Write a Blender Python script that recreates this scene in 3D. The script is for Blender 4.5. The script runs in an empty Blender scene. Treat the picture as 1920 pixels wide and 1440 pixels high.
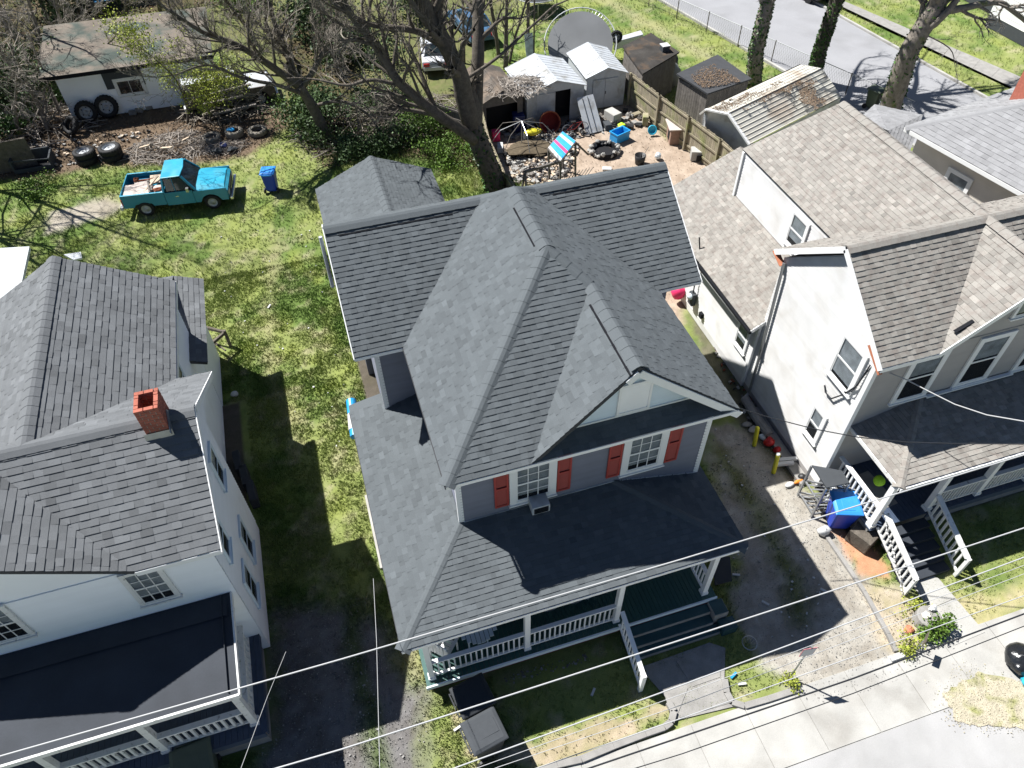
import bpy, math, random
import numpy as np
from mathutils import Vector, Matrix
R = random.Random(7)
scene = bpy.context.scene
COL = scene.collection

# ---------------- camera, sky, sun, exposure ----------------
CH = 20.0
FPX, PIT, ROL, HEAD = 1398.13, math.radians(47.835), math.radians(-1.0667), math.radians(16.559)
_cp, _sp = math.cos(PIT), math.sin(PIT)
CF = Vector((math.sin(HEAD)*_cp, math.cos(HEAD)*_cp, -_sp))
_r0 = Vector((math.cos(HEAD), -math.sin(HEAD), 0)); _u0 = _r0.cross(CF)
CR = _r0*math.cos(ROL)+_u0*math.sin(ROL); CU = -_r0*math.sin(ROL)+_u0*math.cos(ROL)
cd = bpy.data.cameras.new('camera'); cam = bpy.data.objects.new('camera', cd); COL.objects.link(cam)
cam.matrix_world = Matrix(((CR.x, CU.x, -CF.x, 0), (CR.y, CU.y, -CF.y, 0), (CR.z, CU.z, -CF.z, CH), (0, 0, 0, 1)))
cd.sensor_width = 36; cd.lens = FPX/1920*36; cd.clip_start = .2; cd.clip_end = 1500
scene.camera = cam
SX, SY = .49, -.50                       # shadow offset per metre of height
sdir = Vector((-SX, -SY, 1)).normalized()
w = bpy.data.worlds.new("World"); scene.world = w; w.use_nodes = True
nt = w.node_tree; sk = nt.nodes.new('ShaderNodeTexSky'); sk.sky_type = 'NISHITA'; sk.sun_disc = False
sk.sun_elevation = math.asin(sdir.z); sk.sun_rotation = math.atan2(sdir.x, sdir.y)
sk.air_density = .7; sk.dust_density = .1; sk.ozone_density = 2.2
bg = nt.nodes['Background']; nt.links.new(sk.outputs[0], bg.inputs[0]); bg.inputs[1].default_value = .05
sl = bpy.data.lights.new('sun', 'SUN'); so = bpy.data.objects.new('sun', sl); COL.objects.link(so)
sl.energy = 5.0; sl.angle = math.radians(.53); sl.color = (1, .985, .955)
so.rotation_euler = sdir.to_track_quat('Z', 'Y').to_euler(); so.location = (-20, 20, 40)
scene.view_settings.view_transform = 'Standard'; scene.view_settings.look = 'None'
scene.view_settings.exposure = .98; scene.view_settings.gamma = 1; scene.view_settings.use_curve_mapping = False
scene.cycles.max_bounces = 5; scene.cycles.transparent_max_bounces = 8

def ray(px, py): return CF+CR*((px-960)/FPX)-CU*((py-720)/FPX)
def G(px, py, z=0.):                     # place seen at that pixel on the level z
    d = ray(px, py); t = (z-CH)/d.z; return Vector((d.x*t, d.y*t, z))
def V(px, py, y=None, x=None):           # ... on an upright plane
    d = ray(px, py); t = y/d.y if y is not None else x/d.x
    return Vector((d.x*t, d.y*t, CH+d.z*t))

# ---------------- materials ----------------
def mat(name, col, rough=.8, spec=.3, n=(4, .12), fine=None, bump=None, tint=0., rnd=0., metal=0., col2=None, m2=(1.5, .5, .6), attr=None, coat=0.):
    m = bpy.data.materials.new(name); m.use_nodes = True; t = m.node_tree; N = t.nodes; L = t.links
    b = N['Principled BSDF']; b.inputs['Roughness'].default_value = rough
    b.inputs['Specular IOR Level'].default_value = spec; b.inputs['Metallic'].default_value = metal
    b.inputs['Coat Weight'].default_value = coat
    geo = N.new('ShaderNodeNewGeometry'); pos = geo.outputs['Position']
    def noise(sc, det=4, dis=0):
        x = N.new('ShaderNodeTexNoise'); x.inputs['Scale'].default_value = sc; x.inputs['Detail'].default_value = det
        x.inputs['Distortion'].default_value = dis; L.new(pos, x.inputs['Vector']); return x.outputs['Fac']
    def mth(op, a, bb, clamp=False):
        x = N.new('ShaderNodeMath'); x.operation = op; x.use_clamp = clamp
        for i, q in enumerate((a, bb)):
            if q is None: continue
            if isinstance(q, (int, float)): x.inputs[i].default_value = q
            else: L.new(q, x.inputs[i])
        return x.outputs[0]
    if attr:
        a = N.new('ShaderNodeAttribute'); a.attribute_name = attr; c = a.outputs['Color']
    else:
        rgb = N.new('ShaderNodeRGB'); rgb.outputs[0].default_value = (*col, 1); c = rgb.outputs[0]
    if col2:
        mx = N.new('ShaderNodeMix'); mx.data_type = 'RGBA'; mr = N.new('ShaderNodeMapRange')
        mr.inputs[1].default_value = m2[1]; mr.inputs[2].default_value = m2[2]
        L.new(noise(m2[0], 6, .4), mr.inputs[0]); L.new(mr.outputs[0], mx.inputs[0]); L.new(c, mx.inputs[6])
        mx.inputs[7].default_value = (*col2, 1); c = mx.outputs[2]
    f = None
    def addf(q):
        nonlocal f
        f = q if f is None else mth('MULTIPLY', f, q)
    if n: addf(mth('ADD', mth('MULTIPLY', mth('SUBTRACT', noise(n[0]), .5), n[1]*4), 1.))
    if fine: addf(mth('ADD', mth('MULTIPLY', mth('SUBTRACT', noise(fine[0], 2), .5), fine[1]*4), 1.))
    if tint:
        a = N.new('ShaderNodeAttribute'); a.attribute_name = 'tint'
        addf(mth('ADD', mth('MULTIPLY', a.outputs['Fac'], tint), 1.))
    if rnd:
        o = N.new('ShaderNodeObjectInfo'); addf(mth('ADD', mth('MULTIPLY', mth('SUBTRACT', o.outputs['Random'], .5), rnd*2), 1.))
    if f is not None:
        v = N.new('ShaderNodeVectorMath'); v.operation = 'SCALE'; L.new(c, v.inputs[0]); L.new(mth('MAXIMUM', f, .05), v.inputs['Scale']); c = v.outputs[0]
    L.new(c, b.inputs['Base Color'])
    if bump:
        bp = N.new('ShaderNodeBump'); bp.inputs['Strength'].default_value = bump[1]; bp.inputs['Distance'].default_value = .02
        L.new(noise(bump[0], 3), bp.inputs['Height']); L.new(bp.outputs[0], b.inputs['Normal'])
    return m

def glassmat(name, col=(.02, .025, .03), alpha=.55, rough=.05):
    m = bpy.data.materials.new(name); m.use_nodes = True; t = m.node_tree; N = t.nodes; L = t.links
    b = N['Principled BSDF']; b.inputs['Base Color'].default_value = (*col, 1); b.inputs['Roughness'].default_value = rough
    b.inputs['Alpha'].default_value = alpha; b.inputs['Specular IOR Level'].default_value = .6
    return m

M = {}
M['shingle'] = mat('charcoal_shingle', (.094, .105, .112), .9, .2, (1.1, .06), (130, .2), (160, .35), .19)
M['shingle_left'] = mat('grey_shingle', (.128, .134, .14), .9, .2, (1.3, .10), (130, .22), (160, .35), .27)
M['shingle_tan'] = mat('tan_shingle', (.25, .235, .212), .9, .2, (1.0, .06), (120, .2), (160, .3), .26, col2=(.21, .185, .165), m2=(5, .45, .7))
M['shingle_pale'] = mat('pale_grey_shingle', (.235, .235, .24), .9, .2, (1.0, .1), (120, .2), (160, .3), .16)
M['deck'] = mat('roof_deck', (.05, .052, .056), .9)
M['vent'] = mat('vent_black', (.006, .007, .01), .9, n=None)
M['blue_siding'] = mat('slate_blue_siding', (.17, .18, .225), .55, .3, (2, .06), rnd=.05)
M['pale_siding'] = mat('pale_blue_siding', (.66, .74, .79), .55, .3, (2, .03), rnd=.03)
M['white_siding'] = mat('white_siding', (.86, .88, .90), .6, .3, (1.2, .03), rnd=.015, col2=(.76, .76, .75), m2=(.8, .6, .85))
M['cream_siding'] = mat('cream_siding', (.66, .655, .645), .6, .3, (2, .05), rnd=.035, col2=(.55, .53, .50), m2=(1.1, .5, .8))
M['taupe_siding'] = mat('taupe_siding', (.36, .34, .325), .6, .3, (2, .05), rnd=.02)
M['tanwall'] = mat('tan_wall', (.62, .57, .50), .7, .2, (2, .07), rnd=.03)
M['white'] = mat('white_paint', (.78, .78, .77), .5, .3, (3, .03), fine=(40, .02))
M['oldwhite'] = mat('worn_white_paint', (.68, .68, .66), .6, .3, (6, .07), col2=(.32, .31, .28), m2=(9, .60, .72))
M['shutter'] = mat('rust_red_paint', (.36, .055, .045), .5, .3, (6, .06))
M['greenfloor'] = mat('dark_green_floor_paint', (.03, .085, .075), .45, .35, (5, .1))
M['greenstep'] = mat('dark_teal_step_paint', (.028, .07, .075), .5, .35, (5, .15))
M['bluefloor'] = mat('blue_grey_floor_paint', (.05, .07, .11), .5, .35, (5, .12))
M['redbrick'] = mat('painted_red_brick', (.16, .02, .02), .7, .2, (9, .2))
M['brick'] = mat('chimney_brick', (.34, .115, .08), .85, .15, (14, .16), rnd=.16, bump=(60, .4))
M['mortar'] = mat('mortar', (.3, .28, .25), .95, .1, (20, .15))
M['concrete'] = mat('pale_concrete', (.37, .36, .335), .85, .2, (1.4, .15), (45, .09), (60, .25), rnd=.04, col2=(.275, .26, .235), m2=(.9, .5, .8))
M['oldconcrete'] = mat('weathered_concrete', (.26, .25, .235), .9, .2, (3, .18), (50, .12), (50, .3))
M['asphalt'] = mat('bleached_asphalt', (.34, .335, .33), .9, .2, (.7, .14), (70, .10), (60, .25), col2=(.245, .24, .23), m2=(.35, .5, .75))
M['streetasphalt'] = mat('grey_street_asphalt', (.27, .27, .28), .9, .2, (.6, .06), (70, .10), (60, .25), col2=(.22, .22, .225), m2=(.35, .5, .75))
M['glass'] = glassmat('window_glass', alpha=.25)
M['carglass'] = glassmat('car_glass', (.02, .03, .03), .8)
M['blind'] = mat('white_blind', (.5, .56, .6), .8, n=(4, .3))
M['dark'] = mat('dark_interior', (.012, .012, .014), .9, n=None)
M['metal'] = mat('grey_metal', (.35, .36, .37), .4, .5, (6, .1), metal=.7)
M['whitemetal'] = mat('white_metal', (.44, .46, .48), .5, .4, (4, .08), (25, .05), col2=(.26, .25, .225), m2=(1.6, .5, .75))
M['gablevent'] = mat('white_gable_board', (.82, .82, .82), .6, .3, (3, .05))
M['doghouse'] = mat('faded_pink_plywood', (.26, .17, .13), .8, .2, (6, .15))
M['tar'] = mat('black_membrane', (.032, .037, .046), .75, .3, (1.2, .2), (30, .08))  # mid-grey porch membrane, with its deep shade put into the colour
M['wood'] = mat('weathered_wood', (.27, .235, .17), .9, .15, (3, .2), rnd=.14, col2=(.19, .21, .075), m2=(1.2, .5, .75), bump=(40, .4))
M['woodgrey'] = mat('grey_wood', (.16, .145, .13), .9, .15, (5, .25), rnd=.12, bump=(40, .4))
M['paint_lumber'] = mat('pale_lumber', (.5, .4, .3), .8, .2, (6, .12), rnd=.1)
M['plywood'] = mat('sun_bleached_plywood', (.46, .40, .36), .8, .2, (3, .08))
M['rubber'] = mat('tyre_rubber', (.018, .018, .019), .75, .3, (20, .2))
M['rubberdust'] = mat('dusty_tyre_rubber', (.20, .18, .15), .9, .2, (9, .2))
M['rim'] = mat('dusty_steel_rim', (.33, .34, .35), .5, .4, (14, .2), metal=.3)
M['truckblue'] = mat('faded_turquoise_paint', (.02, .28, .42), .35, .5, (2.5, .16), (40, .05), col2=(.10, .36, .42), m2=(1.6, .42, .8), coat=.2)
M['truckside'] = mat('turquoise_side_paint', (.015, .20, .31), .35, .5, (2, .1), coat=.2)  # the truck's turquoise, darkened for the sides: their shade is in the colour
M['rust'] = mat('rust', (.2, .07, .04), .9, .1, (10, .25))
M['carwhite'] = mat('white_car_paint', (.5, .51, .52), .35, .5, (3, .04), coat=.3)
M['carblue'] = mat('blue_car_paint', (.05, .12, .22), .35, .5, (3, .06), coat=.3)
M['carblack'] = mat('black_car_paint', (.02, .02, .023), .3, .5, (3, .06), coat=.3)
M['chrome'] = mat('dull_chrome', (.6, .6, .6), .25, .5, (8, .05), metal=.9)
M['binblue'] = mat('blue_bin_plastic', (.012, .05, .42), .45, .4, (4, .1))
M['binlid'] = mat('light_blue_lid_plastic', (.03, .22, .62), .4, .4, (4, .08))
M['bindark'] = mat('charcoal_bin_plastic', (.03, .033, .037), .7, .3, (5, .1), fine=(50, .05))
M['bingrey'] = mat('grey_bin_plastic', (.055, .06, .066), .85, .2, (5, .08), fine=(50, .05))
M['bingreen'] = mat('olive_bin_plastic', (.085, .105, .075), .5, .4, (5, .08))
M['signpink'] = mat('faded_red_sign_edge', (.5, .2, .22), .5, .3)
M['red'] = mat('red_plastic', (.45, .02, .02), .4, .4); M['pink'] = mat('pink_plastic', (.75, .04, .15), .5, .3)
M['yellow'] = mat('yellow_paint', (.62, .55, .03), .5, .4, (6, .1)); M['orange'] = mat('orange_plastic', (.7, .22, .03), .5, .3)
M['lime'] = mat('lime_green_plastic', (.45, .8, .03), .5, .4, (20, .2)); M['cyan'] = mat('cyan_plastic', (.03, .42, .62), .4, .4)
M['skyblue'] = mat('sky_blue_plastic', (.02, .28, .6), .4, .4); M['navy'] = mat('navy_plastic', (.01, .02, .1), .5, .4)
M['black'] = mat('black_plastic', (.02, .02, .021), .5, .4); M['bag'] = mat('black_bin_bag', (.014, .015, .017), .22, .6, n=None, bump=(9, .9))
M['paper'] = mat('white_litter', (.5, .5, .49), .7, .2); M['copper'] = mat('faded_copper_flashing', (.42, .16, .09), .6, .3, (8, .12))
M['wire'] = mat('bare_aluminium_wire', (.40, .40, .40), .5, .4, None); M['cable'] = mat('black_cable', (.02, .022, .027), .6, .3, None)
M['straw'] = mat('dry_straw_turf', (.40, .36, .27), .95, .1, (4, .2), (45, .3), (30, .9), col2=(.25, .25, .11), m2=(2.4, .5, .68))
M['mossroof'] = mat('brown_moss_streaked_roofing', (.17, .145, .12), .95, .1, (1.2, .2), (25, .2), col2=(.07, .085, .075), m2=(.7, .45, .62))
M['leafroof'] = mat('leaf_covered_roofing', (.15, .12, .095), .95, .1, (3, .25), (25, .3), col2=(.09, .08, .07), m2=(1.3, .45, .6))
M['blackroof'] = mat('black_felt_roofing', (.05, .046, .042), .95, .1, (1.4, .3), (25, .2), col2=(.11, .075, .05), m2=(1.5, .5, .7))
M['barnroof'] = mat('rust_and_lichen_stained_metal', (.50, .485, .43), .7, .3, (1.5, .1), (20, .12), col2=(.26, .18, .12), m2=(.55, .52, .75))
M['tramp'] = mat('grey_trampoline_mat', (.17, .175, .18), .9, .2, (.5, .15))
M['tarpgrey'] = mat('grey_tarp', (.22, .22, .21), .8, .2, (3, .1), bump=(14, .8))
M['soil'] = mat('soil', (.1, .08, .055), .95, .1, (8, .25))
M['leaf'] = mat('green_leaf', (.085, .15, .02), .6, .3, (3, .15), tint=.6)
M['leafy'] = mat('young_yellow_leaf', (.30, .34, .05), .6, .3, (3, .12), tint=.4)
M['leafdark'] = mat('dark_green_leaf', (.05, .085, .028), .6, .3, (3, .15), tint=.7)
M['ivy'] = mat('ivy_leaf', (.045, .10, .02), .5, .35, (5, .15), tint=.7)
M['bark'] = mat('grey_brown_bark', (.115, .10, .083), .95, .1, (6, .3), fine=(30, .2), bump=(22, .9))
M['barkgrey'] = mat('pale_grey_bark', (.2, .175, .15), .95, .1, (6, .3), fine=(30, .2), bump=(22, .9), col2=(.15, .17, .05), m2=(2, .6, .75))
M['twig'] = mat('bare_twig', (.17, .15, .125), .95, .1, None, tint=.5)
M['twigpale'] = mat('pale_bare_twig', (.27, .24, .21), .95, .1, None, tint=.4)
M['litter'] = mat('dead_leaf_litter', (.16, .115, .08), .95, .1, None, tint=.7)
M['grass'] = mat('grass_blade', (.12, .17, .03), .75, .2, None, attr='gcol')
M['ground'] = mat('ground_cover', (.1, .1, .1), .95, .1, (5, .13), fine=(38, .15), bump=(30, .6), attr='gcol')

# ---------------- mesh helpers ----------------
def chain(o):
    v = Vector((0, 0, 0))
    while o: v += o.location; o = o.parent
    return v
class MB:
    def __init__(s): s.v = []; s.f = []; s.t = []
    def add(s, vs, fs, t=0.):
        b = len(s.v); s.v += [tuple(x) for x in vs]; s.f += [tuple(i+b for i in f) for f in fs]; s.t += [t]*len(fs); return s
    def box(s, x0, x1, y0, y1, z0, z1, t=0., rz=0., c=None):
        vs = [(x, y, z) for z in (z0, z1) for y in (y0, y1) for x in (x0, x1)]
        if rz:
            cx, cy = c if c else ((x0+x1)/2, (y0+y1)/2); ca, sa = math.cos(rz), math.sin(rz)
            vs = [(cx+(x-cx)*ca-(y-cy)*sa, cy+(x-cx)*sa+(y-cy)*ca, z) for x, y, z in vs]
        return s.add(vs, [(0, 2, 3, 1), (4, 5, 7, 6), (0, 1, 5, 4), (2, 6, 7, 3), (0, 4, 6, 2), (1, 3, 7, 5)], t)
    def beam(s, p, q, wd, ht, up=(0, 0, 1), t=0.):
        p = Vector(p); q = Vector(q); d = (q-p).normalized(); u = Vector(up)
        sd = d.cross(u)
        if sd.length < 1e-4: sd = d.cross(Vector((1, 0, 0)))
        sd.normalize(); u = sd.cross(d).normalized()
        vs = [a+sd*(i*wd/2)+u*(j*ht/2) for a in (p, q) for j in (-1, 1) for i in (-1, 1)]
        return s.add(vs, [(0, 1, 3, 2), (4, 6, 7, 5), (0, 4, 5, 1), (2, 3, 7, 6), (0, 2, 6, 4), (1, 5, 7, 3)], t)
    def prism(s, pts, d, t=0.):
        n = len(pts); d = Vector(d); a = [Vector(p) for p in pts]; nn = Vector((0, 0, 0))
        for i in range(1, n-1): nn += (a[i]-a[0]).cross(a[i+1]-a[0])
        if nn.dot(d) < 0: a = a[::-1]
        return s.add(a+[p+d for p in a], [tuple(range(n))[::-1], tuple(range(n, 2*n))]+[(i, (i+1) % n, (i+1) % n+n, i+n) for i in range(n)], t)
    def poly(s, pts, t=0.): return s.add(pts, [tuple(range(len(pts)))], t)
    def tube(s, P, rs, n=6, t=0., cap=True):
        P = [Vector(p) for p in P]; rings = []; u = None
        for i, p in enumerate(P):
            d = (P[min(i+1, len(P)-1)]-P[max(i-1, 0)])
            if d.length < 1e-6: d = Vector((0, 0, 1))
            d.normalize()
            if u is None: u = d.orthogonal().normalized()
            else:
                u = u-d*u.dot(d)
                u = u.normalized() if u.length > 1e-4 else d.orthogonal().normalized()
            w_ = d.cross(u); r = rs[i] if isinstance(rs, (list, tuple)) else rs
            rings.append([p+(u*math.cos(2*math.pi*k/n)+w_*math.sin(2*math.pi*k/n))*r for k in range(n)])
        vs = [x for r in rings for x in r]; fs = []
        for i in range(len(P)-1):
            for k in range(n):
                a = i*n+k; b = i*n+(k+1) % n; fs.append((a, b, b+n, a+n))
        if cap: fs += [tuple(range(n))[::-1], tuple(range(len(vs)-n, len(vs)))]
        return s.add(vs, fs, t)
    def lathe(s, c, prof, n=20, M4=None, t=0.):
        c = Vector(c); vs = []; fs = []
        for r, z in prof:
            for k in range(n):
                p = Vector((r*math.cos(2*math.pi*k/n), r*math.sin(2*math.pi*k/n), z))
                if M4: p = M4 @ p
                vs.append(c+p)
        for i in range(len(prof)-1):
            for k in range(n):
                a = i*n+k; b = i*n+(k+1) % n; fs.append((a, b, b+n, a+n))
        return s.add(vs, fs, t)
    def blob(s, c, r, seed=0, amp=.25, n=(10, 7), t=0.):
        rr = random.Random(seed); c = Vector(c); vs = []; fs = []; ph = [rr.uniform(0, 6) for _ in range(6)]
        for j in range(n[1]+1):
            th = math.pi*j/n[1]
            for i in range(n[0]):
                a = 2*math.pi*i/n[0]; k = 1+amp*(math.sin(2*a+ph[0])*math.sin(2*th+ph[1])+.6*math.sin(3*a+ph[2]+3*th)+rr.uniform(-.4, .4))
                vs.append(c+Vector((r[0]*k*math.sin(th)*math.cos(a), r[1]*k*math.sin(th)*math.sin(a), r[2]*k*math.cos(th))))
        for j in range(n[1]):
            for i in range(n[0]):
                a = j*n[0]+i; b = j*n[0]+(i+1) % n[0]; fs.append((a, a+n[0], b+n[0], b))
        return s.add(vs, fs, t)
    def build(s, name, m, parent=None, smooth=False, loc=None, local=False, bevel=0, kind=None, label=None):
        if loc is None and parent is None:
            a = np.array(s.v); loc = Vector(((a[:, 0].min()+a[:, 0].max())/2, (a[:, 1].min()+a[:, 1].max())/2, a[:, 2].min()))
        loc = Vector(loc) if loc is not None else Vector((0, 0, 0))
        off = loc + (chain(parent) if (parent and not local) else Vector((0, 0, 0)))
        me = bpy.data.meshes.new(name); me.from_pydata([tuple(Vector(p)-off) for p in s.v], [], s.f)
        if any(s.t):
            at = me.attributes.new('tint', 'FLOAT', 'FACE'); at.data.foreach_set('value', np.array(s.t, dtype=np.float32))
        me.materials.append(M[m] if isinstance(m, str) else m)
        if smooth: me.shade_smooth()
        o = bpy.data.objects.new(name, me); COL.objects.link(o); o.location = loc
        if parent: o.parent = parent
        if kind: o['kind'] = kind
        if label: o['label'] = label
        if bevel:
            md = o.modifiers.new('b', 'BEVEL'); md.width = bevel; md.segments = 2; md.limit_method = 'ANGLE'
        return o
def tag(o, label=None, cat=None, group=None, kind=None):
    if label: o['label'] = label
    if cat: o['category'] = cat
    if group: o['group'] = group
    if kind: o['kind'] = kind
    return o
def thing(name, label, cat, loc=(0, 0, 0), rz=0, group=None):
    o = bpy.data.objects.new(name, None); COL.objects.link(o); o.location = loc; o.rotation_euler = (0, 0, rz); o.empty_display_size = .3
    return tag(o, label, cat, group)
def copyobj(o, parent=None, loc=None, mw=None):
    c = o.copy(); COL.objects.link(c); c.parent = parent
    if loc is not None: c.location = loc
    return c
def copy_tree(o, parent=None):
    c = copyobj(o, parent)
    for ch in list(o.children): copy_tree(ch, c)
    return c

# ---------------- builders shared by the houses ----------------
def clip(poly, a, b, c):                 # keep a*u+b*v<=c
    out = []
    for i in range(len(poly)):
        p = poly[i]; q = poly[(i+1) % len(poly)]; dp = a*p[0]+b*p[1]-c; dq = a*q[0]+b*q[1]-c
        if dp <= 0: out.append(p)
        if dp*dq < 0: k = dp/(dp-dq); out.append((p[0]+(q[0]-p[0])*k, p[1]+(q[1]-p[1])*k))
    return out
def clipbox(poly, u0, u1, v0, v1):
    for pr in ((-1, 0, -u0), (1, 0, u1), (0, -1, -v0), (0, 1, v1)):
        poly = clip(poly, *pr)
        if len(poly) < 3: return []
    return poly
class Roofer:
    """lays every shingle tab of a house; the 300 nearest the lens become objects, the rest one mesh"""
    def __init__(s, root, m, expo=.143, wmin=.12, wmax=.33, seed=1, limit=300):
        s.root = root; s.m = m; s.e = expo; s.w = (wmin, wmax); s.full = []; s.mb = MB(); s.r = random.Random(seed); s.lim = limit; s.cache = {}
    def plane(s, pieces, deckth=.10, eave='x', tabs=True, deckmat='deck'):
        pieces = [[Vector(p) for p in pc] for pc in pieces]
        p0 = pieces[0]; n = (p0[1]-p0[0]).cross(p0[2]-p0[0])
        for k in range(3, len(p0)):
            if n.length < 1e-4: n = (p0[k-1]-p0[0]).cross(p0[k]-p0[0])
        n.normalize()
        if n.z < 0: n = -n
        U = Vector((1, 0, 0)) if eave == 'x' else Vector((0, 1, 0)) if eave == 'y' else Vector(eave).normalized()
        U = (U-n*U.dot(n)).normalized(); W = n.cross(U)
        if W.z < 0: U = -U; W = n.cross(U)
        O = min((q for pc in pieces for q in pc), key=lambda q: q.dot(W)).copy()
        O += n*.001
        for pc in pieces:
            mb = MB(); mb.prism([q-n*deckth for q in pc], n*deckth); mb.build('roof_deck', deckmat, s.root)
        if not tabs: return
        e = s.e; r = s.r
        uv = [[((q-O).dot(U), (q-O).dot(W)) for q in pc] for pc in pieces]
        vmax = max(v for pc in uv for _, v in pc); umin = min(u for pc in uv for u, _ in pc); umax = max(u for pc in uv for u, _ in pc)
        k = 0
        while k*e < vmax:
            v0, v1 = k*e, min((k+1)*e, vmax+.001); u = umin-r.uniform(0, .3); thick = r.random() < .5
            while u < umax:
                wd = min(max(r.choice((.13, .17, .21, .26, .32 if s.w[0] > .18 else .17)), s.w[0]), s.w[1])
                thick = not thick if r.random() < .75 else thick
                h0 = .024 if thick else .015; tn = r.gauss(0, .36); tn = max(-1, min(1, tn))+(-.12 if thick else .1)
                for pc in uv:
                    q = clipbox(pc, u, u+wd, v0, v1)
                    if len(q) < 3: continue
                    area = abs(sum(q[i][0]*q[(i+1) % len(q)][1]-q[(i+1) % len(q)][0]*q[i][1] for i in range(len(q))))/2
                    if abs(area-wd*e) < 1e-5:
                        c = O+U*u+W*v0; s.full.append(((c-Vector((0, 0, CH))).length, c, U, W, n, wd, h0, tn))
                    else: s.clipped(q, O, U, W, n, v0, h0, tn)
                u += wd
            k += 1
    def clipped(s, q, O, U, W, n, v0, h0, tn):
        h = lambda v: h0+(.004-h0)*min(1, (v-v0)/s.e)
        top = [O+U*a+W*b+n*h(b) for a, b in q]; s.mb.poly(top, tn)
        for i in range(len(q)):
            a, b = q[i], q[(i+1) % len(q)]
            if abs(a[1]-v0) < 1e-6 and abs(b[1]-v0) < 1e-6:
                A = O+U*a[0]+W*a[1]; B = O+U*b[0]+W*b[1]; s.mb.poly([A, B, B+n*h0, A+n*h0], tn-.3)
    def tabmesh(s, wd, h0, tn):
        key = (wd, h0, round(tn*3)/3)
        if key not in s.cache:
            m = MB(); e = s.e; m.add([(0, 0, h0), (wd, 0, h0), (wd, e, .004), (0, e, .004), (0, 0, 0), (wd, 0, 0), (wd, e, 0), (0, e, 0)], [(0, 1, 2, 3), (4, 5, 1, 0), (5, 6, 2, 1), (7, 4, 0, 3)], key[2])
            me = bpy.data.meshes.new('shingle'); me.from_pydata(m.v, [], m.f)
            at = me.attributes.new('tint', 'FLOAT', 'FACE'); at.data.foreach_set('value', np.array(m.t, dtype=np.float32))
            me.materials.append(M[s.m]); s.cache[key] = me
        return s.cache[key]
    def cap(s, p, q, wd=.2, ln=.3, drop=.55, name='ridge_cap'):
        """overlapping cap shingles folded over a ridge or hip from p up to q"""
        p = Vector(p); q = Vector(q); d = (q-p); L_ = d.length; d.normalize(); sd = d.cross(Vector((0, 0, 1))).normalized(); up = sd.cross(d).normalized()
        if up.z < 0: up = -up
        N_ = max(1, int(L_/ln)); ln = L_/N_
        me = None
        for i in range(N_):
            if me is None:
                m = MB(); a = []
                for yy, hh in ((0, .045), (ln*1.02, .036)):
                    a += [(-wd, yy, hh-wd*drop), (-wd*.4, yy, hh-wd*drop*.27), (0, yy, hh-.004), (wd*.4, yy, hh-wd*drop*.27), (wd, yy, hh-wd*drop)]
                m.add(a, [(j, j+1, j+6, j+5) for j in range(4)]); 
                m.add([(x, y, z-.03) for x, y, z in a[:5]]+a[:5], [(j+5, j+6, j+1, j) for j in range(4)])
                me = bpy.data.meshes.new(name); me.from_pydata(m.v, [], m.f); me.materials.append(M[s.m])
                at = me.attributes.new('tint', 'FLOAT', 'FACE'); at.data.foreach_set('value', np.full(len(m.f), .12, dtype=np.float32))
            o = bpy.data.objects.new(name, me); COL.objects.link(o); o.parent = s.root
            c = p+d*(i*ln)-chain(s.root)
            o.matrix_local = Matrix(((sd.x, d.x, up.x, c.x), (sd.y, d.y, up.y, c.y), (sd.z, d.z, up.z, c.z), (0, 0, 0, 1)))
    def finish(s):
        s.full.sort(key=lambda t: t[0]); base = chain(s.root)
        for i, (dd, c, U, W, n, wd, h0, tn) in enumerate(s.full):
            if i < s.lim:
                o = bpy.data.objects.new('shingle', s.tabmesh(wd, h0, tn)); COL.objects.link(o); o.parent = s.root; p = c-base
                o.matrix_local = Matrix(((U.x, W.x, n.x, p.x), (U.y, W.y, n.y, p.y), (U.z, W.z, n.z, p.z), (0, 0, 0, 1)))
            else:
                A = c; B = c+U*wd; C_ = B+W*s.e; D = A+W*s.e
                s.mb.add([A+n*h0, B+n*h0, C_+n*.004, D+n*.004, A, B], [(0, 1, 2, 3), (4, 5, 1, 0)], tn)
        if s.mb.v: s.mb.build('shingles', s.m, s.root, kind='stuff')

def siding(root, m, O, U, poly, e=.115, th=.034, name='siding_board'):
    """lap boards on an upright wall; poly is convex in (u, z)"""
    O = Vector(O); U = Vector(U).normalized(); n = U.cross(Vector((0, 0, 1))).normalized()
    z0 = min(p[1] for p in poly); z1 = max(p[1] for p in poly); z = z0
    while z < z1-.01:
        q = clipbox(poly, -99, 99, z, min(z+e, z1))
        if len(q) >= 3:
            f = lambda v: th+(.004-th)*(v-z)/e
            mb = MB(); pt = [O+U*a+Vector((0, 0, b))+n*f(b) for a, b in q]; mb.poly(pt)
            for i in range(len(q)):
                a, b = q[i], q[(i+1) % len(q)]
                if abs(a[1]-z) < 1e-6 and abs(b[1]-z) < 1e-6:
                    A = O+U*a[0]+Vector((0, 0, z)); B = O+U*b[0]+Vector((0, 0, z)); mb.poly([A, B, B+n*th, A+n*th])
            mb.build(name, m, root)
        z += e
    return n
def wallbox(root, m, pts, z0, z1, name='wall'):
    MB().prism([(x, y, z0) for x, y in pts], (0, 0, z1-z0)).build(name, m, root)

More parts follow.
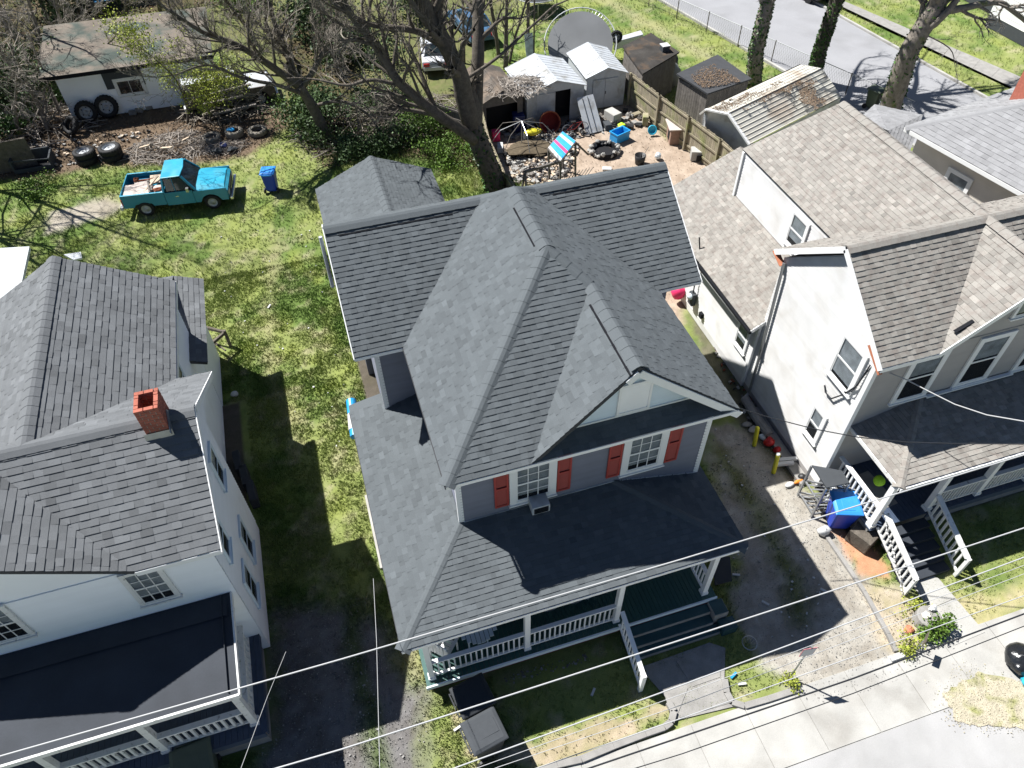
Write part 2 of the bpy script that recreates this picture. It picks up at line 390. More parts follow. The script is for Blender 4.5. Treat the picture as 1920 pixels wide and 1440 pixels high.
def window(root, O, U, wd, ht, case=.14, cols=3, rows=2, cm='white', blind=.6, sill=True, double=True, casetop=None):
    """O lower left of the casing's outside, U along the wall, out = U x Z"""
    O = Vector(O); U = Vector(U).normalized(); Z = Vector((0, 0, 1)); n = U.cross(Z).normalized()
    def bx(mb, u0, u1, z0, z1, d0, d1):
        vs = [O+U*u+Z*z+n*d for d in (d0, d1) for z in (z0, z1) for u in (u0, u1)]
        mb.add(vs, [(0, 2, 3, 1), (4, 5, 7, 6), (0, 1, 5, 4), (2, 6, 7, 3), (0, 4, 6, 2), (1, 3, 7, 5)])
    ct = case if casetop is None else casetop
    mb = MB(); bx(mb, 0, case, 0, ht, .006, .06); bx(mb, wd-case, wd, 0, ht, .006, .06); bx(mb, case, wd-case, ht-ct, ht, .006, .062); bx(mb, case, wd-case, 0, case*.6, .006, .062)
    if sill: bx(mb, -.03, wd+.03, -.045, -.002, .006, .1)
    w_ = mb.build('window', cm, root)
    u0, u1, z0, z1 = case, wd-case, case*.6, ht-ct; zm = (z0+z1)/2
    m = MB(); bx(m, u0, u1, z0, z1, .019, .0215); m.build('backing', 'dark', w_)
    if blind > 0:
        m = MB(); bx(m, u0+.02, u1-.02, z1-(z1-z0)*blind, z1-.02, .023, .026); m.build('blind', 'blind', w_)
    parts = ((z0, zm, .034), (zm, z1, .042)) if double else ((z0, z1, .036),)
    for a, b, dd in parts:
        m = MB(); s_ = .035; bx(m, u0, u0+s_, a, b, dd-.006, dd+.012); bx(m, u1-s_, u1, a, b, dd-.006, dd+.012); bx(m, u0+s_, u1-s_, b-s_, b, dd-.006, dd+.012); bx(m, u0+s_, u1-s_, a, a+s_, dd-.006, dd+.012)
        m.build('sash', cm, w_)
        gu = (u1-u0-2*s_)/cols; gz = (b-a-2*s_)/rows
        if cols*rows > 1:
            m = MB()
            for i in range(1, cols): bx(m, u0+s_+gu*i-.011, u0+s_+gu*i+.011, a+s_, b-s_, dd-.003, dd+.009)
            for j in range(1, rows): bx(m, u0+s_, u1-s_, a+s_+gz*j-.011, a+s_+gz*j+.011, dd-.002, dd+.0085)
            m.build('muntin', cm, w_)
        for i in range(cols):
            for j in range(rows):
                m = MB(); bx(m, u0+s_+gu*i, u0+s_+gu*(i+1), a+s_+gz*j, a+s_+gz*(j+1), dd-.001, dd+.002); m.build('pane', 'glass', w_)
    return w_
def shutter(root, O, U, wd, ht, m='shutter'):
    O = Vector(O); U = Vector(U).normalized(); Z = Vector((0, 0, 1)); n = U.cross(Z)
    def bx(mb, u0, u1, z0, z1, d0, d1):
        vs = [O+U*u+Z*z+n*d for d in (d0, d1) for z in (z0, z1) for u in (u0, u1)]
        mb.add(vs, [(0, 2, 3, 1), (4, 5, 7, 6), (0, 1, 5, 4), (2, 6, 7, 3), (0, 4, 6, 2), (1, 3, 7, 5)])
    mb = MB(); bx(mb, 0, .05, 0, ht, .02, .055); bx(mb, wd-.05, wd, 0, ht, .02, .055)
    for z in (0, ht/2-.04, ht-.07): bx(mb, .05, wd-.05, z, z+.07, .02, .054)
    sh = mb.build('shutter', m, root)
    mb = MB(); z = .09
    while z < ht-.1:
        if abs(z-ht/2) > .07:
            A = [O+U*u+Z*(z+dz)+n*d for u, dz, d in ((.05, 0, .048), (wd-.05, 0, .048), (wd-.05, .05, .024), (.05, .05, .024))]; mb.poly(A)
        z += .055
    mb.build('louvres', m, sh, kind='stuff')
def rail(root, p, q, h0=.12, h1=.9, sp=.14, m='white', wtop=.11, bal=.038):
    p = Vector(p); q = Vector(q); Z = Vector((0, 0, 1)); d = q-p
    MB().beam(p+Z*h1, q+Z*h1, wtop, .055).build('top_rail', m, root)
    MB().beam(p+Z*h0, q+Z*h0, .06, .06).build('bottom_rail', m, root)
    n = max(2, int(d.length/sp)); first = None
    for i in range(1, n):
        c = p+d*(i/n); base = chain(root)
        if first is None: first = MB().box(-bal/2, bal/2, -bal/2, bal/2, h0, h1-.02).build('baluster', m, root, loc=c-base, local=True)
        if first.data.users == 1 and i == 1:
            for v in first.data.vertices: v.co = v.co+Vector(first.location)
            continue
        o = bpy.data.objects.new('baluster', first.data); COL.objects.link(o); o.parent = root; o.location = c-base
def post(root, x, y, z0, z1, wd=.14, m='white', cap=True):
    mb = MB().box(x-wd/2, x+wd/2, y-wd/2, y+wd/2, z0, z1)
    if cap: mb.box(x-wd/2-.025, x+wd/2+.025, y-wd/2-.025, y+wd/2+.025, z0, z0+.12).box(x-wd/2-.025, x+wd/2+.025, y-wd/2-.025, y+wd/2+.025, z1-.1, z1)
    return mb.build('post', m, root)
def planks(root, m, x0, x1, y0, y1, z, along='x', w_=.1, name='floor_board', th=.04):
    """each board a part"""
    a, b = (y0, y1) if along == 'x' else (x0, x1); k = a
    while k < b-.02:
        e = min(k+w_-.008, b)
        mb = MB()
        if along == 'x': mb.box(x0, x1, k, e, z-th, z)
        else: mb.box(k, e, y0, y1, z-th, z)
        mb.build(name, m, root); k += w_
# ================= ground =================
def sd_poly(X, Y, P):
    """signed distance (positive inside) to a polygon, vectorised"""
    P = np.array(P, dtype=float); inside = np.zeros(X.shape, bool); dmin = np.full(X.shape, 1e9)
    n = len(P)
    for i in range(n):
        a = P[i]; b = P[(i+1) % n]; d = b-a
        t = np.clip(((X-a[0])*d[0]+(Y-a[1])*d[1])/(d@d+1e-12), 0, 1)
        dmin = np.minimum(dmin, np.hypot(X-a[0]-t*d[0], Y-a[1]-t*d[1]))
        c = ((a[1] > Y) != (b[1] > Y)) & (X < (b[0]-a[0])*(Y-a[1])/(b[1]-a[1]+1e-12)+a[0]); inside ^= c
    return np.where(inside, dmin, -dmin)
_rg = np.random.default_rng(3); _tabs = {}
def vnoise(X, Y, sc, seed=0):
    if seed not in _tabs: _tabs[seed] = np.random.default_rng(seed).random((256, 256))
    T = _tabs[seed]; x = X*sc+1000; y = Y*sc+1000; xi = np.floor(x).astype(int); yi = np.floor(y).astype(int); fx = x-xi; fy = y-yi
    fx = fx*fx*(3-2*fx); fy = fy*fy*(3-2*fy)
    g = lambda a, b: T[a % 256, b % 256]
    return (g(xi, yi)*(1-fx)+g(xi+1, yi)*fx)*(1-fy)+(g(xi, yi+1)*(1-fx)+g(xi+1, yi+1)*fx)*fy
def fbm(X, Y, sc, seed=0): return .5*vnoise(X, Y, sc, seed)+.3*vnoise(X, Y, sc*2.1, seed+1)+.2*vnoise(X, Y, sc*4.7, seed+2)
PX = lambda L, z=0: [tuple(G(*q, z)[:2]) for q in L]
Z_DRIVE_R = PX([(1330, 800), (1400, 800), (1500, 905), (1560, 960), (1700, 1180), (1760, 1250), (1570, 1300), (1500, 1290), (1420, 1240), (1370, 1150), (1390, 1060), (1340, 900)])
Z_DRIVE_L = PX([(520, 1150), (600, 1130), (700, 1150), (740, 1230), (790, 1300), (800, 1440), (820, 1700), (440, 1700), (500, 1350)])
Z_BACKDIRT = PX([(915, 240), (1180, 190), (1260, 260), (1400, 330), (1300, 420), (1280, 620), (1240, 640), (1230, 330), (1000, 350), (930, 330), (905, 290)])
Z_JUNK = PX([(60, 225), (150, 200), (350, 185), (520, 190), (555, 190), (545, 235), (470, 285), (420, 300), (330, 310), (180, 310), (100, 330), (-50, 340), (-80, 240)])
Z_TRACK = PX([(90, 395), (200, 372), (240, 380), (210, 402), (120, 425), (80, 440)])
Z_SIDE = PX([(1290, 560), (1330, 600), (1450, 800), (1520, 890), (1480, 900), (1400, 810), (1300, 680)])
Z_REDDIRT = PX([(1560, 990), (1620, 1000), (1680, 1060), (1670, 1085), (1600, 1085)])
Z_FRONTSTRIP = PX([(850, 1345), (900, 1420), (1030, 1440), (1265, 1330), (1250, 1320), (1000, 1400), (930, 1400), (900, 1340)])
Z_RIGHTYARD = PX([(1600, 1090), (1690, 1090), (1790, 1200), (1700, 1240), (1640, 1180)])
Z_RYARD2 = PX([(1780, 1130), (1920, 1085), (2000, 1060), (2000, 1120), (1920, 1160), (1820, 1190)])
Z_PATCH = PX([(1770, 1290), (1840, 1270), (1920, 1290), (2050, 1300), (2050, 1350), (1880, 1370), (1800, 1350)])
Z_WOODS = PX([(-400, 60), (-300, 330), (30, 300), (130, 235), (150, 215), (110, 150), (100, 60), (230, 30), (420, 10), (640, 60), (700, 200), (690, 270), (560, 240), (500, 0), (500, -60), (-200, -90)])
Z_CLUSTER = PX([(600, 220), (780, 170), (900, 250), (930, 330), (820, 300), (690, 285), (620, 320), (560, 260)])
Z_WOODS2 = PX([(380, -60), (975, -60), (930, 60), (900, 140), (890, 240), (700, 290), (540, 220), (520, 180), (470, 120), (380, 90)])
def zones(X, Y):
    j = (fbm(X, Y, .8, 11)-.5)*1.1; jf = (fbm(X, Y, 3.1, 21)-.5)*.5
    def z(P, soft=.35, o=0.): return np.clip((sd_poly(X, Y, P)+j*.6+jf+o)/soft+.5, 0, 1)
    n1 = fbm(X, Y, .55, 31); n2 = fbm(X, Y, 2.2, 41); n3 = vnoise(X, Y, 9, 51)
    col = np.empty(X.shape+(3,))
    mixc = lambda a, b, t: a+(b-a)*t[..., None]
    gA = np.array([.19, .22, .072]); gB = np.array([.10, .15, .038]); gC = np.array([.33, .30, .19])
    col = mixc(gA, gB, np.clip((n1-.42)*5, 0, 1)); col = mixc(col, gC, np.clip((n2-.55)*3.2, 0, 1)*.85)
    col = mixc(col, np.array([.21, .24, .06]), np.clip((vnoise(X, Y, 1.3, 61)-.6)*3, 0, 1)*.7)
    grass = np.ones(X.shape)
    def lay(mask, c1, c2, g=0., k=1.):
        nonlocal col, grass
        c = mixc(np.array(c1), np.array(c2), np.clip(n2*1.6-.3+(n3-.5)*.4, 0, 1)); m_ = mask*k
        col = mixc(col, c, m_); grass = grass*(1-m_)+g*m_
    lay(z(Z_WOODS2, 1.2), (.15, .13, .07), (.09, .11, .035), .35, .85)
    lay(z(Z_WOODS, .8), (.10, .075, .045), (.055, .06, .022), .1)
    lay(z(Z_CLUSTER, .8), (.075, .06, .035), (.05, .085, .015), .35)
    lay(z(Z_JUNK, .5), (.17, .125, .085), (.09, .065, .045), .02)
    lay(z(Z_TRACK, .5), (.38, .34, .28), (.25, .22, .17), .05)
    # worn path down the side lawn
    P = [tuple(G(*q)[:2]) for q in ((520, 450), (508, 560), (505, 700), (560, 830))]
    dp = np.full(X.shape, 9.)
    for a, b in zip(P, P[1:]):
        a = np.array(a); b = np.array(b); d = b-a; t = np.clip(((X-a[0])*d[0]+(Y-a[1])*d[1])/(d@d), 0, 1); dp = np.minimum(dp, np.hypot(X-a[0]-t*d[0], Y-a[1]-t*d[1]))
    lay(np.clip(1-dp/.55+(n2-.6)*1.6, 0, 1), (.30, .27, .17), (.24, .23, .11), .3, .6)
    lay(np.clip(1-np.abs(X+.35-(n1-.5))/.45+(n2-.6), 0, 1)*((Y > 8) & (Y < 16)), (.32, .28, .2), (.22, .2, .13), .2, .7)
    lay(z(Z_BACKDIRT, .5), (.40, .32, .25), (.26, .20, .15), .0)
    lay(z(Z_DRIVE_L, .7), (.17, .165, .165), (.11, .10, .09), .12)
    gl = np.clip(1-np.abs(X+1.9+(n1-.5)*.8)/.4, 0, 1)*(Y < 11)*(Y > 3)
    lay(gl, (.09, .13, .02), (.06, .10, .02), .8, .7)
    lay(z(Z_DRIVE_R, .4), (.36, .34, .30), (.24, .215, .18), .04)
    # grassy middle of the right-hand drive
    mid = [tuple(G(*q)[:2]) for q in ((1350, 850), (1420, 960), (1490, 1090), (1500, 1150))]
    dp = np.full(X.shape, 9.)
    for a, b in zip(mid, mid[1:]):
        a = np.array(a); b = np.array(b); d = b-a; t = np.clip(((X-a[0])*d[0]+(Y-a[1])*d[1])/(d@d), 0, 1); dp = np.minimum(dp, np.hypot(X-a[0]-t*d[0], Y-a[1]-t*d[1]))
    lay(np.clip(.9-dp/.6+(n2-.5)*1.2, 0, 1), (.13, .17, .03), (.12, .12, .05), .8, .9)
    lay(z(Z_SIDE, .4), (.14, .13, .09), (.09, .09, .05), .1)
    lay(z(Z_REDDIRT, .2), (.48, .25, .15), (.40, .21, .12), 0)
    lay(z(Z_FRONTSTRIP, .25), (.38, .31, .23), (.28, .24, .14), .25)
    lay(z(Z_RIGHTYARD, .35), (.40, .34, .27), (.30, .26, .16), .2)
    lay(z(Z_RYARD2, .3), (.38, .33, .2), (.26, .26, .09), .5)
    # under the houses and bare verge by the back street
    lay(np.clip(1-np.abs(X-(25.6+(Y-33)*-.25))/1.0+(n2-.5), 0, 1)*((Y > 27)), (.36, .31, .22), (.24, .24, .10), .3, .7)
    m_ = np.clip((sd_poly(X, Y, [(18, 8), (27.5, 8), (27.5, 22), (23, 24.5), (18, 25)]))*2+.5, 0, 1); lay(m_, (.27, .25, .22), (.2, .18, .15), .05)
    for rect in ((-12, -4.4, 8, 19.6), (0, 8, 7.7, 26), (13.1, 21, 8, 20)):
        m_ = ((X > rect[0]) & (X < rect[1]) & (Y > rect[2]) & (Y < rect[3])).astype(float)
        lay(m_, (.10, .085, .07), (.08, .07, .05), 0)
    return col, grass
gx = np.concatenate([[-400, -150, -80], np.arange(-45, -14, .45), np.arange(-14, 20, .12), np.arange(20, 56, .35), [60, 70, 90, 160, 400]])
gy = np.concatenate([[-400, -100, -30, -10], np.arange(-3, 26, .13), np.arange(26, 50, .25), np.arange(50, 80, .8), [85, 110, 180, 400]])
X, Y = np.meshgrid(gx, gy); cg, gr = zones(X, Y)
nx, ny = len(gx), len(gy); Zh = (fbm(X, Y, .6, 71)-.5)*.05*(np.abs(X) < 60)*(Y < 60); Zh -= .03
vs = np.stack([X, Y, Zh], -1).reshape(-1, 3)
ii = np.arange(nx*ny).reshape(ny, nx); fq = np.stack([ii[:-1, :-1], ii[:-1, 1:], ii[1:, 1:], ii[1:, :-1]], -1).reshape(-1, 4)
def npmesh(name, vs, fq, m, kind=None, colv=None, colf=None, tint=None, label=None, cat=None):
    me = bpy.data.meshes.new(name); k = fq.shape[1]
    me.vertices.add(len(vs)); me.vertices.foreach_set('co', vs.astype(np.float32).ravel())
    me.loops.add(fq.size); me.loops.foreach_set('vertex_index', fq.astype(np.int32).ravel())
    me.polygons.add(len(fq)); me.polygons.foreach_set('loop_start', (np.arange(len(fq))*k).astype(np.int32))
    me.update(calc_edges=True)
    if colv is not None:
        a = me.attributes.new('gcol', 'FLOAT_COLOR', 'POINT'); a.data.foreach_set('color', np.concatenate([colv, np.ones((len(colv), 1))], 1).astype(np.float32).ravel())
    if tint is not None:
        a = me.attributes.new('tint', 'FLOAT', 'FACE'); a.data.foreach_set('value', tint.astype(np.float32))
    me.materials.append(M[m]); me.validate()
    o = bpy.data.objects.new(name, me); COL.objects.link(o); return tag(o, label, cat, None, kind)
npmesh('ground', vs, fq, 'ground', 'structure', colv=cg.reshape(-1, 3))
# grass blades
STREET = [G(x_, y_) for x_, y_ in ((1160, -60), (1248, 0), (1420, 96), (1580, 190), (1900, 400), (2400, 420), (1925, 230), (1760, 134), (1562, 23), (1460, -60))]
STREET = [(p.x, p.y) for p in STREET]
BWALK = [(p.x, p.y) for p in (G(1480, -60), G(1590, 3), G(1900, 136), G(2300, 330), G(2250, 350), G(1878, 157), G(1600, 24), G(1450, -60))]
def scatter_grass(n, box, hgt, seed, thr=.35):
    r = np.random.default_rng(seed); x = r.uniform(box[0], box[1], n); y = r.uniform(box[2], box[3], n)
    c, g = zones(x[None], y[None]); c = c[0]; g = g[0]; cl = fbm(x, y, 1.7, 91)
    k = (g > r.random(n)*.9+.05) & (cl > thr+r.uniform(-.15, .15, n)); 
    for rc in ((0, 8.1, 7.5, 26.2), (-12, -4.1, 7.5, 19.6), (12.9, 22, 8, 24)): k &= ~((x > rc[0]) & (x < rc[1]) & (y > rc[2]) & (y < rc[3]))
    k &= y > 4.95; k &= sd_poly(x, y, STREET) < -.25; k &= sd_poly(x, y, BWALK) < -.12
    x, y, c, cl = x[k], y[k], c[k], cl[k]; n = len(x); V_ = []; C_ = []
    for b in range(3):
        a = r.uniform(0, 6.28, n); h = hgt*r.uniform(.5, 1.5, n)*(.6+cl); wd = r.uniform(.008, .018, n); ox = r.uniform(-.04, .04, n); oy = r.uniform(-.04, .04, n)
        la = r.uniform(0, 6.28, n); ll = h*r.uniform(.2, .9, n); z0 = np.full(n, -.04)
        p0 = np.stack([x+ox-np.cos(a)*wd, y+oy-np.sin(a)*wd, z0], -1); p1 = np.stack([x+ox+np.cos(a)*wd, y+oy+np.sin(a)*wd, z0], -1)
        p2 = np.stack([x+ox+np.cos(la)*ll, y+oy+np.sin(la)*ll, h], -1); V_.append(np.stack([p0, p1, p2], 1))
        cc = c*r.uniform(.95, 1.6, (n, 1)); cc[:, 1] *= 1.05; C_.append(np.repeat(cc[:, None], 3, 1))
    V_ = np.concatenate(V_).reshape(-1, 3); C_ = np.concatenate(C_).reshape(-1, 3)
    return V_, C_
vA = []; cA = []
for args in ((110000, (-6, 1.5, 3, 27), .034, 1), (40000, (-16, 16, 26, 40), .06, 2), (34000, (0, 20, 3.5, 12), .035, 3), (16000, (-30, -6, 19, 45), .12, 4), (26000, (12, 45, 30, 55), .09, 5), (14000, (1, 10, 25, 38), .16, 6)):
    a, b = scatter_grass(*args); vA.append(a); cA.append(b)
vA = np.concatenate(vA); cA = np.concatenate(cA)
npmesh('grass', vA, np.arange(len(vA)).reshape(-1, 3), 'grass', 'stuff', colv=cA, label='short patchy green and straw coloured grass of the yards', cat='grass')

# ---- paving ----
def sheet(name, pts, z, m, th=.03, kind='structure'):
    return tag(MB().prism([(x, y, z-th) for x, y in pts], (0, 0, th)).build(name, m), kind=kind)
# front pavement in separate slabs, kerb strip, forecourt
YC = 4.78
sw = MB().box(-40, 60, 3.12, YC-.02, -.16, -.005).build('pavement', 'concrete'); sw['kind'] = 'structure'
k = -18.; 
while k < 34:
    MB().box(k+.006, k+1.49, 3.14, YC-.03, -.01, .018+R.uniform(-.004, .004)).build('slab', 'concrete', sw); k += 1.5
tag(MB().box(-60, 80, -12, 3.118, -.17, .002).build('road', 'asphalt'), kind='structure')
pt = [tuple(G(*q)[:2]) for q in ((1770, 1300), (1800, 1280), (1835, 1262), (1920, 1280), (2100, 1260), (2100, 1370), (1920, 1368), (1840, 1362), (1790, 1345))]
pt2 = []
for i in range(len(pt)):
    a = pt[i]; b = pt[(i+1) % len(pt)]
    for k in range(6):
        t = k/6; pt2.append((a[0]+(b[0]-a[0])*t+R.uniform(-.09, .09), a[1]+(b[1]-a[1])*t+R.uniform(-.06, .06)))
VERGE = pt
sheet('verge', pt2, .022, 'straw', .12)
def curvecurb(pts, z0, z1, wd, m='oldconcrete', name='kerb'):
    mb = MB()
    for a, b in zip(pts, pts[1:]): mb.beam((a[0], a[1], (z0+z1)/2), (b[0], b[1], (z0+z1)/2), wd, z1-z0)
    o = mb.build(name, m, bevel=.01); o['kind'] = 'structure'; return o
c0 = [tuple(G(*q)[:2]) for q in ((1000, 1452), (1045, 1435), (1090, 1425), (1150, 1400), (1210, 1377), (1245, 1365), (1258, 1355), (1263, 1335), (1253, 1318))]
curvecurb(c0, -.05, .10, .17, 'oldconcrete', 'kerb')
c1 = [tuple(G(*q)[:2]) for q in ((1358, 1275), (1362, 1300), (1372, 1318), (1395, 1325), (1440, 1312), (1500, 1292))]
curvecurb(c1, -.05, .09, .16, 'oldconcrete', 'kerb')
curvecurb([tuple(G(*q)[:2]) for q in ((1545, 1000), (1620, 1110), (1665, 1190), (1680, 1222))], -.05, .07, .12, 'oldconcrete', 'kerb')
# front walk of the middle house (three cracked pieces) and of the right house
wk = sheet('front_path', [tuple(G(*q)[:2]) for q in ((1205, 1250), (1330, 1205), (1360, 1215), (1358, 1275), (1375, 1325), (1262, 1352), (1245, 1300))], .012, 'oldconcrete', .06)
for L_ in (((1208, 1262), (1262, 1238), (1290, 1290), (1268, 1345), (1250, 1310)), ((1268, 1240), (1328, 1212), (1352, 1222), (1350, 1270), (1298, 1288)), ((1296, 1294), (1352, 1276), (1370, 1318), (1276, 1346))):
    pp = [tuple(G(*q)[:2]) for q in L_]; MB().prism([(x, y, .004) for x, y in pp], (0, 0, .022)).build('slab', 'oldconcrete', wk)
wk = sheet('front_path', [tuple(G(*q)[:2]) for q in ((1700, 1080), (1722, 1065), (1760, 1085), (1850, 1190), (1790, 1215))], .012, 'concrete', .06)
for L_ in (((1702, 1082), (1724, 1068), (1758, 1086), (1790, 1122), (1748, 1140)), ((1750, 1144), (1792, 1126), (1846, 1186), (1790, 1210))):
    pp = [tuple(G(*q)[:2]) for q in L_]; MB().prism([(x, y, .004) for x, y in pp], (0, 0, .022)).build('slab', 'concrete', wk)
# back street
def strip(name, A, B, m, z):   # A left edge points, B right edge points
    pts = [tuple(G(*q)[:2]) for q in A]+[tuple(G(*q)[:2]) for q in B][::-1]
    return sheet(name, pts, z, m, .05)
def ext(p, q, k0, k1):
    a = G(*p); b = G(*q); d = b-a; return (a+d*k0, a+d*k1)
a0, a1 = ext((1260, 12), (1500, 150), -1.5, 2.6); b0, b1 = ext((1560, 25), (1760, 137), -2.5, 4.)
mb = MB(); o = mb.prism([(a0.x, a0.y, -.05), (a1.x, a1.y, -.05), (b1.x, b1.y, -.05), (b0.x, b0.y, -.05)], (0, 0, .055)).build('back_street', 'streetasphalt'); o['kind'] = 'structure'
for (p, q), off, nm in ((((1560, 25), (1760, 137)), .1, 'kerb'), (((1260, 12), (1500, 150)), -.1, 'kerb')):
    s0, s1 = ext(p, q, -2.5, 4.); d = (s1-s0).normalized(); n_ = Vector((d.y, -d.x, 0))*(-off)
    o = MB().beam(s0+n_+Vector((0, 0, .04)), s1+n_+Vector((0, 0, .04)), .16, .14).build(nm, 'concrete'); o['kind'] = 'structure'
s0, s1 = ext((1600, 22), (1880, 155), -2., 3.); t0, t1 = ext((1590, 5), (1900, 138), -2., 3.)
sw = MB().prism([(s0.x, s0.y, -.08), (s1.x, s1.y, -.08), (t1.x, t1.y, -.08), (t0.x, t0.y, -.08)], (0, 0, .068)).build('back_pavement', 'oldconcrete'); sw['kind'] = 'structure'
n_ = 46
for i in range(n_):
    a = s0.lerp(s1, i/n_+.0006); b = s0.lerp(s1, (i+1)/n_-.0006); c = t0.lerp(t1, (i+1)/n_-.0006); d = t0.lerp(t1, i/n_+.0006)
    MB().prism([(p.x, p.y, -.02) for p in (a, b, c, d)], (0, 0, .022)).build('slab', 'oldconcrete', sw)

# ================= middle house =================
H1 = thing('grey_house', 'grey-blue two-storey house with new charcoal shingle roof and rust red shutters', 'house', (4.8, 13, 0))
ZE, XL, XR, YF, RX, RZ, PY, YW = 6.45, 1.22, 8.37, 9.33, 5.0, 8.9, 13.65, 9.85
r1 = Roofer(H1, 'shingle', .143, .12, .26, seed=4)
CY, CZ, YE, CXL, CXR, JL, JR = 16.83, 8.4, 13.85, -.05, 9.68, 4.23, 5.69
r1.plane([[(XL, YF, ZE), (RX, PY, RZ), (RX, 16.3, RZ), (JL, CY, CZ), (XL, YE, ZE)]], eave='y')
r1.plane([[(XL, YF, ZE), (3.2, YF, ZE), (5.78, 12.65, 8.33), (RX, PY, RZ)]])
r1.plane([[(3.2, YF, ZE), (5.78, 9.74, 8.33), (5.78, 12.65, 8.33)]], eave='y')
r1.plane([[(XR, YF, ZE), (XR, 12.65, ZE), (5.78, 12.65, 8.33), (5.78, 9.74, 8.33)], [(XR, 12.65, ZE), (XR, YE, ZE), (JR, CY, CZ), (RX, 16.3, RZ), (RX, PY, RZ), (5.78, 12.65, 8.33)]], eave='y')
r1.plane([[(CXL, YE, ZE), (XL, YE, ZE), (JL, CY, CZ), (CXL, CY, CZ)]])
r1.plane([[(XR, YE, ZE), (CXR, YE, ZE), (CXR, CY, CZ), (JR, CY, CZ)]])
r1.plane([[(CXL, CY, CZ), (CXR, CY, CZ), (CXR, 19.81, ZE), (CXL, 19.81, ZE)]])
r1.plane([[(JL, CY, CZ), (JR, CY, CZ), (RX, 16.3, RZ)]])
for a, b in (((RX, PY, RZ), (RX, 16.3, RZ)), ((CXL, CY, CZ), (JL+.15, CY, CZ)), ((JR-.15, CY, CZ), (CXR, CY, CZ)), ((JL, CY, CZ), (RX, 16.3, RZ)), ((JR, CY, CZ), (RX, 16.3, RZ)), ((XL, YF, ZE), (RX, PY, RZ)), ((5.78, 9.74, 8.33), (5.78, 12.65, 8.33)), ((5.78, 12.65, 8.33), (RX, PY, RZ))):
    r1.cap(a, b)
# ridge vents: black slots beside the caps
def vent(root, a, b, sd, dz=-.1):
    a = Vector(a); b = Vector(b); sd = Vector(sd)
    MB().beam(a+sd+Vector((0, 0, dz)), b+sd+Vector((0, 0, dz)), .1, .05).build('ridge_vent', 'vent', root)
vent(H1, (.3, CY, CZ), (3.35, CY, CZ), (0, -.22, -.07)); vent(H1, (6.2, CY, CZ), (9.25, CY, CZ), (0, -.22, -.07))
vent(H1, (RX, 13.9, RZ), (RX, 15.6, RZ), (-.2, 0, -.05)); vent(H1, (5.78, 9.7, 8.33), (5.78, 12.1, 8.33), (-.2, 0, -.06))
# porch roof
PE, PXL, PXR, PYF, WB, HX = 3.3, -.55, 8.3, 7.41, 4.05, 5.6
r1.plane([[(PXL, PYF, PE), (PXR, PYF, PE), (HX, YW, 4.05), (1.55, YW, WB)]])
r1.plane([[(PXL, PYF, PE), (1.55, YW, WB), (1.55, 14.35, WB), (PXL, 14.9, PE)]], eave='y')
r1.plane([[(PXR, PYF, PE), (PXR, YW+.4, PE), (8.02, YW+.4, 3.378), (8.02, YW, 3.378), (HX, YW, 4.05)]], eave='y')
r1.plane([[(PXL, 14.9, PE), (1.55, 14.35, WB), (1.55, 15.3, 3.6), (PXL, 15.35, 3.1)]], eave='x', tabs=False, deckmat='shingle')
r1.cap((PXL, PYF, PE), (1.55, YW, WB)); r1.cap((PXR, PYF, PE), (HX, YW, 4.05))
# pent roof under the gable
r1.plane([[(3.2, YF, ZE-.002), (XR-.05, YF, ZE-.002), (XR-.35, YW-.045, 6.74), (3.45, YW-.045, 6.74)]])
# rear wing roof
r1.plane([[(-.02, 19.45, 3.6), (2.3, 19.45, 4.6), (2.3, 26.4, 4.6), (-.02, 26.4, 3.6)]], eave='y')
r1.plane([[(4.6, 19.45, 3.6), (2.3, 19.45, 4.6), (2.3, 26.4, 4.6), (4.6, 26.4, 3.6)]], eave='y')
r1.cap((2.3, 19.6, 4.6), (2.3, 26.4, 4.6))
r1.plane([[(4.6, 19.5, 3.3), (7.6, 19.5, 2.7), (7.4, 24.6, 2.6), (4.6, 24.6, 3.2)]], eave='y')
r1.finish()
# walls
wallbox(H1, 'blue_siding', [(1.58, YW), (8.02, YW), (8.02, 14.4), (1.58, 14.4)], 0, ZE-.1)
wallbox(H1, 'blue_siding', [(.54, 14.4), (8.98, 14.4), (8.98, 19.4), (.54, 19.4)], 0, ZE-.15)
wallbox(H1, 'blue_siding', [(.3, 19.42), (4.3, 19.42), (4.3, 26.1), (.3, 26.1)], 0, 3.5)
wallbox(H1, 'blue_siding', [(4.32, 19.42), (7.2, 19.42), (7.2, 24.3), (4.32, 24.3)], 0, 2.6)
MB().prism([(3.75, YW-.02, 6.66), (7.85, YW-.02, 6.66), (5.8, YW-.02, 8.16)], (0, .12, 0)).build('gable_wall', 'pale_siding', H1)
MB().prism([(.54, 14.4, ZE-.15), (.54, 19.3, ZE-.15), (.54, CY, 8.1)], (.12, 0, 0)).build('gable_wall', 'blue_siding', H1)
MB().prism([(8.86, 14.4, ZE-.15), (8.86, 19.3, ZE-.15), (8.86, CY, 8.1)], (.12, 0, 0)).build('gable_wall', 'blue_siding', H1)
siding(H1, 'blue_siding', (1.58, YW, 0), (1, 0, 0), [(0, 4.0), (4.0, 4.0), (6.44, 3.32), (6.44, 6.4), (0, 6.4)])
siding(H1, 'pale_siding', (3.75, YW-.02, 0), (1, 0, 0), [(0, 6.68), (4.1, 6.68), (2.05, 8.18)], e=.1)
siding(H1, 'blue_siding', (.54, 14.4, 0), (1, 0, 0), [(0, 3.5), (1.06, 3.9), (1.06, 6.3), (0, 6.3)])
siding(H1, 'blue_siding', (.54, 19.4, 0), (0, -1, 0), [(0, .6), (5.0, .6), (5.0, 6.2), (0, 6.2)])
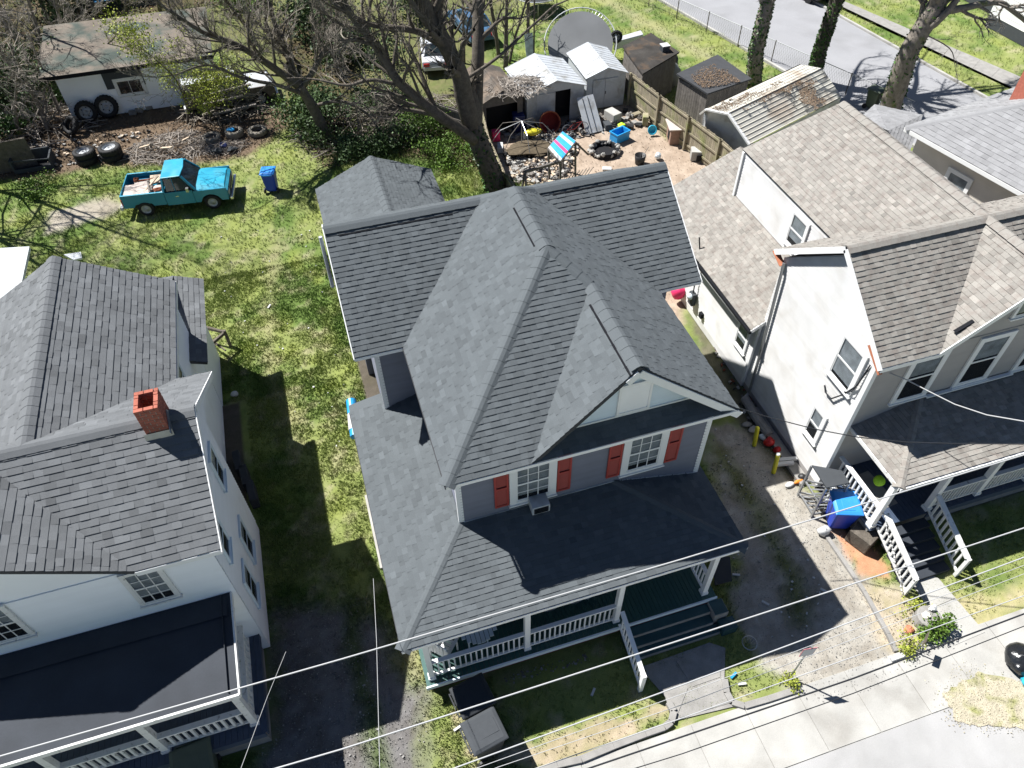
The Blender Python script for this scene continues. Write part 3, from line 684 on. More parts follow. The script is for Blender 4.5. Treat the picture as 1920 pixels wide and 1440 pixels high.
siding(H1, 'blue_siding', (8.02, 14.4, 0), (1, 0, 0), [(0, .6), (.96, .6), (.96, 6.2), (0, 6.2)])
siding(H1, 'blue_siding', (8.02, YW, 0), (0, 1, 0), [(0, .6), (4.5, .6), (4.5, 6.3), (0, 6.3)], e=.16)
siding(H1, 'blue_siding', (1.58, 14.4, 0), (0, -1, 0), [(0, 4.0), (4.5, 4.0), (4.5, 6.3), (0, 6.3)], e=.16)
for (x, y, z0) in ((1.56, YW-.02, 3.98), (8.04, YW-.02, 3.2), (.52, 14.38, 3.5)):
    MB().box(x-.07, x+.07, y-.012, y+.07, z0, 6.36).build('corner_board', 'white', H1)
# fascias, rakes, gutter
for p, q in (((XL+.01, YF-.01, ZE-.1), (XR, YF-.01, ZE-.1)), ((CXL, YE-.01, ZE-.1), (XL, YE-.01, ZE-.1)), ((XR, YE-.01, ZE-.1), (CXR, YE-.01, ZE-.1)), ((PXL, PYF-.012, PE-.1), (PXR, PYF-.012, PE-.1)), ((PXL-.012, PYF, PE-.1), (PXL-.012, 14.9, PE-.1)), ((XL-.012, YF, ZE-.1), (XL-.012, YE, ZE-.1)), ((PXR+.012, PYF, PE-.1), (PXR+.012, YW+.4, PE-.1)), ((XR+.012, YF, ZE-.1), (XR+.012, YE, ZE-.1))):
    MB().beam(Vector(p)+Vector((0, 0, .03)), Vector(q)+Vector((0, 0, .03)), .022, .1).build('fascia', 'white' if p[0] != q[0] else 'deck', H1)
MB().beam((5.78, 9.715, 8.16), (8.42, YF-.018, 6.24), .03, .2, up=(0, 0, 1)).build('rake_board', 'white', H1)
MB().beam((5.78, 9.718, 8.16), (5.5, 9.68, 7.96), .028, .2, up=(0, 0, 1)).build('rake_board', 'white', H1)
MB().beam((3.95, YW-.06, 6.76), (7.6, YW-.06, 6.76), .03, .05).build('flashing', 'white', H1)
for s_ in ((CXL-.015, 1), (CXR+.01, 1)):
    MB().beam((s_[0], YE, ZE-.08), (s_[0], CY, CZ-.08), .025, .17).build('rake_board', 'white', H1)
    MB().beam((s_[0], CY, CZ-.08), (s_[0], 19.81, ZE-.08), .025, .17).build('rake_board', 'white', H1)
MB().tube([(CXL-.12, 16.6, 8.3), (CXL-.12, 16.55, 7.3), (CXL-.12, 16.5, 6.7)], .05, 8).build('vent_pipe', 'whitemetal', H1)
MB().beam((1.62, YW-.03, 4.03), (5.6, YW-.03, 4.05), .04, .05).build('flashing', 'whitemetal', H1)
MB().beam((5.6, YW-.03, 4.05), (8.0, YW-.03, 3.38), .04, .05).build('flashing', 'whitemetal', H1)
# windows
window(H1, (2.80, YW-.016, 4.27), (1, 0, 0), 1.2, 1.62, .17, blind=.86); window(H1, (5.73, YW-.016, 4.27), (1, 0, 0), 1.2, 1.62, .17, blind=.86)
for x in (2.42, 4.02, 5.35, 6.95): shutter(H1, (x, YW-.016, 4.31), (1, 0, 0), .36, 1.54)
MB().box(5.44, 6.14, YW-.075, YW-.03, 6.86, 7.72).build('gable_vent_board', 'gablevent', H1)
for a in ((5.38, 5.44, 6.8, 7.8), (6.14, 6.2, 6.8, 7.8), (5.44, 6.14, 6.8, 6.86), (5.44, 6.14, 7.72, 7.8)): MB().box(a[0], a[1], YW-.09, YW-.03, a[2], a[3]).build('vent_trim', 'white', H1)
window(H1, (8.3, 14.385, 4.6), (1, 0, 0), .5, 1.5, .1, 1, 1); window(H1, (8.995, 15.5, 4.6), (0, 1, 0), .9, 1.5, .12, 1, 1)
window(H1, (1.56, 12.9, 4.5), (0, -1, 0), .9, 1.4, .12, 1, 1)
window(H1, (2.8, YW-.016, 1.2), (1, 0, 0), 1.1, 1.7, .12, 1, 1); MB().box(4.9, 5.85, YW-.05, YW-.001, .66, 2.75).build('front_door', 'oldwhite', H1)
# porch: brick base, boards, posts, rails, steps
MB().prism([(-.12, 7.6, 0), (5.02, 7.6, 0), (5.02, YW-.02, 0), (-.12, YW-.02, 0)], (0, 0, .56)).build('porch_base', 'redbrick', H1)
MB().prism([(5.03, 7.6, 0), (8.0, 7.6, 0), (8.0, YW-.02, 0), (5.03, YW-.02, 0)], (0, 0, .55)).build('porch_base', 'redbrick', H1)
planks(H1, 'greenfloor', -.2, 8.02, 7.47, YW-.02, .65, 'y', .12)
planks(H1, 'greenfloor', -.2, 1.5, YW, 14.3, .65, 'x', .12)
wallbox(H1, 'redbrick', [(-.12, YW), (1.5, YW), (1.5, 14.3), (-.12, 14.3)], 0, .56, 'porch_base')
MB().box(-.22, 5.05, 7.42, 7.465, .53, .68).build('floor_edge', 'pale_siding', H1); MB().box(5.05, 8.03, 7.425, 7.465, .54, .67).build('floor_edge', 'pale_siding', H1)
for x in (-.02, 2.56, 5.08, 7.72): post(H1, x, 7.68, .65, 3.22)
for y in (10.1, 12.3, 14.2): post(H1, -.02, y, .65, 3.22)
rail(H1, (.05, 7.68, .65), (2.49, 7.68, .65)); rail(H1, (2.63, 7.68, .65), (5.01, 7.68, .65)); rail(H1, (-.02, 10.03, .65), (-.02, 7.75, .65)); rail(H1, (-.02, 12.2, .65), (-.02, 10.2, .65)); rail(H1, (7.72, 7.76, .65), (7.72, YW-.05, .65))
for i, (y1, z) in enumerate(((7.42, .49), (7.18, .32), (6.94, .15))):
    MB().box(5.2, 7.72+.12*(i > 1), y1-.24, y1-.004, 0, z).build('step', 'greenstep', H1)
    MB().box(5.2, 7.72+.12*(i > 1), y1-.256, y1-.242, z-.15, z-.012).build('step_riser', 'oldconcrete', H1)
MB().box(7.74, 8.16, 6.98, 7.41, 0, .58).build('step_pier', 'oldconcrete', H1, bevel=.01); MB().box(7.76, 8.14, 7.0, 7.4, .581, .6).build('pier_cap', 'greenstep', H1)
MB().box(7.86, 8.3, 6.6, 6.95, 0, .33).build('step_pier', 'greenstep', H1, bevel=.01)
rail(H1, (5.12, 7.5, .62), (5.12, 5.95, .05), .12, .88, .15, wtop=.12); post(H1, 5.12, 5.95, 0, 1.0, .11, cap=False)
H2c = thing('air_conditioner', 'small window air conditioner under the left front window of the grey house', 'air conditioner', (3.5, YW-.3, 4.05))
MB().box(3.27, 3.73, YW-.42, YW-.05, 4.12, 4.42).build('case', 'whitemetal', H2c, bevel=.012); MB().box(3.31, 3.69, YW-.428, YW-.421, 4.16, 4.38).build('grille', 'bingrey', H2c)
m = MB()
for i in range(7): m.box(3.33, 3.67, YW-.437, YW-.43, 4.17+i*.03, 4.182+i*.03)
m.build('fins', 'vent', H2c)

# ================= left house =================
HL = thing('white_house', 'white painted two-storey house with grey shingle roof and brick chimney', 'house', (-8, 14, 0))
r2 = Roofer(HL, 'shingle_left', .168, .2, .32, seed=9)
e_, z_ = 5.5, 7.1; cx = -7.45
r2.plane([[(-4.7, 15.5, e_), (-4.7, 19.75, e_), (cx, 19.75, z_), (cx, 12.75, z_)]], eave='y')
r2.plane([[(cx, 12.75, z_), (cx, 19.75, z_), (-10.2, 19.75, e_), (-10.2, 15.5, e_)]], eave='y')
r2.plane([[(-3.8, 12.75, z_), (-3.8, 15.5, e_), (-4.7, 15.5, e_), (cx, 12.75, z_)]])
r2.plane([[(-3.8, 9.9, e_), (-3.8, 12.75, z_), (-8.4, 12.75, z_), (-5.6, 9.9, e_)]])
r2.plane([[(-5.6, 9.9, e_), (-8.4, 12.75, z_), (-8.4, 9.9, z_)]], eave='y')
r2.plane([[(-8.4, 9.9, z_), (-8.4, 12.75, z_), (-11.2, 12.75, e_), (-11.2, 9.9, e_)]], eave='y')
r2.plane([[(cx, 12.75, z_), (-10.2, 15.5, e_), (-12, 15.5, e_), (-12, 12.75, z_)]])
r2.plane([[(-5.3, 18.15, 3.8), (-4.42, 18.15, 3.45), (-4.42, 22.35, 3.45), (-5.3, 22.35, 3.8)]], eave='y')
r2.plane([[(-12, 19.8, 4.6), (-5.3, 19.8, 4.6), (-5.3, 22.35, 3.8), (-12, 22.35, 3.8)]])
r2.cap((cx, 12.75, z_), (cx, 19.75, z_)); r2.cap((-12, 12.75, z_), (-3.8, 12.75, z_)); r2.cap((-8.4, 9.9, z_), (-8.4, 12.75, z_))
r2.finish()
wallbox(HL, 'white_siding', [(-12, 10.1), (-4.08, 10.1), (-4.08, 14.0), (-4.92, 15.3), (-4.92, 19.5), (-12, 19.5)], 0, 5.28)
wallbox(HL, 'white_siding', [(-12, 19.52), (-4.9, 19.52), (-4.9, 22.1), (-12, 22.1)], 0, 3.6)
siding(HL, 'white_siding', (-4.92, 15.3, 0), (0, 1, 0), [(0, .4), (4.2, .4), (4.2, 5.25), (0, 5.25)], .13, .02)
MB().prism([(-4.2, 10.12, 5.28), (-4.2, 15.3, 5.28), (-4.2, 12.75, 6.9)], (.12, 0, 0)).build('gable_wall', 'white_siding', HL)
MB().prism([(-11.0, 10.12, 5.28), (-5.8, 10.12, 5.28), (-8.4, 10.12, 6.9)], (0, .12, 0)).build('gable_wall', 'white_siding', HL)
siding(HL, 'white_siding', (-12, 10.1, 0), (1, 0, 0), [(0, .9), (7.92, .9), (7.92, 5.28), (0, 5.28)], .13, .02)
siding(HL, 'white_siding', (-4.08, 10.1, 0), (0, 1, 0), [(0, .5), (3.9, .5), (3.9, 5.28), (0, 5.28)], .13, .02)
siding(HL, 'white_siding', (-4.08, 10.1, 0), (0, 1, 0), [(0, 5.28), (5.2, 5.28), (2.65, 6.86)], .13, .02)
MB().beam((-3.79, 9.86, 5.42), (-3.79, 12.75, 7.03), .025, .15).build('rake_board', 'white', HL); MB().beam((-3.79, 12.75, 7.03), (-3.79, 15.5, 5.42), .025, .15).build('rake_board', 'white', HL)
MB().beam((-5.6, 9.885, 5.41), (-3.8, 9.885, 5.41), .025, .15).build('fascia', 'white', HL); MB().beam((-4.69, 15.5, 5.41), (-4.69, 19.75, 5.41), .025, .14).build('fascia', 'white', HL)
window(HL, (-6.06, 10.085, 3.86), (1, 0, 0), .88, 1.42, .08, 3, 2, 'oldwhite', .8)
window(HL, (-9.2, 10.085, 3.9), (1, 0, 0), .88, 1.42, .08, 3, 2, 'oldwhite', .5)
for y, z, hh in ((10.9, 3.85, 1.2), (13.0, 3.95, 1.25)): window(HL, (-4.065, y-.35, z), (0, 1, 0), .72, hh, .07, 1, 1, 'pale_siding', .4)
for y, z in ((10.75, 1.25), (12.1, 1.3)): window(HL, (-4.065, y-.1, z), (0, 1, 0), .75, 1.4, .07, 1, 1, 'pale_siding', .3)
window(HL, (-4.9, 16.2, 3.9), (0, 1, 0), .7, 1.2, .07, 1, 1, 'pale_siding', .4)
# brick chimney
MB().box(-4.845, -4.385, 12.365, 12.935, 6.4, 7.2).build('flue_core', 'dark', HL)
def course(z, odd, inner=False):
    pos = []
    x0, x1, y0, y1 = -4.87, -4.36, 12.34, 12.96; L_ = .205; n = (2, 3)
    for side in range(4):
        if side % 2 == 0:
            y = y0 if side == 0 else y1-.1
            s_ = 0 if not odd else -.1
            k = x0+s_
            while k < x1: pos.append((max(k, x0), min(k+.2, x1), y, y+.1)); k += .21
        else:
            x = x0 if side == 1 else x1-.1
            k = y0+.105+(0 if odd else -.1)
            while k < y1-.11: pos.append((x, x+.1, max(k, y0+.105), min(k+.2, y1-.105))); k += .21
    return [p for p in pos if p[1]-p[0] > .03 and p[3]-p[2] > .03]
zc = 6.55; i = 0
while zc < 7.72:
    for x0, x1, y0, y1 in course(zc, i % 2):
        j = R.uniform(-.003, .003); MB().box(x0+.004+j, x1-.004+j, y0+.004, y1-.004, zc, zc+.062).build('brick', 'brick', HL)
    zc += .072; i += 1
MB().box(-4.86, -4.785, 12.35, 12.95, 6.5, 7.7).box(-4.445, -4.37, 12.35, 12.95, 6.5, 7.7).box(-4.785, -4.445, 12.35, 12.425, 6.5, 7.7).box(-4.785, -4.445, 12.875, 12.95, 6.5, 7.7).build('mortar_bed', 'mortar', HL)
MB().prism([(-4.92, 12.28, 6.78), (-4.31, 12.28, 6.78), (-4.31, 12.335, 7.02), (-4.92, 12.335, 7.02)], (0, -.012, .006)).build('flashing', 'metal', HL)
MB().beam((-4.345, 12.28, 6.92), (-4.345, 12.75, 7.2), .02, .22).build('flashing', 'metal', HL)
# flat porch roof, posts, deck
MB().prism([(-12, 7.62, 3.12), (-4.22, 7.62, 3.12), (-4.22, 10.08, 3.3), (-12, 10.08, 3.3)], (0, 0, .05)).build('porch_roof', 'tar', HL)
MB().beam((-12, 9.75, 3.35), (-4.3, 9.75, 3.35), .5, .012).build('membrane_lap', 'tar', HL); MB().beam((-4.42, 7.7, 3.19), (-4.42, 10.05, 3.37), .1, .012, up=(1, 0, 0)).build('membrane_lap', 'tar', HL)
MB().beam((-12, 7.6, 3.11), (-4.2, 7.6, 3.11), .05, .16).build('fascia', 'oldwhite', HL); MB().beam((-4.19, 7.6, 3.11), (-4.19, 10.08, 3.3), .04, .16).build('fascia', 'oldwhite', HL)
MB().prism([(-12, 7.72, 2.98), (-4.3, 7.72, 2.98), (-4.3, 10.05, 3.1), (-12, 10.05, 3.1)], (0, 0, .02)).build('porch_ceiling', 'oldwhite', HL)
planks(HL, 'bluefloor', -12, -4.18, 7.5, 10.08, .92, 'y', .14)
MB().box(-12, -4.26, 7.6, 10.06, 0, .86).build('porch_base', 'oldconcrete', HL); MB().box(-12, -4.2, 7.46, 7.495, .72, .94).build('floor_edge', 'bluefloor', HL); MB().box(-4.176, -4.15, 7.5, 10.08, .72, .94).build('floor_edge', 'bluefloor', HL)
for x in (-4.42, -6.5, -8.6, -10.7): post(HL, x, 7.82, .92, 3.02, .16, 'oldwhite')
rail(HL, (-6.42, 7.82, .92), (-4.5, 7.82, .92), .14, .85, .17, 'oldwhite', .14, .06); rail(HL, (-8.52, 7.82, .92), (-6.58, 7.82, .92), .14, .85, .17, 'oldwhite', .14, .06)
rail(HL, (-10.6, 7.82, .92), (-8.68, 7.82, .92), .14, .85, .17, 'oldwhite', .14, .06); rail(HL, (-4.42, 7.9, .92), (-4.42, 10.0, .92), .14, .85, .17, 'oldwhite', .14, .06)
# flat-roofed addition behind the ridge
wallbox(HL, 'white_siding', [(-12.8, 15.2), (-9.6, 15.2), (-9.6, 22), (-12.8, 22)], 0, 4.3)
p4 = [G(55, 462, 4.5), G(41, 528, 4.5), G(0, 560, 4.5), G(-90, 600, 4.5), G(-90, 470, 4.5)]
MB().prism([p-Vector((0, 0, .12)) for p in p4], (0, 0, .12)).build('flat_roof', 'whitemetal', HL)

# ================= right house =================
HR = thing('beige_house', 'beige two-storey house with tan shingle roof and white porch posts', 'house', (17, 13, 0))
r3 = Roofer(HR, 'shingle_tan', .143, .12, .26, seed=14)
rz, ze, rx = 7.9, 5.92, 17.25; gy = 12.4
r3.plane([[(12.85, 9.8, ze), (14.65, 9.8, ze), (rx, gy, rz), (12.85, gy, rz)]])
r3.plane([[(14.65, 9.8, ze), (rx, 9.8, rz), (rx, gy, rz)]], eave='y')
r3.plane([[(rx, 9.8, rz), (rx, gy, rz), (19.85, 9.8, ze)]], eave='y')
r3.plane([[(19.85, 9.8, ze), (22, 9.8, ze), (22, gy, rz), (rx, gy, rz)]])
r3.plane([[(12.85, gy, rz), (rx, gy, rz), (14.55, 14.76, 6.103), (14.55, 15.0, ze), (12.85, 15.0, ze)]])
r3.plane([[(rx, gy, rz), (22, gy, rz), (22, 15.0, ze), (19.95, 15.0, ze), (19.95, 14.76, 6.103)]])
r3.plane([[(14.55, 14.76, 6.103), (rx, gy, rz), (rx, 19.1, rz), (14.55, 20.15, 6.103)]], eave='y')
r3.plane([[(19.95, 14.76, 6.103), (rx, gy, rz), (rx, 19.1, rz), (19.95, 20.15, 6.103)]], eave='y')
r3.cap((12.85, gy, rz), (22, gy, rz)); r3.cap((rx, gy, rz), (rx, 19.1, rz)); r3.cap((rx, 9.8, rz), (rx, gy, rz))
r3.plane([[(12.55, 14.6, 2.98), (14.6, 14.6, 4.3), (14.6, 20.1, 4.3), (12.55, 20.1, 2.98)], [(12.55, 20.1, 2.98), (15.7, 20.1, 5.008), (15.7, 21.9, 5.008), (12.55, 22.5, 2.98)]], eave='y')
r3.plane([[(18.5, 20.1, 3.2), (15.7, 20.1, 5.008), (15.7, 21.9, 5.008), (18.5, 21.9, 3.2)]], eave='y')
px0, py0, pe, pw = 13.2, 7.84, 3.08, 3.62
r3.plane([[(px0, py0, pe), (22, py0, pe), (22, 10.08, pw), (15.3, 10.08, pw)]])
r3.plane([[(px0, py0, pe), (15.3, 10.08, pw), (px0, 10.08, pe)]], eave='y')
r3.cap((px0, py0, pe), (15.3, 10.08, pw))
r3.finish()
vent(HR, (13.3, gy, rz), (16.6, gy, rz), (0, -.2, -.14)); vent(HR, (rx, 13.0, rz), (rx, 18.7, rz), (-.2, 0, -.14)); vent(HR, (rx, 10.1, rz), (rx, 11.6, rz), (-.2, 0, -.14)); vent(HR, (17.9, gy, rz), (21, gy, rz), (0, -.2, -.14))
wallbox(HR, 'taupe_siding', [(13.02, 10.1), (22, 10.1), (22, 14.7), (13.02, 14.7)], 0, 5.8)
wallbox(HR, 'taupe_siding', [(14.62, 14.72), (19.8, 14.72), (19.8, 19.5), (14.62, 20.05)], 0, 6.02)
wallbox(HR, 'cream_siding', [(12.95, 14.72), (14.78, 14.72), (14.78, 22.4), (12.95, 22.4)], 0, 3.0)
wallbox(HR, 'cream_siding', [(14.6, 20.07), (18.3, 20.07), (18.3, 21.8), (14.6, 21.8)], 0, 3.0)
MB().prism([(13.02, 10.12, 5.8), (13.02, 14.7, 5.8), (13.02, 12.4, 7.6)], (.12, 0, 0)).build('gable_wall', 'cream_siding', HR)
siding(HR, 'cream_siding', (13.02, 14.7, 0), (0, -1, 0), [(0, .25), (4.6, .25), (4.6, 5.8), (0, 5.8)], .12, .02); siding(HR, 'cream_siding', (13.02, 14.7, 0), (0, -1, 0), [(0, 5.8), (4.6, 5.8), (2.3, 7.55)], .12, .02)
siding(HR, 'cream_siding', (12.95, 22.4, 0), (0, -1, 0), [(0, .3), (7.68, .3), (7.68, 3.0), (0, 3.0)], .12, .02)
siding(HR, 'cream_siding', (14.62, 20.05, 0), (0, -1, 0), [(0, 4.2), (5.3, 4.2), (5.3, 6.02), (0, 6.02)], .12, .02)
siding(HR, 'taupe_siding', (13.02, 10.1, 0), (1, 0, 0), [(0, .5), (8.9, .5), (8.9, 5.8), (0, 5.8)], .12, .02)
MB().prism([(14.75, 10.12, 5.8), (19.7, 10.12, 5.8), (17.25, 10.12, 7.6)], (0, .12, 0)).build('gable_wall', 'taupe_siding', HR)
siding(HR, 'taupe_siding', (14.75, 10.12, 0), (1, 0, 0), [(0, 5.8), (4.9, 5.8), (2.48, 7.55)], .12, .02)
MB().box(12.93, 13.07, 10.0, 10.14, .3, 5.8).build('corner_board', 'white', HR); MB().box(12.88, 12.98, 14.64, 14.74, .3, 3.0).build('corner_board', 'white', HR); MB().box(14.54, 14.64, 20.0, 20.1, 4.2, 6.03).build('corner_board', 'white', HR)
for p, q in (((12.84, 9.8, ze-.09), (12.84, gy, rz-.09)), ((12.84, gy, rz-.09), (12.84, 15.0, ze-.09))): MB().beam(p, q, .025, .17).build('rake_board', 'white', HR)
MB().beam((12.56, 14.6, 2.92), (14.6, 14.59, 4.22), .025, .14).build('rake_board', 'white', HR); MB().beam((12.53, 14.6, 2.88), (12.5, 22.6, 2.88), .09, .1).build('gutter', 'vent', HR)
MB().beam((14.63, 9.78, ze-.09), (rx, 9.78, rz-.09), .025, .17).build('rake_board', 'white', HR); MB().beam((12.85, 9.785, ze-.09), (14.65, 9.785, ze-.09), .025, .14).build('fascia', 'white', HR)
MB().prism([(12.86, 9.82, ze-.3), (13.0, 9.82, ze-.3), (13.0, 10.5, ze+.15), (12.86, 10.5, ze+.15)], (0, 0, .02)).build('soffit_return', 'copper', HR)
MB().prism([(12.8, 14.55, ze-.3), (13.0, 14.55, ze-.3), (13.0, 15.05, ze-.1), (12.8, 15.05, ze-.1)], (0, 0, .02)).build('soffit_return', 'copper', HR)
MB().tube([(12.93, 14.55, 5.72), (12.9, 14.5, 5.5), (12.93, 14.3, 2.4), (12.93, 14.2, .2), (12.7, 14.1, .12)], .05, 8).build('downpipe', 'metal', HR)
MB().prism([(15.05, 9.99, 6.35), (15.5, 9.99, 6.35), (15.5, 9.99, 6.62), (15.3, 9.99, 6.5)], (0, .1, 0)).build('gable_return', 'vent', HR)
window(HR, (13.005, 11.5, 4.1), (0, -1, 0), 1.1, 1.6, .12, 1, 1, 'white', .9); window(HR, (13.005, 11.45, 1.45), (0, -1, 0), .7, 1.3, .11, 1, 1, 'white', .6)
window(HR, (12.935, 15.75, 1.35), (0, -1, 0), .75, 1.15, .09, 1, 1, 'white', .7)
window(HR, (14.605, 16.75, 4.62), (0, -1, 0), .95, 1.25, .1, 1, 1, 'white', .8)
for x in (14.17, 16.28, 18.35): window(HR, (x, 10.085, 3.75), (1, 0, 0), 1.2, 1.95, .14, 1, 1, 'white', .45)
window(HR, (16.9, 10.105, 6.25), (1, 0, 0), .75, .85, .08, 1, 1, 'white', .9, True, False)
MB().beam((15.4, 10.0, pw+.07), (18.4, 10.0, pw+.07), .1, .05).build('flashing', 'white', HR)
# porch of the right house
planks(HR, 'bluefloor', 13.2, 22, 7.9, 10.08, .8, 'y', .14)
MB().box(13.25, 22, 8.0, 10.06, 0, .74).build('porch_base', 'oldconcrete', HR); MB().box(15.15, 22, 7.86, 7.895, .6, .82).build('floor_edge', 'bluefloor', HR)
MB().beam((px0, py0-.02, pe-.07), (22, py0-.02, pe-.07), .07, .1).build('gutter', 'white', HR); MB().beam((px0-.015, py0, pe-.07), (px0-.015, 10.08, pe-.07), .03, .13).build('fascia', 'oldwhite', HR)
for x in (13.32, 15.25, 17.0, 18.8): post(HR, x, 8.05, .8, 2.98, .16, 'white')
rail(HR, (13.32, 8.13, .8), (13.32, 10.0, .8), .12, .88, .16, 'white', .13, .05)
rail(HR, (15.33, 8.05, .8), (16.92, 8.05, .8), .12, .85, .12, 'oldwhite', .12, .04); rail(HR, (17.08, 8.05, .8), (18.72, 8.05, .8), .12, .85, .12, 'oldwhite', .12, .04)
for i, z in enumerate((.66, .53, .4, .27, .14)):
    y = 7.86-.3*i; MB().box(13.5, 15.1, y-.3, y-.006, z-.13, z).build('step', 'tar', HR)
rail(HR, (13.42, 7.9, .75), (13.42, 6.15, .03), .12, .86, .17, 'oldwhite', .16, .055); rail(HR, (15.2, 7.95, .78), (15.2, 6.25, .05), .12, .86, .17, 'oldwhite', .16, .055)
post(HR, 13.42, 6.15, 0, .92, .1, 'oldwhite', False); post(HR, 15.2, 6.2, 0, .95, .1, 'oldwhite', False)
# ================= reusable smaller things =================
def wheel(root, c, r, wd, axis, rimm='rim', dusty='rubber'):
    """tyre with rim as a part of a vehicle; axis is the axle direction"""
    ax = Vector(axis).normalized(); q = ax.to_track_quat('Z', 'Y').to_matrix().to_4x4()
    prof = [(r*.62, -wd*.46), (r*.86, -wd*.5), (r*.97, -wd*.42), (r, -wd*.2), (r, wd*.2), (r*.97, wd*.42), (r*.86, wd*.5), (r*.62, wd*.46), (r*.6, wd*.3)]
    t = MB().lathe(c, prof, 24, q).build('tyre', dusty, root, smooth=True)
    MB().lathe(c, [(r*.62, wd*.44), (r*.6, wd*.36), (r*.5, wd*.2), (r*.34, wd*.16), (r*.3, wd*.3), (r*.13, wd*.34), (.001, wd*.33)], 20, q).build('rim', rimm, t, smooth=True)
    return t
def tyre(label, x, y, r=.4, wd=.24, z=0., tilt=None, rim=True, m='rubber', group=None, n=1, rimm='rim'):
    root = thing('tyre', label, 'tyre', (x, y, z), group=group); q = Matrix.Identity(4) if tilt is None else Vector(tilt).normalized().to_track_quat('Z', 'Y').to_matrix().to_4x4()
    ax = q @ Vector((0, 0, 1)); lift = wd/2 if tilt is None else r*math.sqrt(max(0, 1-ax.z**2))+wd/2*abs(ax.z)
    c = Vector((x, y, z+lift))
    prof = [(r*.58, -wd*.44), (r*.84, -wd*.5), (r*.97, -wd*.4), (r, -wd*.2), (r, wd*.2), (r*.97, wd*.4), (r*.84, wd*.5), (r*.58, wd*.44), (r*.56, wd*.25), (r*.8, 0), (r*.56, -wd*.25), (r*.58, -wd*.44)]
    MB().lathe(c, prof, 28, q).build('tread', m, root, smooth=True)
    mb = MB()
    for k in range(22):
        a = k/22*6.283
        for s in (-1, 1):
            p = Vector((math.cos(a)*r, math.sin(a)*r, s*wd*.18)); p2 = Vector((math.cos(a+.1)*r*1.005, math.sin(a+.1)*r*1.005, s*wd*.36)); mb.beam(c+(q @ p), c+(q @ p2), .05, .02, up=q @ Vector((math.cos(a), math.sin(a), 0)))
    mb.build('tread_blocks', m, root, kind='stuff')
    if rim:
        MB().lathe(c, [(r*.6, wd*.46), (r*.56, wd*.38), (r*.5, wd*.1), (r*.34, wd*.06), (r*.3, wd*.24), (r*.14, wd*.28), (r*.12, wd*.1), (.001, wd*.1)], 22, q).build('rim', rimm, root, smooth=True)
        mb = MB()
        for k in range(5):
            a = k/5*6.283; p = Vector((math.cos(a)*r*.41, math.sin(a)*r*.41, wd*.085)); mb.lathe(c+(q @ p), [(.001, .012), (.035, .012), (.035, 0)], 8, q)
        mb.build('rim_holes', 'dark', root)
    return root
def bin_(name, label, x, y, rz, mb_, ml, h=1.05, wd=.6, dp=.7, group=None, scale=1., lidm=None, cat='bin', wheels=True):
    root = thing(name, label, cat, (x, y, 0), rz, group); s = scale; T = lambda p: (p[0]*s, p[1]*s, p[2]*s)
    w0, d0, w1, d1 = wd*.40, dp*.36, wd*.5, dp*.5
    b = [(-w0, -d0, .06), (w0, -d0, .06), (w0, d0, .06), (-w0, d0, .06)]; t = [(-w1, -d1, h), (w1, -d1, h), (w1, d1, h), (-w1, d1, h)]
    MB().add([T(p) for p in b+t], [(3, 2, 1, 0), (0, 1, 5, 4), (1, 2, 6, 5), (2, 3, 7, 6), (3, 0, 4, 7), (4, 5, 6, 7)]).build('body', mb_, root, loc=(0, 0, 0), local=True, bevel=.08*s)
    m = MB(); e = .035
    m.add([T(p) for p in [(-w1-e, -d1-e, h+.005), (w1+e, -d1-e, h+.005), (w1+e, d1+e, h+.005), (-w1-e, d1+e, h+.005), (-w1-e, -d1-e, h+.05), (w1+e, -d1-e, h+.05), (w1+e, d1+e, h+.05), (-w1-e, d1+e, h+.05), (-w1+.05, -d1+.06, h+.085), (w1-.05, -d1+.06, h+.085), (w1-.05, d1-.04, h+.1), (-w1+.05, d1-.04, h+.1)]],
          [(3, 2, 1, 0), (0, 1, 5, 4), (1, 2, 6, 5), (2, 3, 7, 6), (3, 0, 4, 7), (4, 5, 9, 8), (5, 6, 10, 9), (6, 7, 11, 10), (7, 4, 8, 11), (8, 9, 10, 11)])
    lid = m.build('lid', ml, root, loc=(0, 0, 0), local=True, bevel=.022*s)
    MB().box(-w1*.45*s, w1*.45*s, -d1*.75*s, d1*.45*s, (h+.088)*s, (h+.098)*s).build('lid_panel', ml, lid, loc=(0, 0, 0), local=True, bevel=.006)
    MB().box(-w1*.8*s, w1*.8*s, (d1+.06)*s, (d1+.09)*s, (h-.02)*s, (h+.03)*s).box(-w1*.8*s, -w1*.7*s, d1*s, (d1+.07)*s, (h-.02)*s, (h+.02)*s).box(w1*.7*s, w1*.8*s, d1*s, (d1+.07)*s, (h-.02)*s, (h+.02)*s).build('handle', ml, root, loc=(0, 0, 0), local=True)
    if wheels:
        for sx in (-1, 1):
            c = Vector((sx*(w0+.06)*s, (d0-.02)*s, .13*s)); q = Vector((sx, 0, 0)).to_track_quat('Z', 'Y').to_matrix().to_4x4()
            m = MB().lathe(c, [(.08*s, -.03*s), (.13*s, -.03*s), (.13*s, .03*s), (.08*s, .03*s), (.02, .02*s), (.001, .02*s)], 16, q); m.build('wheel', 'black', root, loc=(0, 0, 0), local=True)
    return root
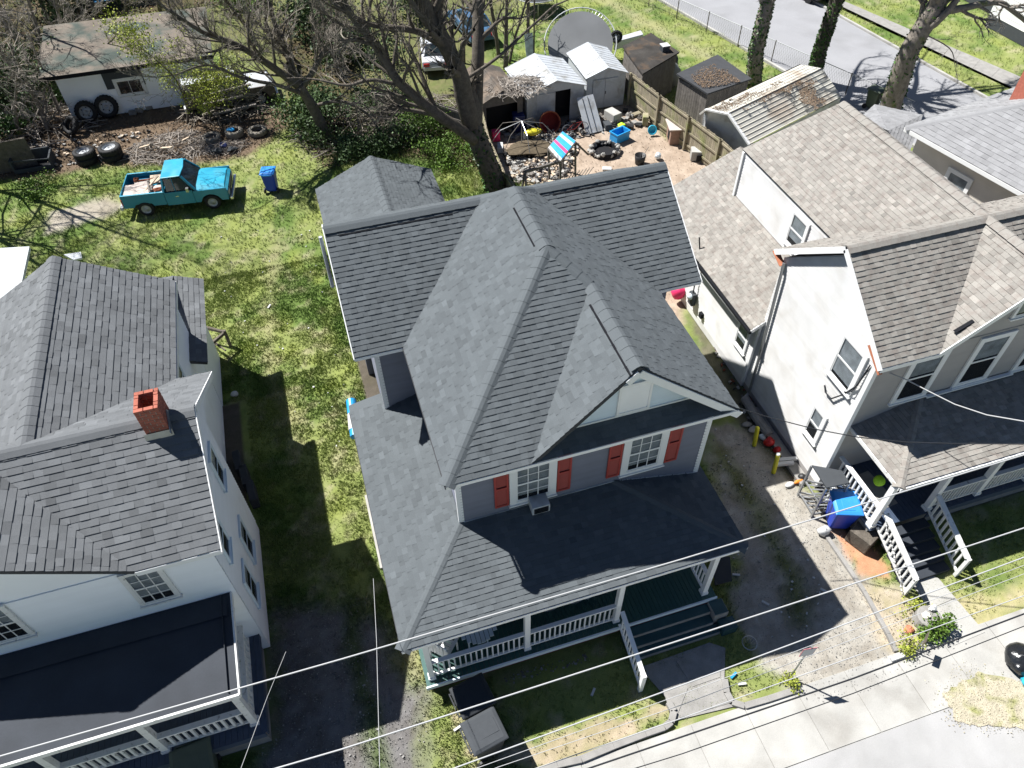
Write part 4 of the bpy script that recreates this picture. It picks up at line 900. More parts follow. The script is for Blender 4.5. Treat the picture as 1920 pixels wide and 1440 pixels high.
def truck(name, label, x, y, rz, top, side, shell=False, cat='pickup truck'):
    """regular cab pickup, nose towards +x; origin between the axles on the ground, length 4.9"""
    root = thing(name, label, cat, (x, y, 0), rz); B = lambda m, n, mm, **k: m.build(n, mm, root, loc=(0, 0, 0), local=True, **k)
    W = .96
    # lower body sides with wheel arches
    def sidepanel(x0, x1, z0, z1, arch, yy, nm):
        pts = [(x0, z0)]
        if arch:
            pts.append((arch-.50, z0))
            for k in range(9):
                a = math.pi-k*math.pi/8; pts.append((arch+.47*math.cos(a), .36+.45*math.sin(a)) if .36+.45*math.sin(a) > z0 else (arch+.47*math.cos(a), z0))
            pts.append((arch+.50, z0))
        pts += [(x1, z0), (x1, z1), (x0, z1)]
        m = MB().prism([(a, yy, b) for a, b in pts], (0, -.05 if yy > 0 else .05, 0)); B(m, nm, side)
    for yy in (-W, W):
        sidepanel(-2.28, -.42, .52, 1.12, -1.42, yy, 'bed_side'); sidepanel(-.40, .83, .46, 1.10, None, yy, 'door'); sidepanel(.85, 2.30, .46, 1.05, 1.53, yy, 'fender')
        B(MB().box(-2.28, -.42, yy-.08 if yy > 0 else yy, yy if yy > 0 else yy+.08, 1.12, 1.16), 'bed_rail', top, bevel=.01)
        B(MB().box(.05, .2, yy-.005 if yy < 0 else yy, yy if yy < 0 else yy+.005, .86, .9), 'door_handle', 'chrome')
    # bed floor, tailgate, front bed wall
    B(MB().box(-2.26, -.46, -.9, .9, .62, .68), 'bed_floor', side); B(MB().box(-.46, -.42, -.9, .9, .62, 1.14), 'bed_wall', side)
    B(MB().box(-2.32, -2.27, -.93, .93, .58, 1.13), 'tailgate', side, bevel=.01)
    B(MB().box(-1.85, -1.0, -.91, -.72, .68, .92).box(-1.85, -1.0, .72, .91, .68, .92), 'wheel_housing', side)
    # hood and nose
    m = MB(); P_ = [(.95, -.93, 1.08), (2.22, -.88, 1.00), (2.22, .88, 1.00), (.95, .93, 1.08), (.95, -.6, 1.14), (2.2, -.55, 1.05), (2.2, .55, 1.05), (.95, .6, 1.14), (2.34, -.86, .9), (2.34, .86, .9), (.95, -.93, 1.0), (2.3, -.9, .9), (.95, .93, 1.0), (2.3, .9, .9)]
    m.add(P_, [(4, 5, 6, 7), (0, 1, 5, 4), (7, 6, 2, 3), (1, 8, 9, 2), (5, 1, 2, 6), (0, 10, 11, 1), (3, 2, 13, 12), (1, 11, 8), (2, 9, 13)]); B(m, 'hood', top, bevel=.03)
    B(MB().box(2.2, 2.34, -.9, .9, .55, .9), 'nose', side); B(MB().box(2.341, 2.37, -.55, .55, .6, .86), 'grille', 'black')
    for yy in (-.72, .72): B(MB().box(2.341, 2.37, yy-.14, yy+.14, .64, .84), 'headlight', 'paper', bevel=.02)
    B(MB().box(2.36, 2.5, -.97, .97, .42, .58), 'front_bumper', 'chrome', bevel=.03); B(MB().box(-2.5, -2.35, -.95, .95, .42, .58), 'rear_bumper', 'paper', bevel=.03)
    for yy in (-.9, .9): B(MB().box(-2.335, -2.29, yy-.05, yy+.05, .66, .96), 'tail_light', 'red')
    # cab: pillars, roof, glass
    rf = [(-.33, -.72, 1.70), (.50, -.72, 1.72), (.50, .72, 1.72), (-.33, .72, 1.70)]; bt = [(-.40, -.92, 1.10), (.98, -.92, 1.10), (.98, .92, 1.10), (-.40, .92, 1.10)]
    m = MB().prism([(-.38, -.77, 1.69), (.48, -.76, 1.71), (.56, 0, 1.73), (.48, .76, 1.71), (-.38, .77, 1.69)], (0, 0, .06)); B(m, 'cab_roof', top, bevel=.03)
    for a, b in zip(bt, rf): B(MB().beam(a, b, .09, .08), 'pillar', side)
    for s in (-1, 1): B(MB().beam((.12, s*.92, 1.12), (.06, s*.73, 1.68), .03, .03), 'window_bar', side)
    B(MB().prism([(-.42, -.9, .62), (-.36, -.9, .62), (-.36, -.9, 1.14), (-.42, -.9, 1.14)], (0, 1.8, 0)), 'cab_back', side)
    B(MB().prism([(.50, -.7, 1.68), (.96, -.86, 1.14), (.96, .86, 1.14), (.50, .7, 1.68)], (.02, 0, .012)), 'windscreen', 'carglass')
    B(MB().prism([(-.34, -.7, 1.67), (-.39, -.86, 1.16), (-.39, .86, 1.16), (-.34, .7, 1.67)], (-.01, 0, 0)), 'rear_window', 'carglass')
    for s in (-1, 1): B(MB().prism([(-.28, s*.88, 1.13), (.88, s*.90, 1.13), (.47, s*.735, 1.67), (-.26, s*.735, 1.66)], (0, s*.008, 0)), 'side_window', 'carglass')
    B(MB().box(-.35, .9, -.85, .85, .6, 1.05), 'cab_interior', 'dark'); B(MB().box(.62, .74, -1.12, -.97, 1.12, 1.3).box(.62, .74, .97, 1.12, 1.12, 1.3), 'mirror', 'chrome')
    for sx in (-1.42, 1.53):
        for s in (-1, 1):
            c = Vector((sx, s*.83, .36)); q = Vector((0, s, 0)).to_track_quat('Z', 'Y').to_matrix().to_4x4(); r, wd = .36, .22
            t = MB().lathe(c, [(r*.6, -wd*.46), (r*.9, -wd*.5), (r, -wd*.3), (r, wd*.3), (r*.9, wd*.5), (r*.6, wd*.46), (r*.58, wd*.3)], 24, q).build('wheel', 'rubber', root, loc=(0, 0, 0), local=True, smooth=True)
            MB().lathe(c, [(r*.6, wd*.46), (r*.5, wd*.3), (r*.3, wd*.28), (r*.26, wd*.42), (.001, wd*.42)], 20, q).build('rim', 'rim', t, loc=(0, 0, 0), local=True, smooth=True)
    B(MB().box(-2.2, 2.2, -.7, .7, .34, .5), 'chassis', 'black')
    if shell:
        m = MB().prism([(-2.3, -.94, 1.15), (-.45, -.94, 1.15), (-.45, -.75, 1.72), (-2.2, -.75, 1.72)], (0, .03, 0)).prism([(-2.3, .94, 1.15), (-.45, .94, 1.15), (-.45, .75, 1.72), (-2.2, .75, 1.72)], (0, -.03, 0)); B(m, 'shell_side', side)
        B(MB().box(-2.25, -.43, -.78, .78, 1.72, 1.77), 'shell_roof', top, bevel=.02)
    return root
def sedan(name, label, x, y, rz, m_, cat='car', group=None):
    root = thing(name, label, cat, (x, y, 0), rz, group); B = lambda m, n, mm, **k: m.build(n, mm, root, loc=(0, 0, 0), local=True, **k)
    prof = [(-2.2, .35), (-2.25, .62), (-2.15, .88), (-1.4, .95), (-.1, .95), (1.0, .94), (1.95, .80), (2.2, .62), (2.2, .35)]
    B(MB().prism([(a, -.86, b) for a, b in prof], (0, 1.72, 0)), 'body', m_, bevel=.06)
    B(MB().add([(-1.05, -.58, 1.38), (.3, -.58, 1.38), (.3, .58, 1.38), (-1.05, .58, 1.38), (-1.05, -.58, 1.43), (.3, -.58, 1.43), (.3, .58, 1.43), (-1.05, .58, 1.43)], [(3, 2, 1, 0), (4, 5, 6, 7), (0, 1, 5, 4), (1, 2, 6, 5), (2, 3, 7, 6), (3, 0, 4, 7)]), 'roof', m_, bevel=.02)
    B(MB().add([(-1.6, -.74, .95), (1.05, -.74, .95), (1.05, .74, .95), (-1.6, .74, .95), (-1.05, -.57, 1.38), (.3, -.57, 1.38), (.3, .57, 1.38), (-1.05, .57, 1.38)], [(0, 1, 5, 4), (1, 2, 6, 5), (2, 3, 7, 6), (3, 0, 4, 7)]), 'windows', 'carglass')
    for a, b in (((-1.6, -.74, .95), (-1.05, -.57, 1.39)), ((1.05, -.74, .95), (.3, -.57, 1.39)), ((1.05, .74, .95), (.3, .57, 1.39)), ((-1.6, .74, .95), (-1.05, .57, 1.39)), ((-.3, -.75, .95), (-.35, -.58, 1.39)), ((-.3, .75, .95), (-.35, .58, 1.39))): B(MB().beam(a, b, .07, .06), 'pillar', m_)
    for sx in (-1.35, 1.4):
        for s in (-1, 1):
            c = Vector((sx, s*.78, .31)); q = Vector((0, s, 0)).to_track_quat('Z', 'Y').to_matrix().to_4x4(); r, wd = .31, .2
            B(MB().lathe(c, [(r*.6, -wd*.4), (r, -wd*.4), (r, wd*.5), (r*.6, wd*.5), (.001, wd*.4)], 18, q), 'wheel', 'rubber')
    B(MB().box(-2.28, -2.18, -.8, .8, .4, .6), 'bumper', m_, bevel=.02)
    for s in (-1, 1): B(MB().box(-2.27, -2.2, s*.62-.16, s*.62+.16, .64, .8), 'tail_light', 'red')
    B(MB().box(2.15, 2.26, -.8, .8, .4, .6), 'bumper', m_, bevel=.02)
    return root
def shed(name, label, p0, p1, depth, he, hr, mw, mr, door=None, cat='shed', ribs=True):
    """gable-fronted shed whose front foot runs from p0 to p1, going back by depth"""
    p0 = Vector((*p0, 0)); p1 = Vector((*p1, 0)); U = (p1-p0).normalized(); D = Vector((-U.y, U.x, 0)); wd = (p1-p0).length; Z = Vector((0, 0, 1))
    root = thing(name, label, cat, p0+U*wd/2+D*depth/2)
    pt = lambda u, d, z: p0+U*u+D*d+Z*z
    MB().prism([pt(0, 0, 0), pt(.04, 0, 0), pt(.04, 0, he), pt(0, 0, he)], D*depth).build('wall', mw, root); MB().prism([pt(wd-.04, 0, 0), pt(wd, 0, 0), pt(wd, 0, he), pt(wd-.04, 0, he)], D*depth).build('wall', mw, root)
    MB().prism([pt(0, depth-.04, 0), pt(wd, depth-.04, 0), pt(wd, depth-.04, he), pt(wd/2, depth-.04, hr), pt(0, depth-.04, he)], D*.04).build('wall', mw, root)
    if door:
        a, b, hd = door
        m = MB().prism([pt(.04, 0, 0), pt(a, 0, 0), pt(a, 0, hd), pt(.04, 0, hd)], D*.03).prism([pt(b, 0, 0), pt(wd-.04, 0, 0), pt(wd-.04, 0, hd), pt(b, 0, hd)], D*.03).prism([pt(.04, 0, hd), pt(wd-.04, 0, hd), pt(wd-.04, 0, he), pt(wd/2, 0, hr-.03), pt(.04, 0, he)], D*.03)
    else: m = MB().prism([pt(.04, 0, 0), pt(wd-.04, 0, 0), pt(wd-.04, 0, he), pt(wd/2, 0, hr-.03), pt(.04, 0, he)], D*.03)
    m.build('front_wall', mw, root)
    MB().prism([pt(.1, .5, .02), pt(wd-.1, .5, .02), pt(wd-.1, .5, he), pt(.1, .5, he)], D*.02).build('interior_clutter', 'dark', root) if door else None  # flat near-black sheet stands in for the shade inside the doorway
    o_ = .1
    for s in (0, 1):
        a = pt(-o_ if s == 0 else wd+o_, -o_, he-.03); b = pt(wd/2, -o_, hr); c = pt(wd/2, depth+o_, hr); d = pt(-o_ if s == 0 else wd+o_, depth+o_, he-.03)
        MB().prism([a, b, c, d], (0, 0, .03)).build('roof_panel', mr, root)
        if ribs:
            m = MB(); n = int(depth/.3)
            for k in range(n+1): m.beam(a.lerp(d, k/n)+Z*.035, b.lerp(c, k/n)+Z*.035, .03, .015)
            m.build('roof_ribs', mr, root)
    MB().beam(pt(wd/2, -o_, hr+.03), pt(wd/2, depth+o_, hr+.03), .12, .02).build('ridge', mr, root)
    return root, pt, wd, D
def sheetlean(name, label, p, u, n_up, wd, ln, m, cat='sheet', th=.03, group=None):
    """flat sheet: corner p, width along u, length along n_up"""
    p = Vector(p); u = Vector(u).normalized()*wd; v = Vector(n_up).normalized()*ln; t = u.cross(v).normalized()*th
    return tag(MB().prism([p, p+u, p+u+v, p+v], t).build(name, m), label, cat, group)

# ================= truck and things on the left lawn =================
A = G(274, 405); B_ = G(405, 391); hd = math.atan2(B_.y-A.y, B_.x-A.x); nrm = Vector((-math.sin(hd), math.cos(hd), 0))
tc = (A+B_)/2+nrm*.9; 
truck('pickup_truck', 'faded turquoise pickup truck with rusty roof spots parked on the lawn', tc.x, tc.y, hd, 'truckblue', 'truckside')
def TL(x, y, z): return Vector((tc.x+math.cos(hd)*x-math.sin(hd)*y, tc.y+math.sin(hd)*x+math.cos(hd)*y, z))
def tbox(x0, x1, y0, y1, z0, z1, yaw=0, tilt=0):
    cx, cy = (x0+x1)/2, (y0+y1)/2; pts = []
    for z in (z0, z1):
        for (a, b) in ((x0, y0), (x1, y0), (x1, y1), (x0, y1)):
            dx, dy = a-cx, b-cy; pts.append(TL(cx+dx*math.cos(yaw)-dy*math.sin(yaw), cy+dx*math.sin(yaw)+dy*math.cos(yaw), z+dx*tilt))
    return MB().add(pts, [(3, 2, 1, 0), (4, 5, 6, 7), (0, 1, 5, 4), (1, 2, 6, 5), (2, 3, 7, 6), (3, 0, 4, 7)])
tag(tbox(-2.2, -1.0, -.84, .05, 1.0, 1.1, .04).build('board', 'plywood'), 'large pale board lying at the tail end of the truck bed', 'board')
tag(tbox(-1.15, -.5, -.8, -.1, .98, 1.04, -.1, .05).build('board', 'plywood'), 'smaller pale board beside the cab in the truck bed', 'board')
tag(tbox(-1.2, -.5, .1, .8, 1.0, 1.05, .15, -.05).build('board', 'paint_lumber'), 'tan board at the far side of the truck bed behind the cab', 'board')
tag(tbox(-1.9, -1.2, .15, .4, .95, 1.0, .1).build('board', 'plywood'), 'narrow white board along the far bed side of the truck', 'board')
for i, (a, b, mm, lb) in enumerate((((-1.35, -.7, 1.06), (-.8, .4, 1.2), 'paint_lumber', 'pale lumber stick lying diagonally over the truck bed load'), ((-1.25, .3, 1.08), (-.95, -.65, 1.12), 'woodgrey', 'grey stick crossing the boards in the truck bed'), ((-1.0, -.85, 1.16), (-1.25, .2, 1.16), 'woodgrey', 'dark bar on the boards behind the cab'), ((-1.8, .5, 1.0), (-1.1, .45, 1.05), 'rust', 'rusty bar near the far side of the truck bed'))):
    tag(MB().beam(TL(*a), TL(*b), .07, .05).build('lumber', mm), lb, 'lumber', 'lumber in the truck bed')
tag(MB().blob(TL(-.7, -.55, 1.1), (.25, .13, .05), 4).build('scrap_plate', 'rust'), 'brown oval scrap piece on the boards by the cab', 'scrap')
tag(MB().blob(TL(-1.85, .55, 1.0), (.15, .13, .12), 6).build('scrap_bundle', 'rust'), 'dark red bundle in the far rear corner of the truck bed', 'scrap')
p = G(513, 362); bin_('wheelie_bin', 'dark blue wheelie bin with light blue lid alone on the lawn', p.x, p.y+.25, 2.9, 'binblue', 'binlid', 1.02, .62, .66)
# dumped tyres
def at(px, py, z=0): g = G(px, py, z); return g.x, g.y
g1 = 'old tyres dumped around the garage'
x, y = at(165, 303); tyre('lower tyre of the left pair, buried under its twin', x, y, .52, .32, m='rubber', group=g1); tyre('black tyre with dark dished rim, top of the left stack', x, y+.02, .52, .3, .32, group=g1, m='rubber')
x, y = at(212, 296); tyre('lower tyre of the stack with the pale rim', x, y, .54, .33, m='rubber', group=g1); tyre('tyre with pale dusty rim, top of the right stack', x+.02, y, .54, .3, .33, group=g1, rimm='whitemetal')
x, y = at(170, 228); tyre('left of two big wheels leaning upright on the garage wall', x, y, .55, .28, tilt=(.05, -1, .22), group=g1)
x, y = at(208, 219); tyre('right of two big wheels leaning upright on the garage wall', x, y, .58, .28, tilt=(.05, -1, .22), group=g1)
x, y = at(398, 262); tyre('pale dusty tyre lying flat, leftmost of three in a row', x, y, .47, .24, rim=False, m='rubberdust', group=g1)
x, y = at(441, 254); tyre('middle dusty tyre of the row with blue cloth inside', x, y, .46, .34, rim=False, m='rubberdust', group=g1)
tag(MB().blob((x-.15, y, .36), (.22, .14, .07), 5).build('cloth', 'skyblue'), 'blue rag lying in the middle tyre', 'rag')
x, y = at(484, 250); tyre('pale tyre lying flat at the right end of the row', x, y, .50, .26, rim=False, m='rubberdust', group=g1)
x, y = at(140, 250); tyre('black tyre half lying against the brush at the left garage corner', x, y, .5, .25, tilt=(-.6, -.5, .7), rim=False, group=g1)
# junk around the garage
p = G(68, 312); m = MB(); fw = .9
root = thing('wire_cage', 'broken dark cabinet frame with an open top lying by the brush', 'cabinet', p)
for (x0, x1, y0, y1, z0, z1) in ((-.9, -.82, -.5, .5, 0, .7), (.82, .9, -.5, .5, 0, .6), (-.82, .82, .42, .5, 0, .7), (-.82, .82, -.5, -.44, 0, .22)): MB().box(p.x+x0, p.x+x1, p.y+y0, p.y+y1, z0, z1).build('side_panel', 'bingrey', root)
MB().box(p.x-.82, p.x+.82, p.y-.43, p.y+.41, .02, .06).build('base', 'dark', root); MB().beam((p.x-.9, p.y-.5, .7), (p.x+.9, p.y-.5, .55), .05, .05).build('bar', 'bingrey', root)
p = G(10, 330); tag(MB().prism([(p.x-2.4, p.y-.1, 0), (p.x+1.5, p.y+.5, 0), (p.x+1.5, p.y+.5, 1.5), (p.x-2.4, p.y-.1, 1.6)], (-.05, .12, 0)).build('board_fence', 'bark'), 'dark board screen at the left edge behind the lawn', 'fence')
for i, (px, py, dz) in enumerate(((244, 208, 0), (262, 210, 0), (281, 204, 0), (250, 214, 0), (282, 200, .2))):
    x, y = at(px, py); root = thing('concrete_block', ('leftmost block of the row below the garage window', 'second block of the row below the garage window', 'right block of the row below the garage window', 'front block lying before the garage row', 'block stacked on the right end of the garage row')[i], 'block', (x, y, dz), R.uniform(-.3, .3), 'concrete blocks by the garage')
    for a in (-.19, -.02, .15): MB().box(a, a+.04, -.1, .1, 0, .19).build('web', 'oldconcrete', root, loc=(0, 0, 0), local=True)
    MB().box(-.15, .15, -.1, -.065, 0, .19).box(-.15, .15, .065, .1, 0, .19).build('shell', 'oldconcrete', root, loc=(0, 0, 0), local=True)
def sticks(n, c, rad, h, m_, seed, L_=(.3, 1.1), rr=(.008, .02)):
    q = random.Random(seed); mb = MB()
    for _ in range(n):
        a = q.uniform(0, 6.28); d = rad*math.sqrt(q.random()); p = Vector((c[0]+d*math.cos(a)*1.5, c[1]+d*math.sin(a), 0)); p.z = h*q.random()*max(.08, 1-d/rad)
        b = q.uniform(0, 6.28); l = q.uniform(*L_); v = Vector((math.cos(b), math.sin(b), q.uniform(-.25, .25)))*l/2; mid = p+Vector((q.uniform(-.05, .05), q.uniform(-.05, .05), q.uniform(0, .06)))
        mb.tube([p-v, mid, p+v], [q.uniform(*rr)]*2+[.004], 3, q.uniform(-.6, .9), cap=False)
    return mb
x, y = at(322, 277); tag(sticks(700, (x, y), 1.5, .75, 'twigpale', 5).build('brush_pile', 'twigpale'), 'heap of brown sticks and brush on the dirt behind the truck', 'brush pile', kind='stuff')
for (a, b, lb) in (((300, 278), (322, 276), 'pale board end sticking from the brush pile'), ((337, 266), (355, 257), 'white stick poking from the top of the brush pile'), ((262, 277), (280, 272), 'short pale board at the left foot of the brush pile')):
    p, q = G(*a, .35), G(*b, .6); tag(MB().beam(p, q, .12, .05).build('board', 'paint_lumber'), lb, 'board')
x, y = at(425, 278); tag(sticks(160, (x, y), .7, .3, 'twigpale', 8).build('brush_pile', 'twigpale'), 'small pile of sticks and grey rags between the dusty tyres', 'brush pile', kind='stuff')
for i, (px, py) in enumerate(((420, 272), (436, 280), (408, 283))): x, y = at(px, py, .1); tag(MB().blob((x, y, .12), (.25, .2, .1), i+20).build('rag', 'bingrey' if i else 'navy'), ('dark rag in the stick pile below the dusty tyres', 'grey rag in the stick pile, the right one', 'grey rag in the stick pile, the left one')[i], 'rag')
# garage
gp0, gp1 = Vector((-11.6, 43.0, 0)), Vector((-5.2, 42.95, 0))
HG = thing('white_garage', 'white block garage with a brown moss-streaked flat roof, half hidden by trees', 'garage', (-8.4, 45, 0))
MB().prism([(-11.6, 43, 0), (-4.0, 42.9, 0), (-4.0, 47, 0), (-11.6, 47.2, 0)], (0, 0, 2.45)).build('wall', 'white_siding', HG)
MB().prism([(-12.2, 42.6, 2.5), (-3.6, 42.5, 2.5), (-3.6, 47.6, 3.1), (-12.2, 47.8, 3.1)], (0, 0, .1)).build('roof', 'mossroof', HG)
MB().beam((-12.2, 42.6, 2.5), (-3.6, 42.5, 2.5), .03, .2).build('fascia', 'vent', HG)
window(HG, (-8.95, 42.93, .95), (1, 0, 0), 1.5, .95, .14, 2, 1, 'oldwhite', 0, True, False)
MB().box(-9.35, -7.4, 42.9, 42.94, 1.4, 2.42).build('grey_patch', 'bingrey', HG)
# old white pickup with camper shell
A = G(372, 215); B_ = G(505, 190); hd2 = math.atan2(B_.y-A.y, B_.x-A.x); c2 = (A+B_)/2+Vector((-math.sin(hd2), math.cos(hd2), 0))*.6
truck('camper_truck', 'old white pickup with camper shell and clutter, parked in tree shade beside the garage', c2.x, c2.y, hd2, 'whitemetal', 'bark', True)
p = G(425, 205); tag(sticks(420, (p.x, p.y), 1.6, 1.3, 'twig', 15, (.8, 2.4), (.012, .03)).build('scrap_heap', 'twig'), 'dark heap of poles and branches piled against the camper truck', 'scrap heap', kind='stuff')
for i, (a, b) in enumerate((((380, 196, .9), (455, 180, 1.1)), ((395, 176, 1.2), (470, 158, 1.4)), ((400, 214, .5), (480, 196, .7)))):
    tag(MB().beam(G(*a), G(*b), .16, .08).build('plank', 'woodgrey'), ('middle grey plank leaning along the camper truck side', 'upper grey plank along the camper truck window', 'lowest grey plank resting near the camper truck wheels')[i], 'plank')
sedan('white_car', 'white car seen from behind under the big trees', *(G(818, 112).xy), math.radians(80), 'carwhite'); sedan('blue_car', 'dark blue car in the tree shade behind the white car', *(G(885, 62).xy), math.radians(95), 'carblue'); sedan('black_car', 'black car parked on the back street at the top edge', *(G(1500, -12).xy), math.radians(-75), 'carblack')
p = G(225, 18); tag(MB().prism([(p.x-1.5, p.y, .6), (p.x+2, p.y+.3, .6), (p.x+2, p.y+1.8, 1.0), (p.x-1.5, p.y+1.5, 1.0)], (0, 0, .05)).build('tarp', 'skyblue'), 'pale blue tarp behind the garage roof at the top edge', 'tarp')
# ================= back yard =================
s1, pt, wd, D = shed('metal_shed', 'white metal shed with a dark open doorway, middle of three', G(988, 240).xy, G(1092, 220).xy, 3.1, 1.8, 2.3, 'whitemetal', 'whitemetal', (1.55, 2.4, 1.72))
q1 = MB().prism([pt(.5, -.02, .05), pt(1.54, -.02, .05), pt(1.54, -.02, 1.7), pt(.5, -.02, 1.7)], D*-.02).build('door', 'whitemetal', s1)
s2, pt, wd, D = shed('metal_shed', 'white metal shed with closed double doors beside the fence', G(1097, 207).xy, G(1168, 196).xy, 3.0, 1.8, 2.2, 'whitemetal', 'whitemetal')
for a, b in ((.35, 1.02), (1.04, 1.75)): MB().prism([pt(a, -.02, .06), pt(b, -.02, .06), pt(b, -.02, 1.62), pt(a, -.02, 1.62)], D*-.02).build('door', 'whitemetal', s2)
MB().prism([pt(1.06, -.045, .8), pt(1.1, -.045, .8), pt(1.1, -.045, .95), pt(1.06, -.045, .95)], D*-.02).build('latch', 'black', s2)
s3, pt, wd, D = shed('wooden_shed', 'brown open-fronted wooden shed with leaves and twigs on its roof', G(905, 256).xy, G(980, 240).xy, 3.4, 1.75, 2.25, 'woodgrey', 'leafroof', (.25, 1.95, 1.5), ribs=False)
p = G(972, 158, 2.2); tag(sticks(420, (p.x, p.y), 1.0, .25, 'twig', 25, (.3, 1.2)).build('fallen_twigs', 'twigpale'), 'mat of fallen twigs and vines draped between the brown and white shed roofs', 'twigs', kind='stuff')
o = [o for o in COL.objects if o.name.startswith('fallen_twigs')][0]; o.location.z += 2.1
def boxshed(name, label, P4, zt, mw, mr, cat='shed'):
    c = sum(P4, Vector((0, 0, 0)))/4; root = thing(name, label, cat, (c.x, c.y, 0))
    inn = [c+(p-c)*.93 for p in P4]
    for i in range(4):
        a, b = inn[i], inn[(i+1) % 4]; n = int((b-a).length/.16); 
        for k in range(n):
            u, v = a.lerp(b, (k+.04)/n), a.lerp(b, (k+.96)/n); nn = Vector((b.y-a.y, a.x-b.x, 0)).normalized()*.02
            MB().prism([(u.x, u.y, 0), (v.x, v.y, 0), (v.x, v.y, zt-.12), (u.x, u.y, zt-.12)], nn).build('wall_board', mw, root)
    MB().prism([(p.x, p.y, zt-.09+(.12 if i in (0, 1) else 0)) for i, p in enumerate(P4)], (0, 0, .08)).build('roof', mr, root)
    return root
P4 = [G(1167, 90, 2.2), G(1220, 65, 2.2), G(1274, 97, 2.2), G(1205, 138, 2.2)]
bs = boxshed('plank_shed', 'dark plank shed with white roof vent, behind the closed white shed', P4, 2.2, 'woodgrey', 'blackroof')
c = G(1246, 92, 2.3); MB().box(c.x-.2, c.x+.2, c.y-.2, c.y+.2, 2.2, 2.5).build('roof_vent', 'bingrey', bs); MB().box(c.x-.22, c.x+.22, c.y-.22, c.y+.22, 2.501, 2.54).build('vent_cap', 'paper', bs)
P4 = [G(1268, 140, 2.2), G(1278, 113, 2.2), G(1350, 106, 2.2), G(1410, 148, 2.2)]; P4b = [G(1268, 142, 2.2), G(1345, 106, 2.2), G(1410, 147, 2.2), G(1327, 175, 2.2)]
boxshed('plank_shed', 'dark plank shed with a leaf-strewn roof between the fence and the street tree', P4b, 2.2, 'woodgrey', 'deck')
def litter(name, label, L_, z, n, seed, m_='litter', sz=.032):
    pts = [G(*q, z) for q in L_]; xs = [p.x for p in pts]; ys = [p.y for p in pts]; q = np.random.default_rng(seed); x = q.uniform(min(xs), max(xs), n*3); y = q.uniform(min(ys), max(ys), n*3)
    k = sd_poly(x, y, [(p.x, p.y) for p in pts])+(fbm(x, y, 2.5, 5)-.5)*1.0 > 0; x, y = x[k][:n], y[k][:n]; mb = MB()
    for a, b in zip(x, y):
        th = q.uniform(0, 6.28); s = sz*q.uniform(.5, 1.5); zz = z+q.uniform(.0, .05); c_, s_ = math.cos(th)*s, math.sin(th)*s
        mb.add([(a-c_, b-s_, zz), (a+s_*.6, b-c_*.6, zz+.01), (a+c_, b+s_, zz+q.uniform(0, .03)), (a-s_*.6, b+c_*.6, zz)], [(0, 1, 2, 3)], q.uniform(-.7, .9))
    return tag(mb.build(name, m_), label, 'leaves', kind='stuff')
litter('roof_leaves', 'fallen brown leaves on the plank shed roof', ((1290, 142), (1340, 120), (1385, 150), (1325, 165)), 2.24, 2200, 3)
# metal barn with ribbed gambrel roof
U = Vector((.38, -.925, 0)); F0 = G(1320, 262, 0)
fp = [G(1314, 213, 2.1), G(1324, 205, 2.65), G(1366, 214, 2.75), G(1405, 271, 1.75)]
dv = (G(1577, 182, 1.75)-G(1405, 271, 1.75)); dv.z = 0
HB = thing('metal_barn', 'ribbed metal garage with rusty leaf-covered roof and white front', 'garage', (22, 28, 0))
base0 = Vector((fp[0].x, fp[0].y, 0)); base1 = Vector((fp[3].x, fp[3].y, 0))
fr = [base0, base1]+[Vector(p) for p in fp[::-1]]
du = dv.normalized()
siding(HB, 'whitemetal', base0+du*.25, (base1-base0), [(0, 0), ((base1-base0).length, 0), ((base1-base0).length, 1.7), ((fp[2]-fp[0]).xy.length, 2.65), (.4, 2.55), (0, 2.0)], .1, .01, 'cladding_panel')
MB().prism([base0+du*.27, base1+du*.27, Vector((base1.x, base1.y, 1.7))+du*.27, Vector((fp[2].x, fp[2].y, 2.65))+du*.27, Vector((fp[1].x, fp[1].y, 2.6))+du*.27, Vector((base0.x, base0.y, 2.05))+du*.27], du*.04).build('front_wall', 'whitemetal', HB)
for a, b in zip(fp, fp[1:]):
    MB().prism([a, b, b+dv, a+dv], (0, 0, .03)).build('roof_panel', 'barnroof', HB)
    MB().beam(a, b, .08, .14, up=du).build('trim', 'white', HB)
    n = max(1, int((b-a).length/.2))
    for k in range(n+1):
        if n > 2: s = a.lerp(b, k/n)+Vector((0, 0, .04)); MB().beam(s, s+dv, .035, .018).build('roof_rib', 'barnroof', HB)
for s in (base0, base1): MB().prism([s+du*.3, Vector((s.x, s.y, 1.7))+du*.3, Vector((s.x, s.y, 1.7))+dv, s+dv], Vector((.03, .03, 0))).build('side_wall', 'whitemetal', HB)
litter('roof_leaves', 'brown leaves matted on the far side of the ribbed garage roof', ((1330, 205), (1480, 150), (1530, 152), (1370, 212)), 2.72, 2600, 7); litter('roof_leaves', 'patch of leaves and twigs near the street end of the ribbed garage roof', ((1490, 170), (1520, 160), (1545, 190), (1530, 205), (1500, 190)), 2.5, 1300, 9)
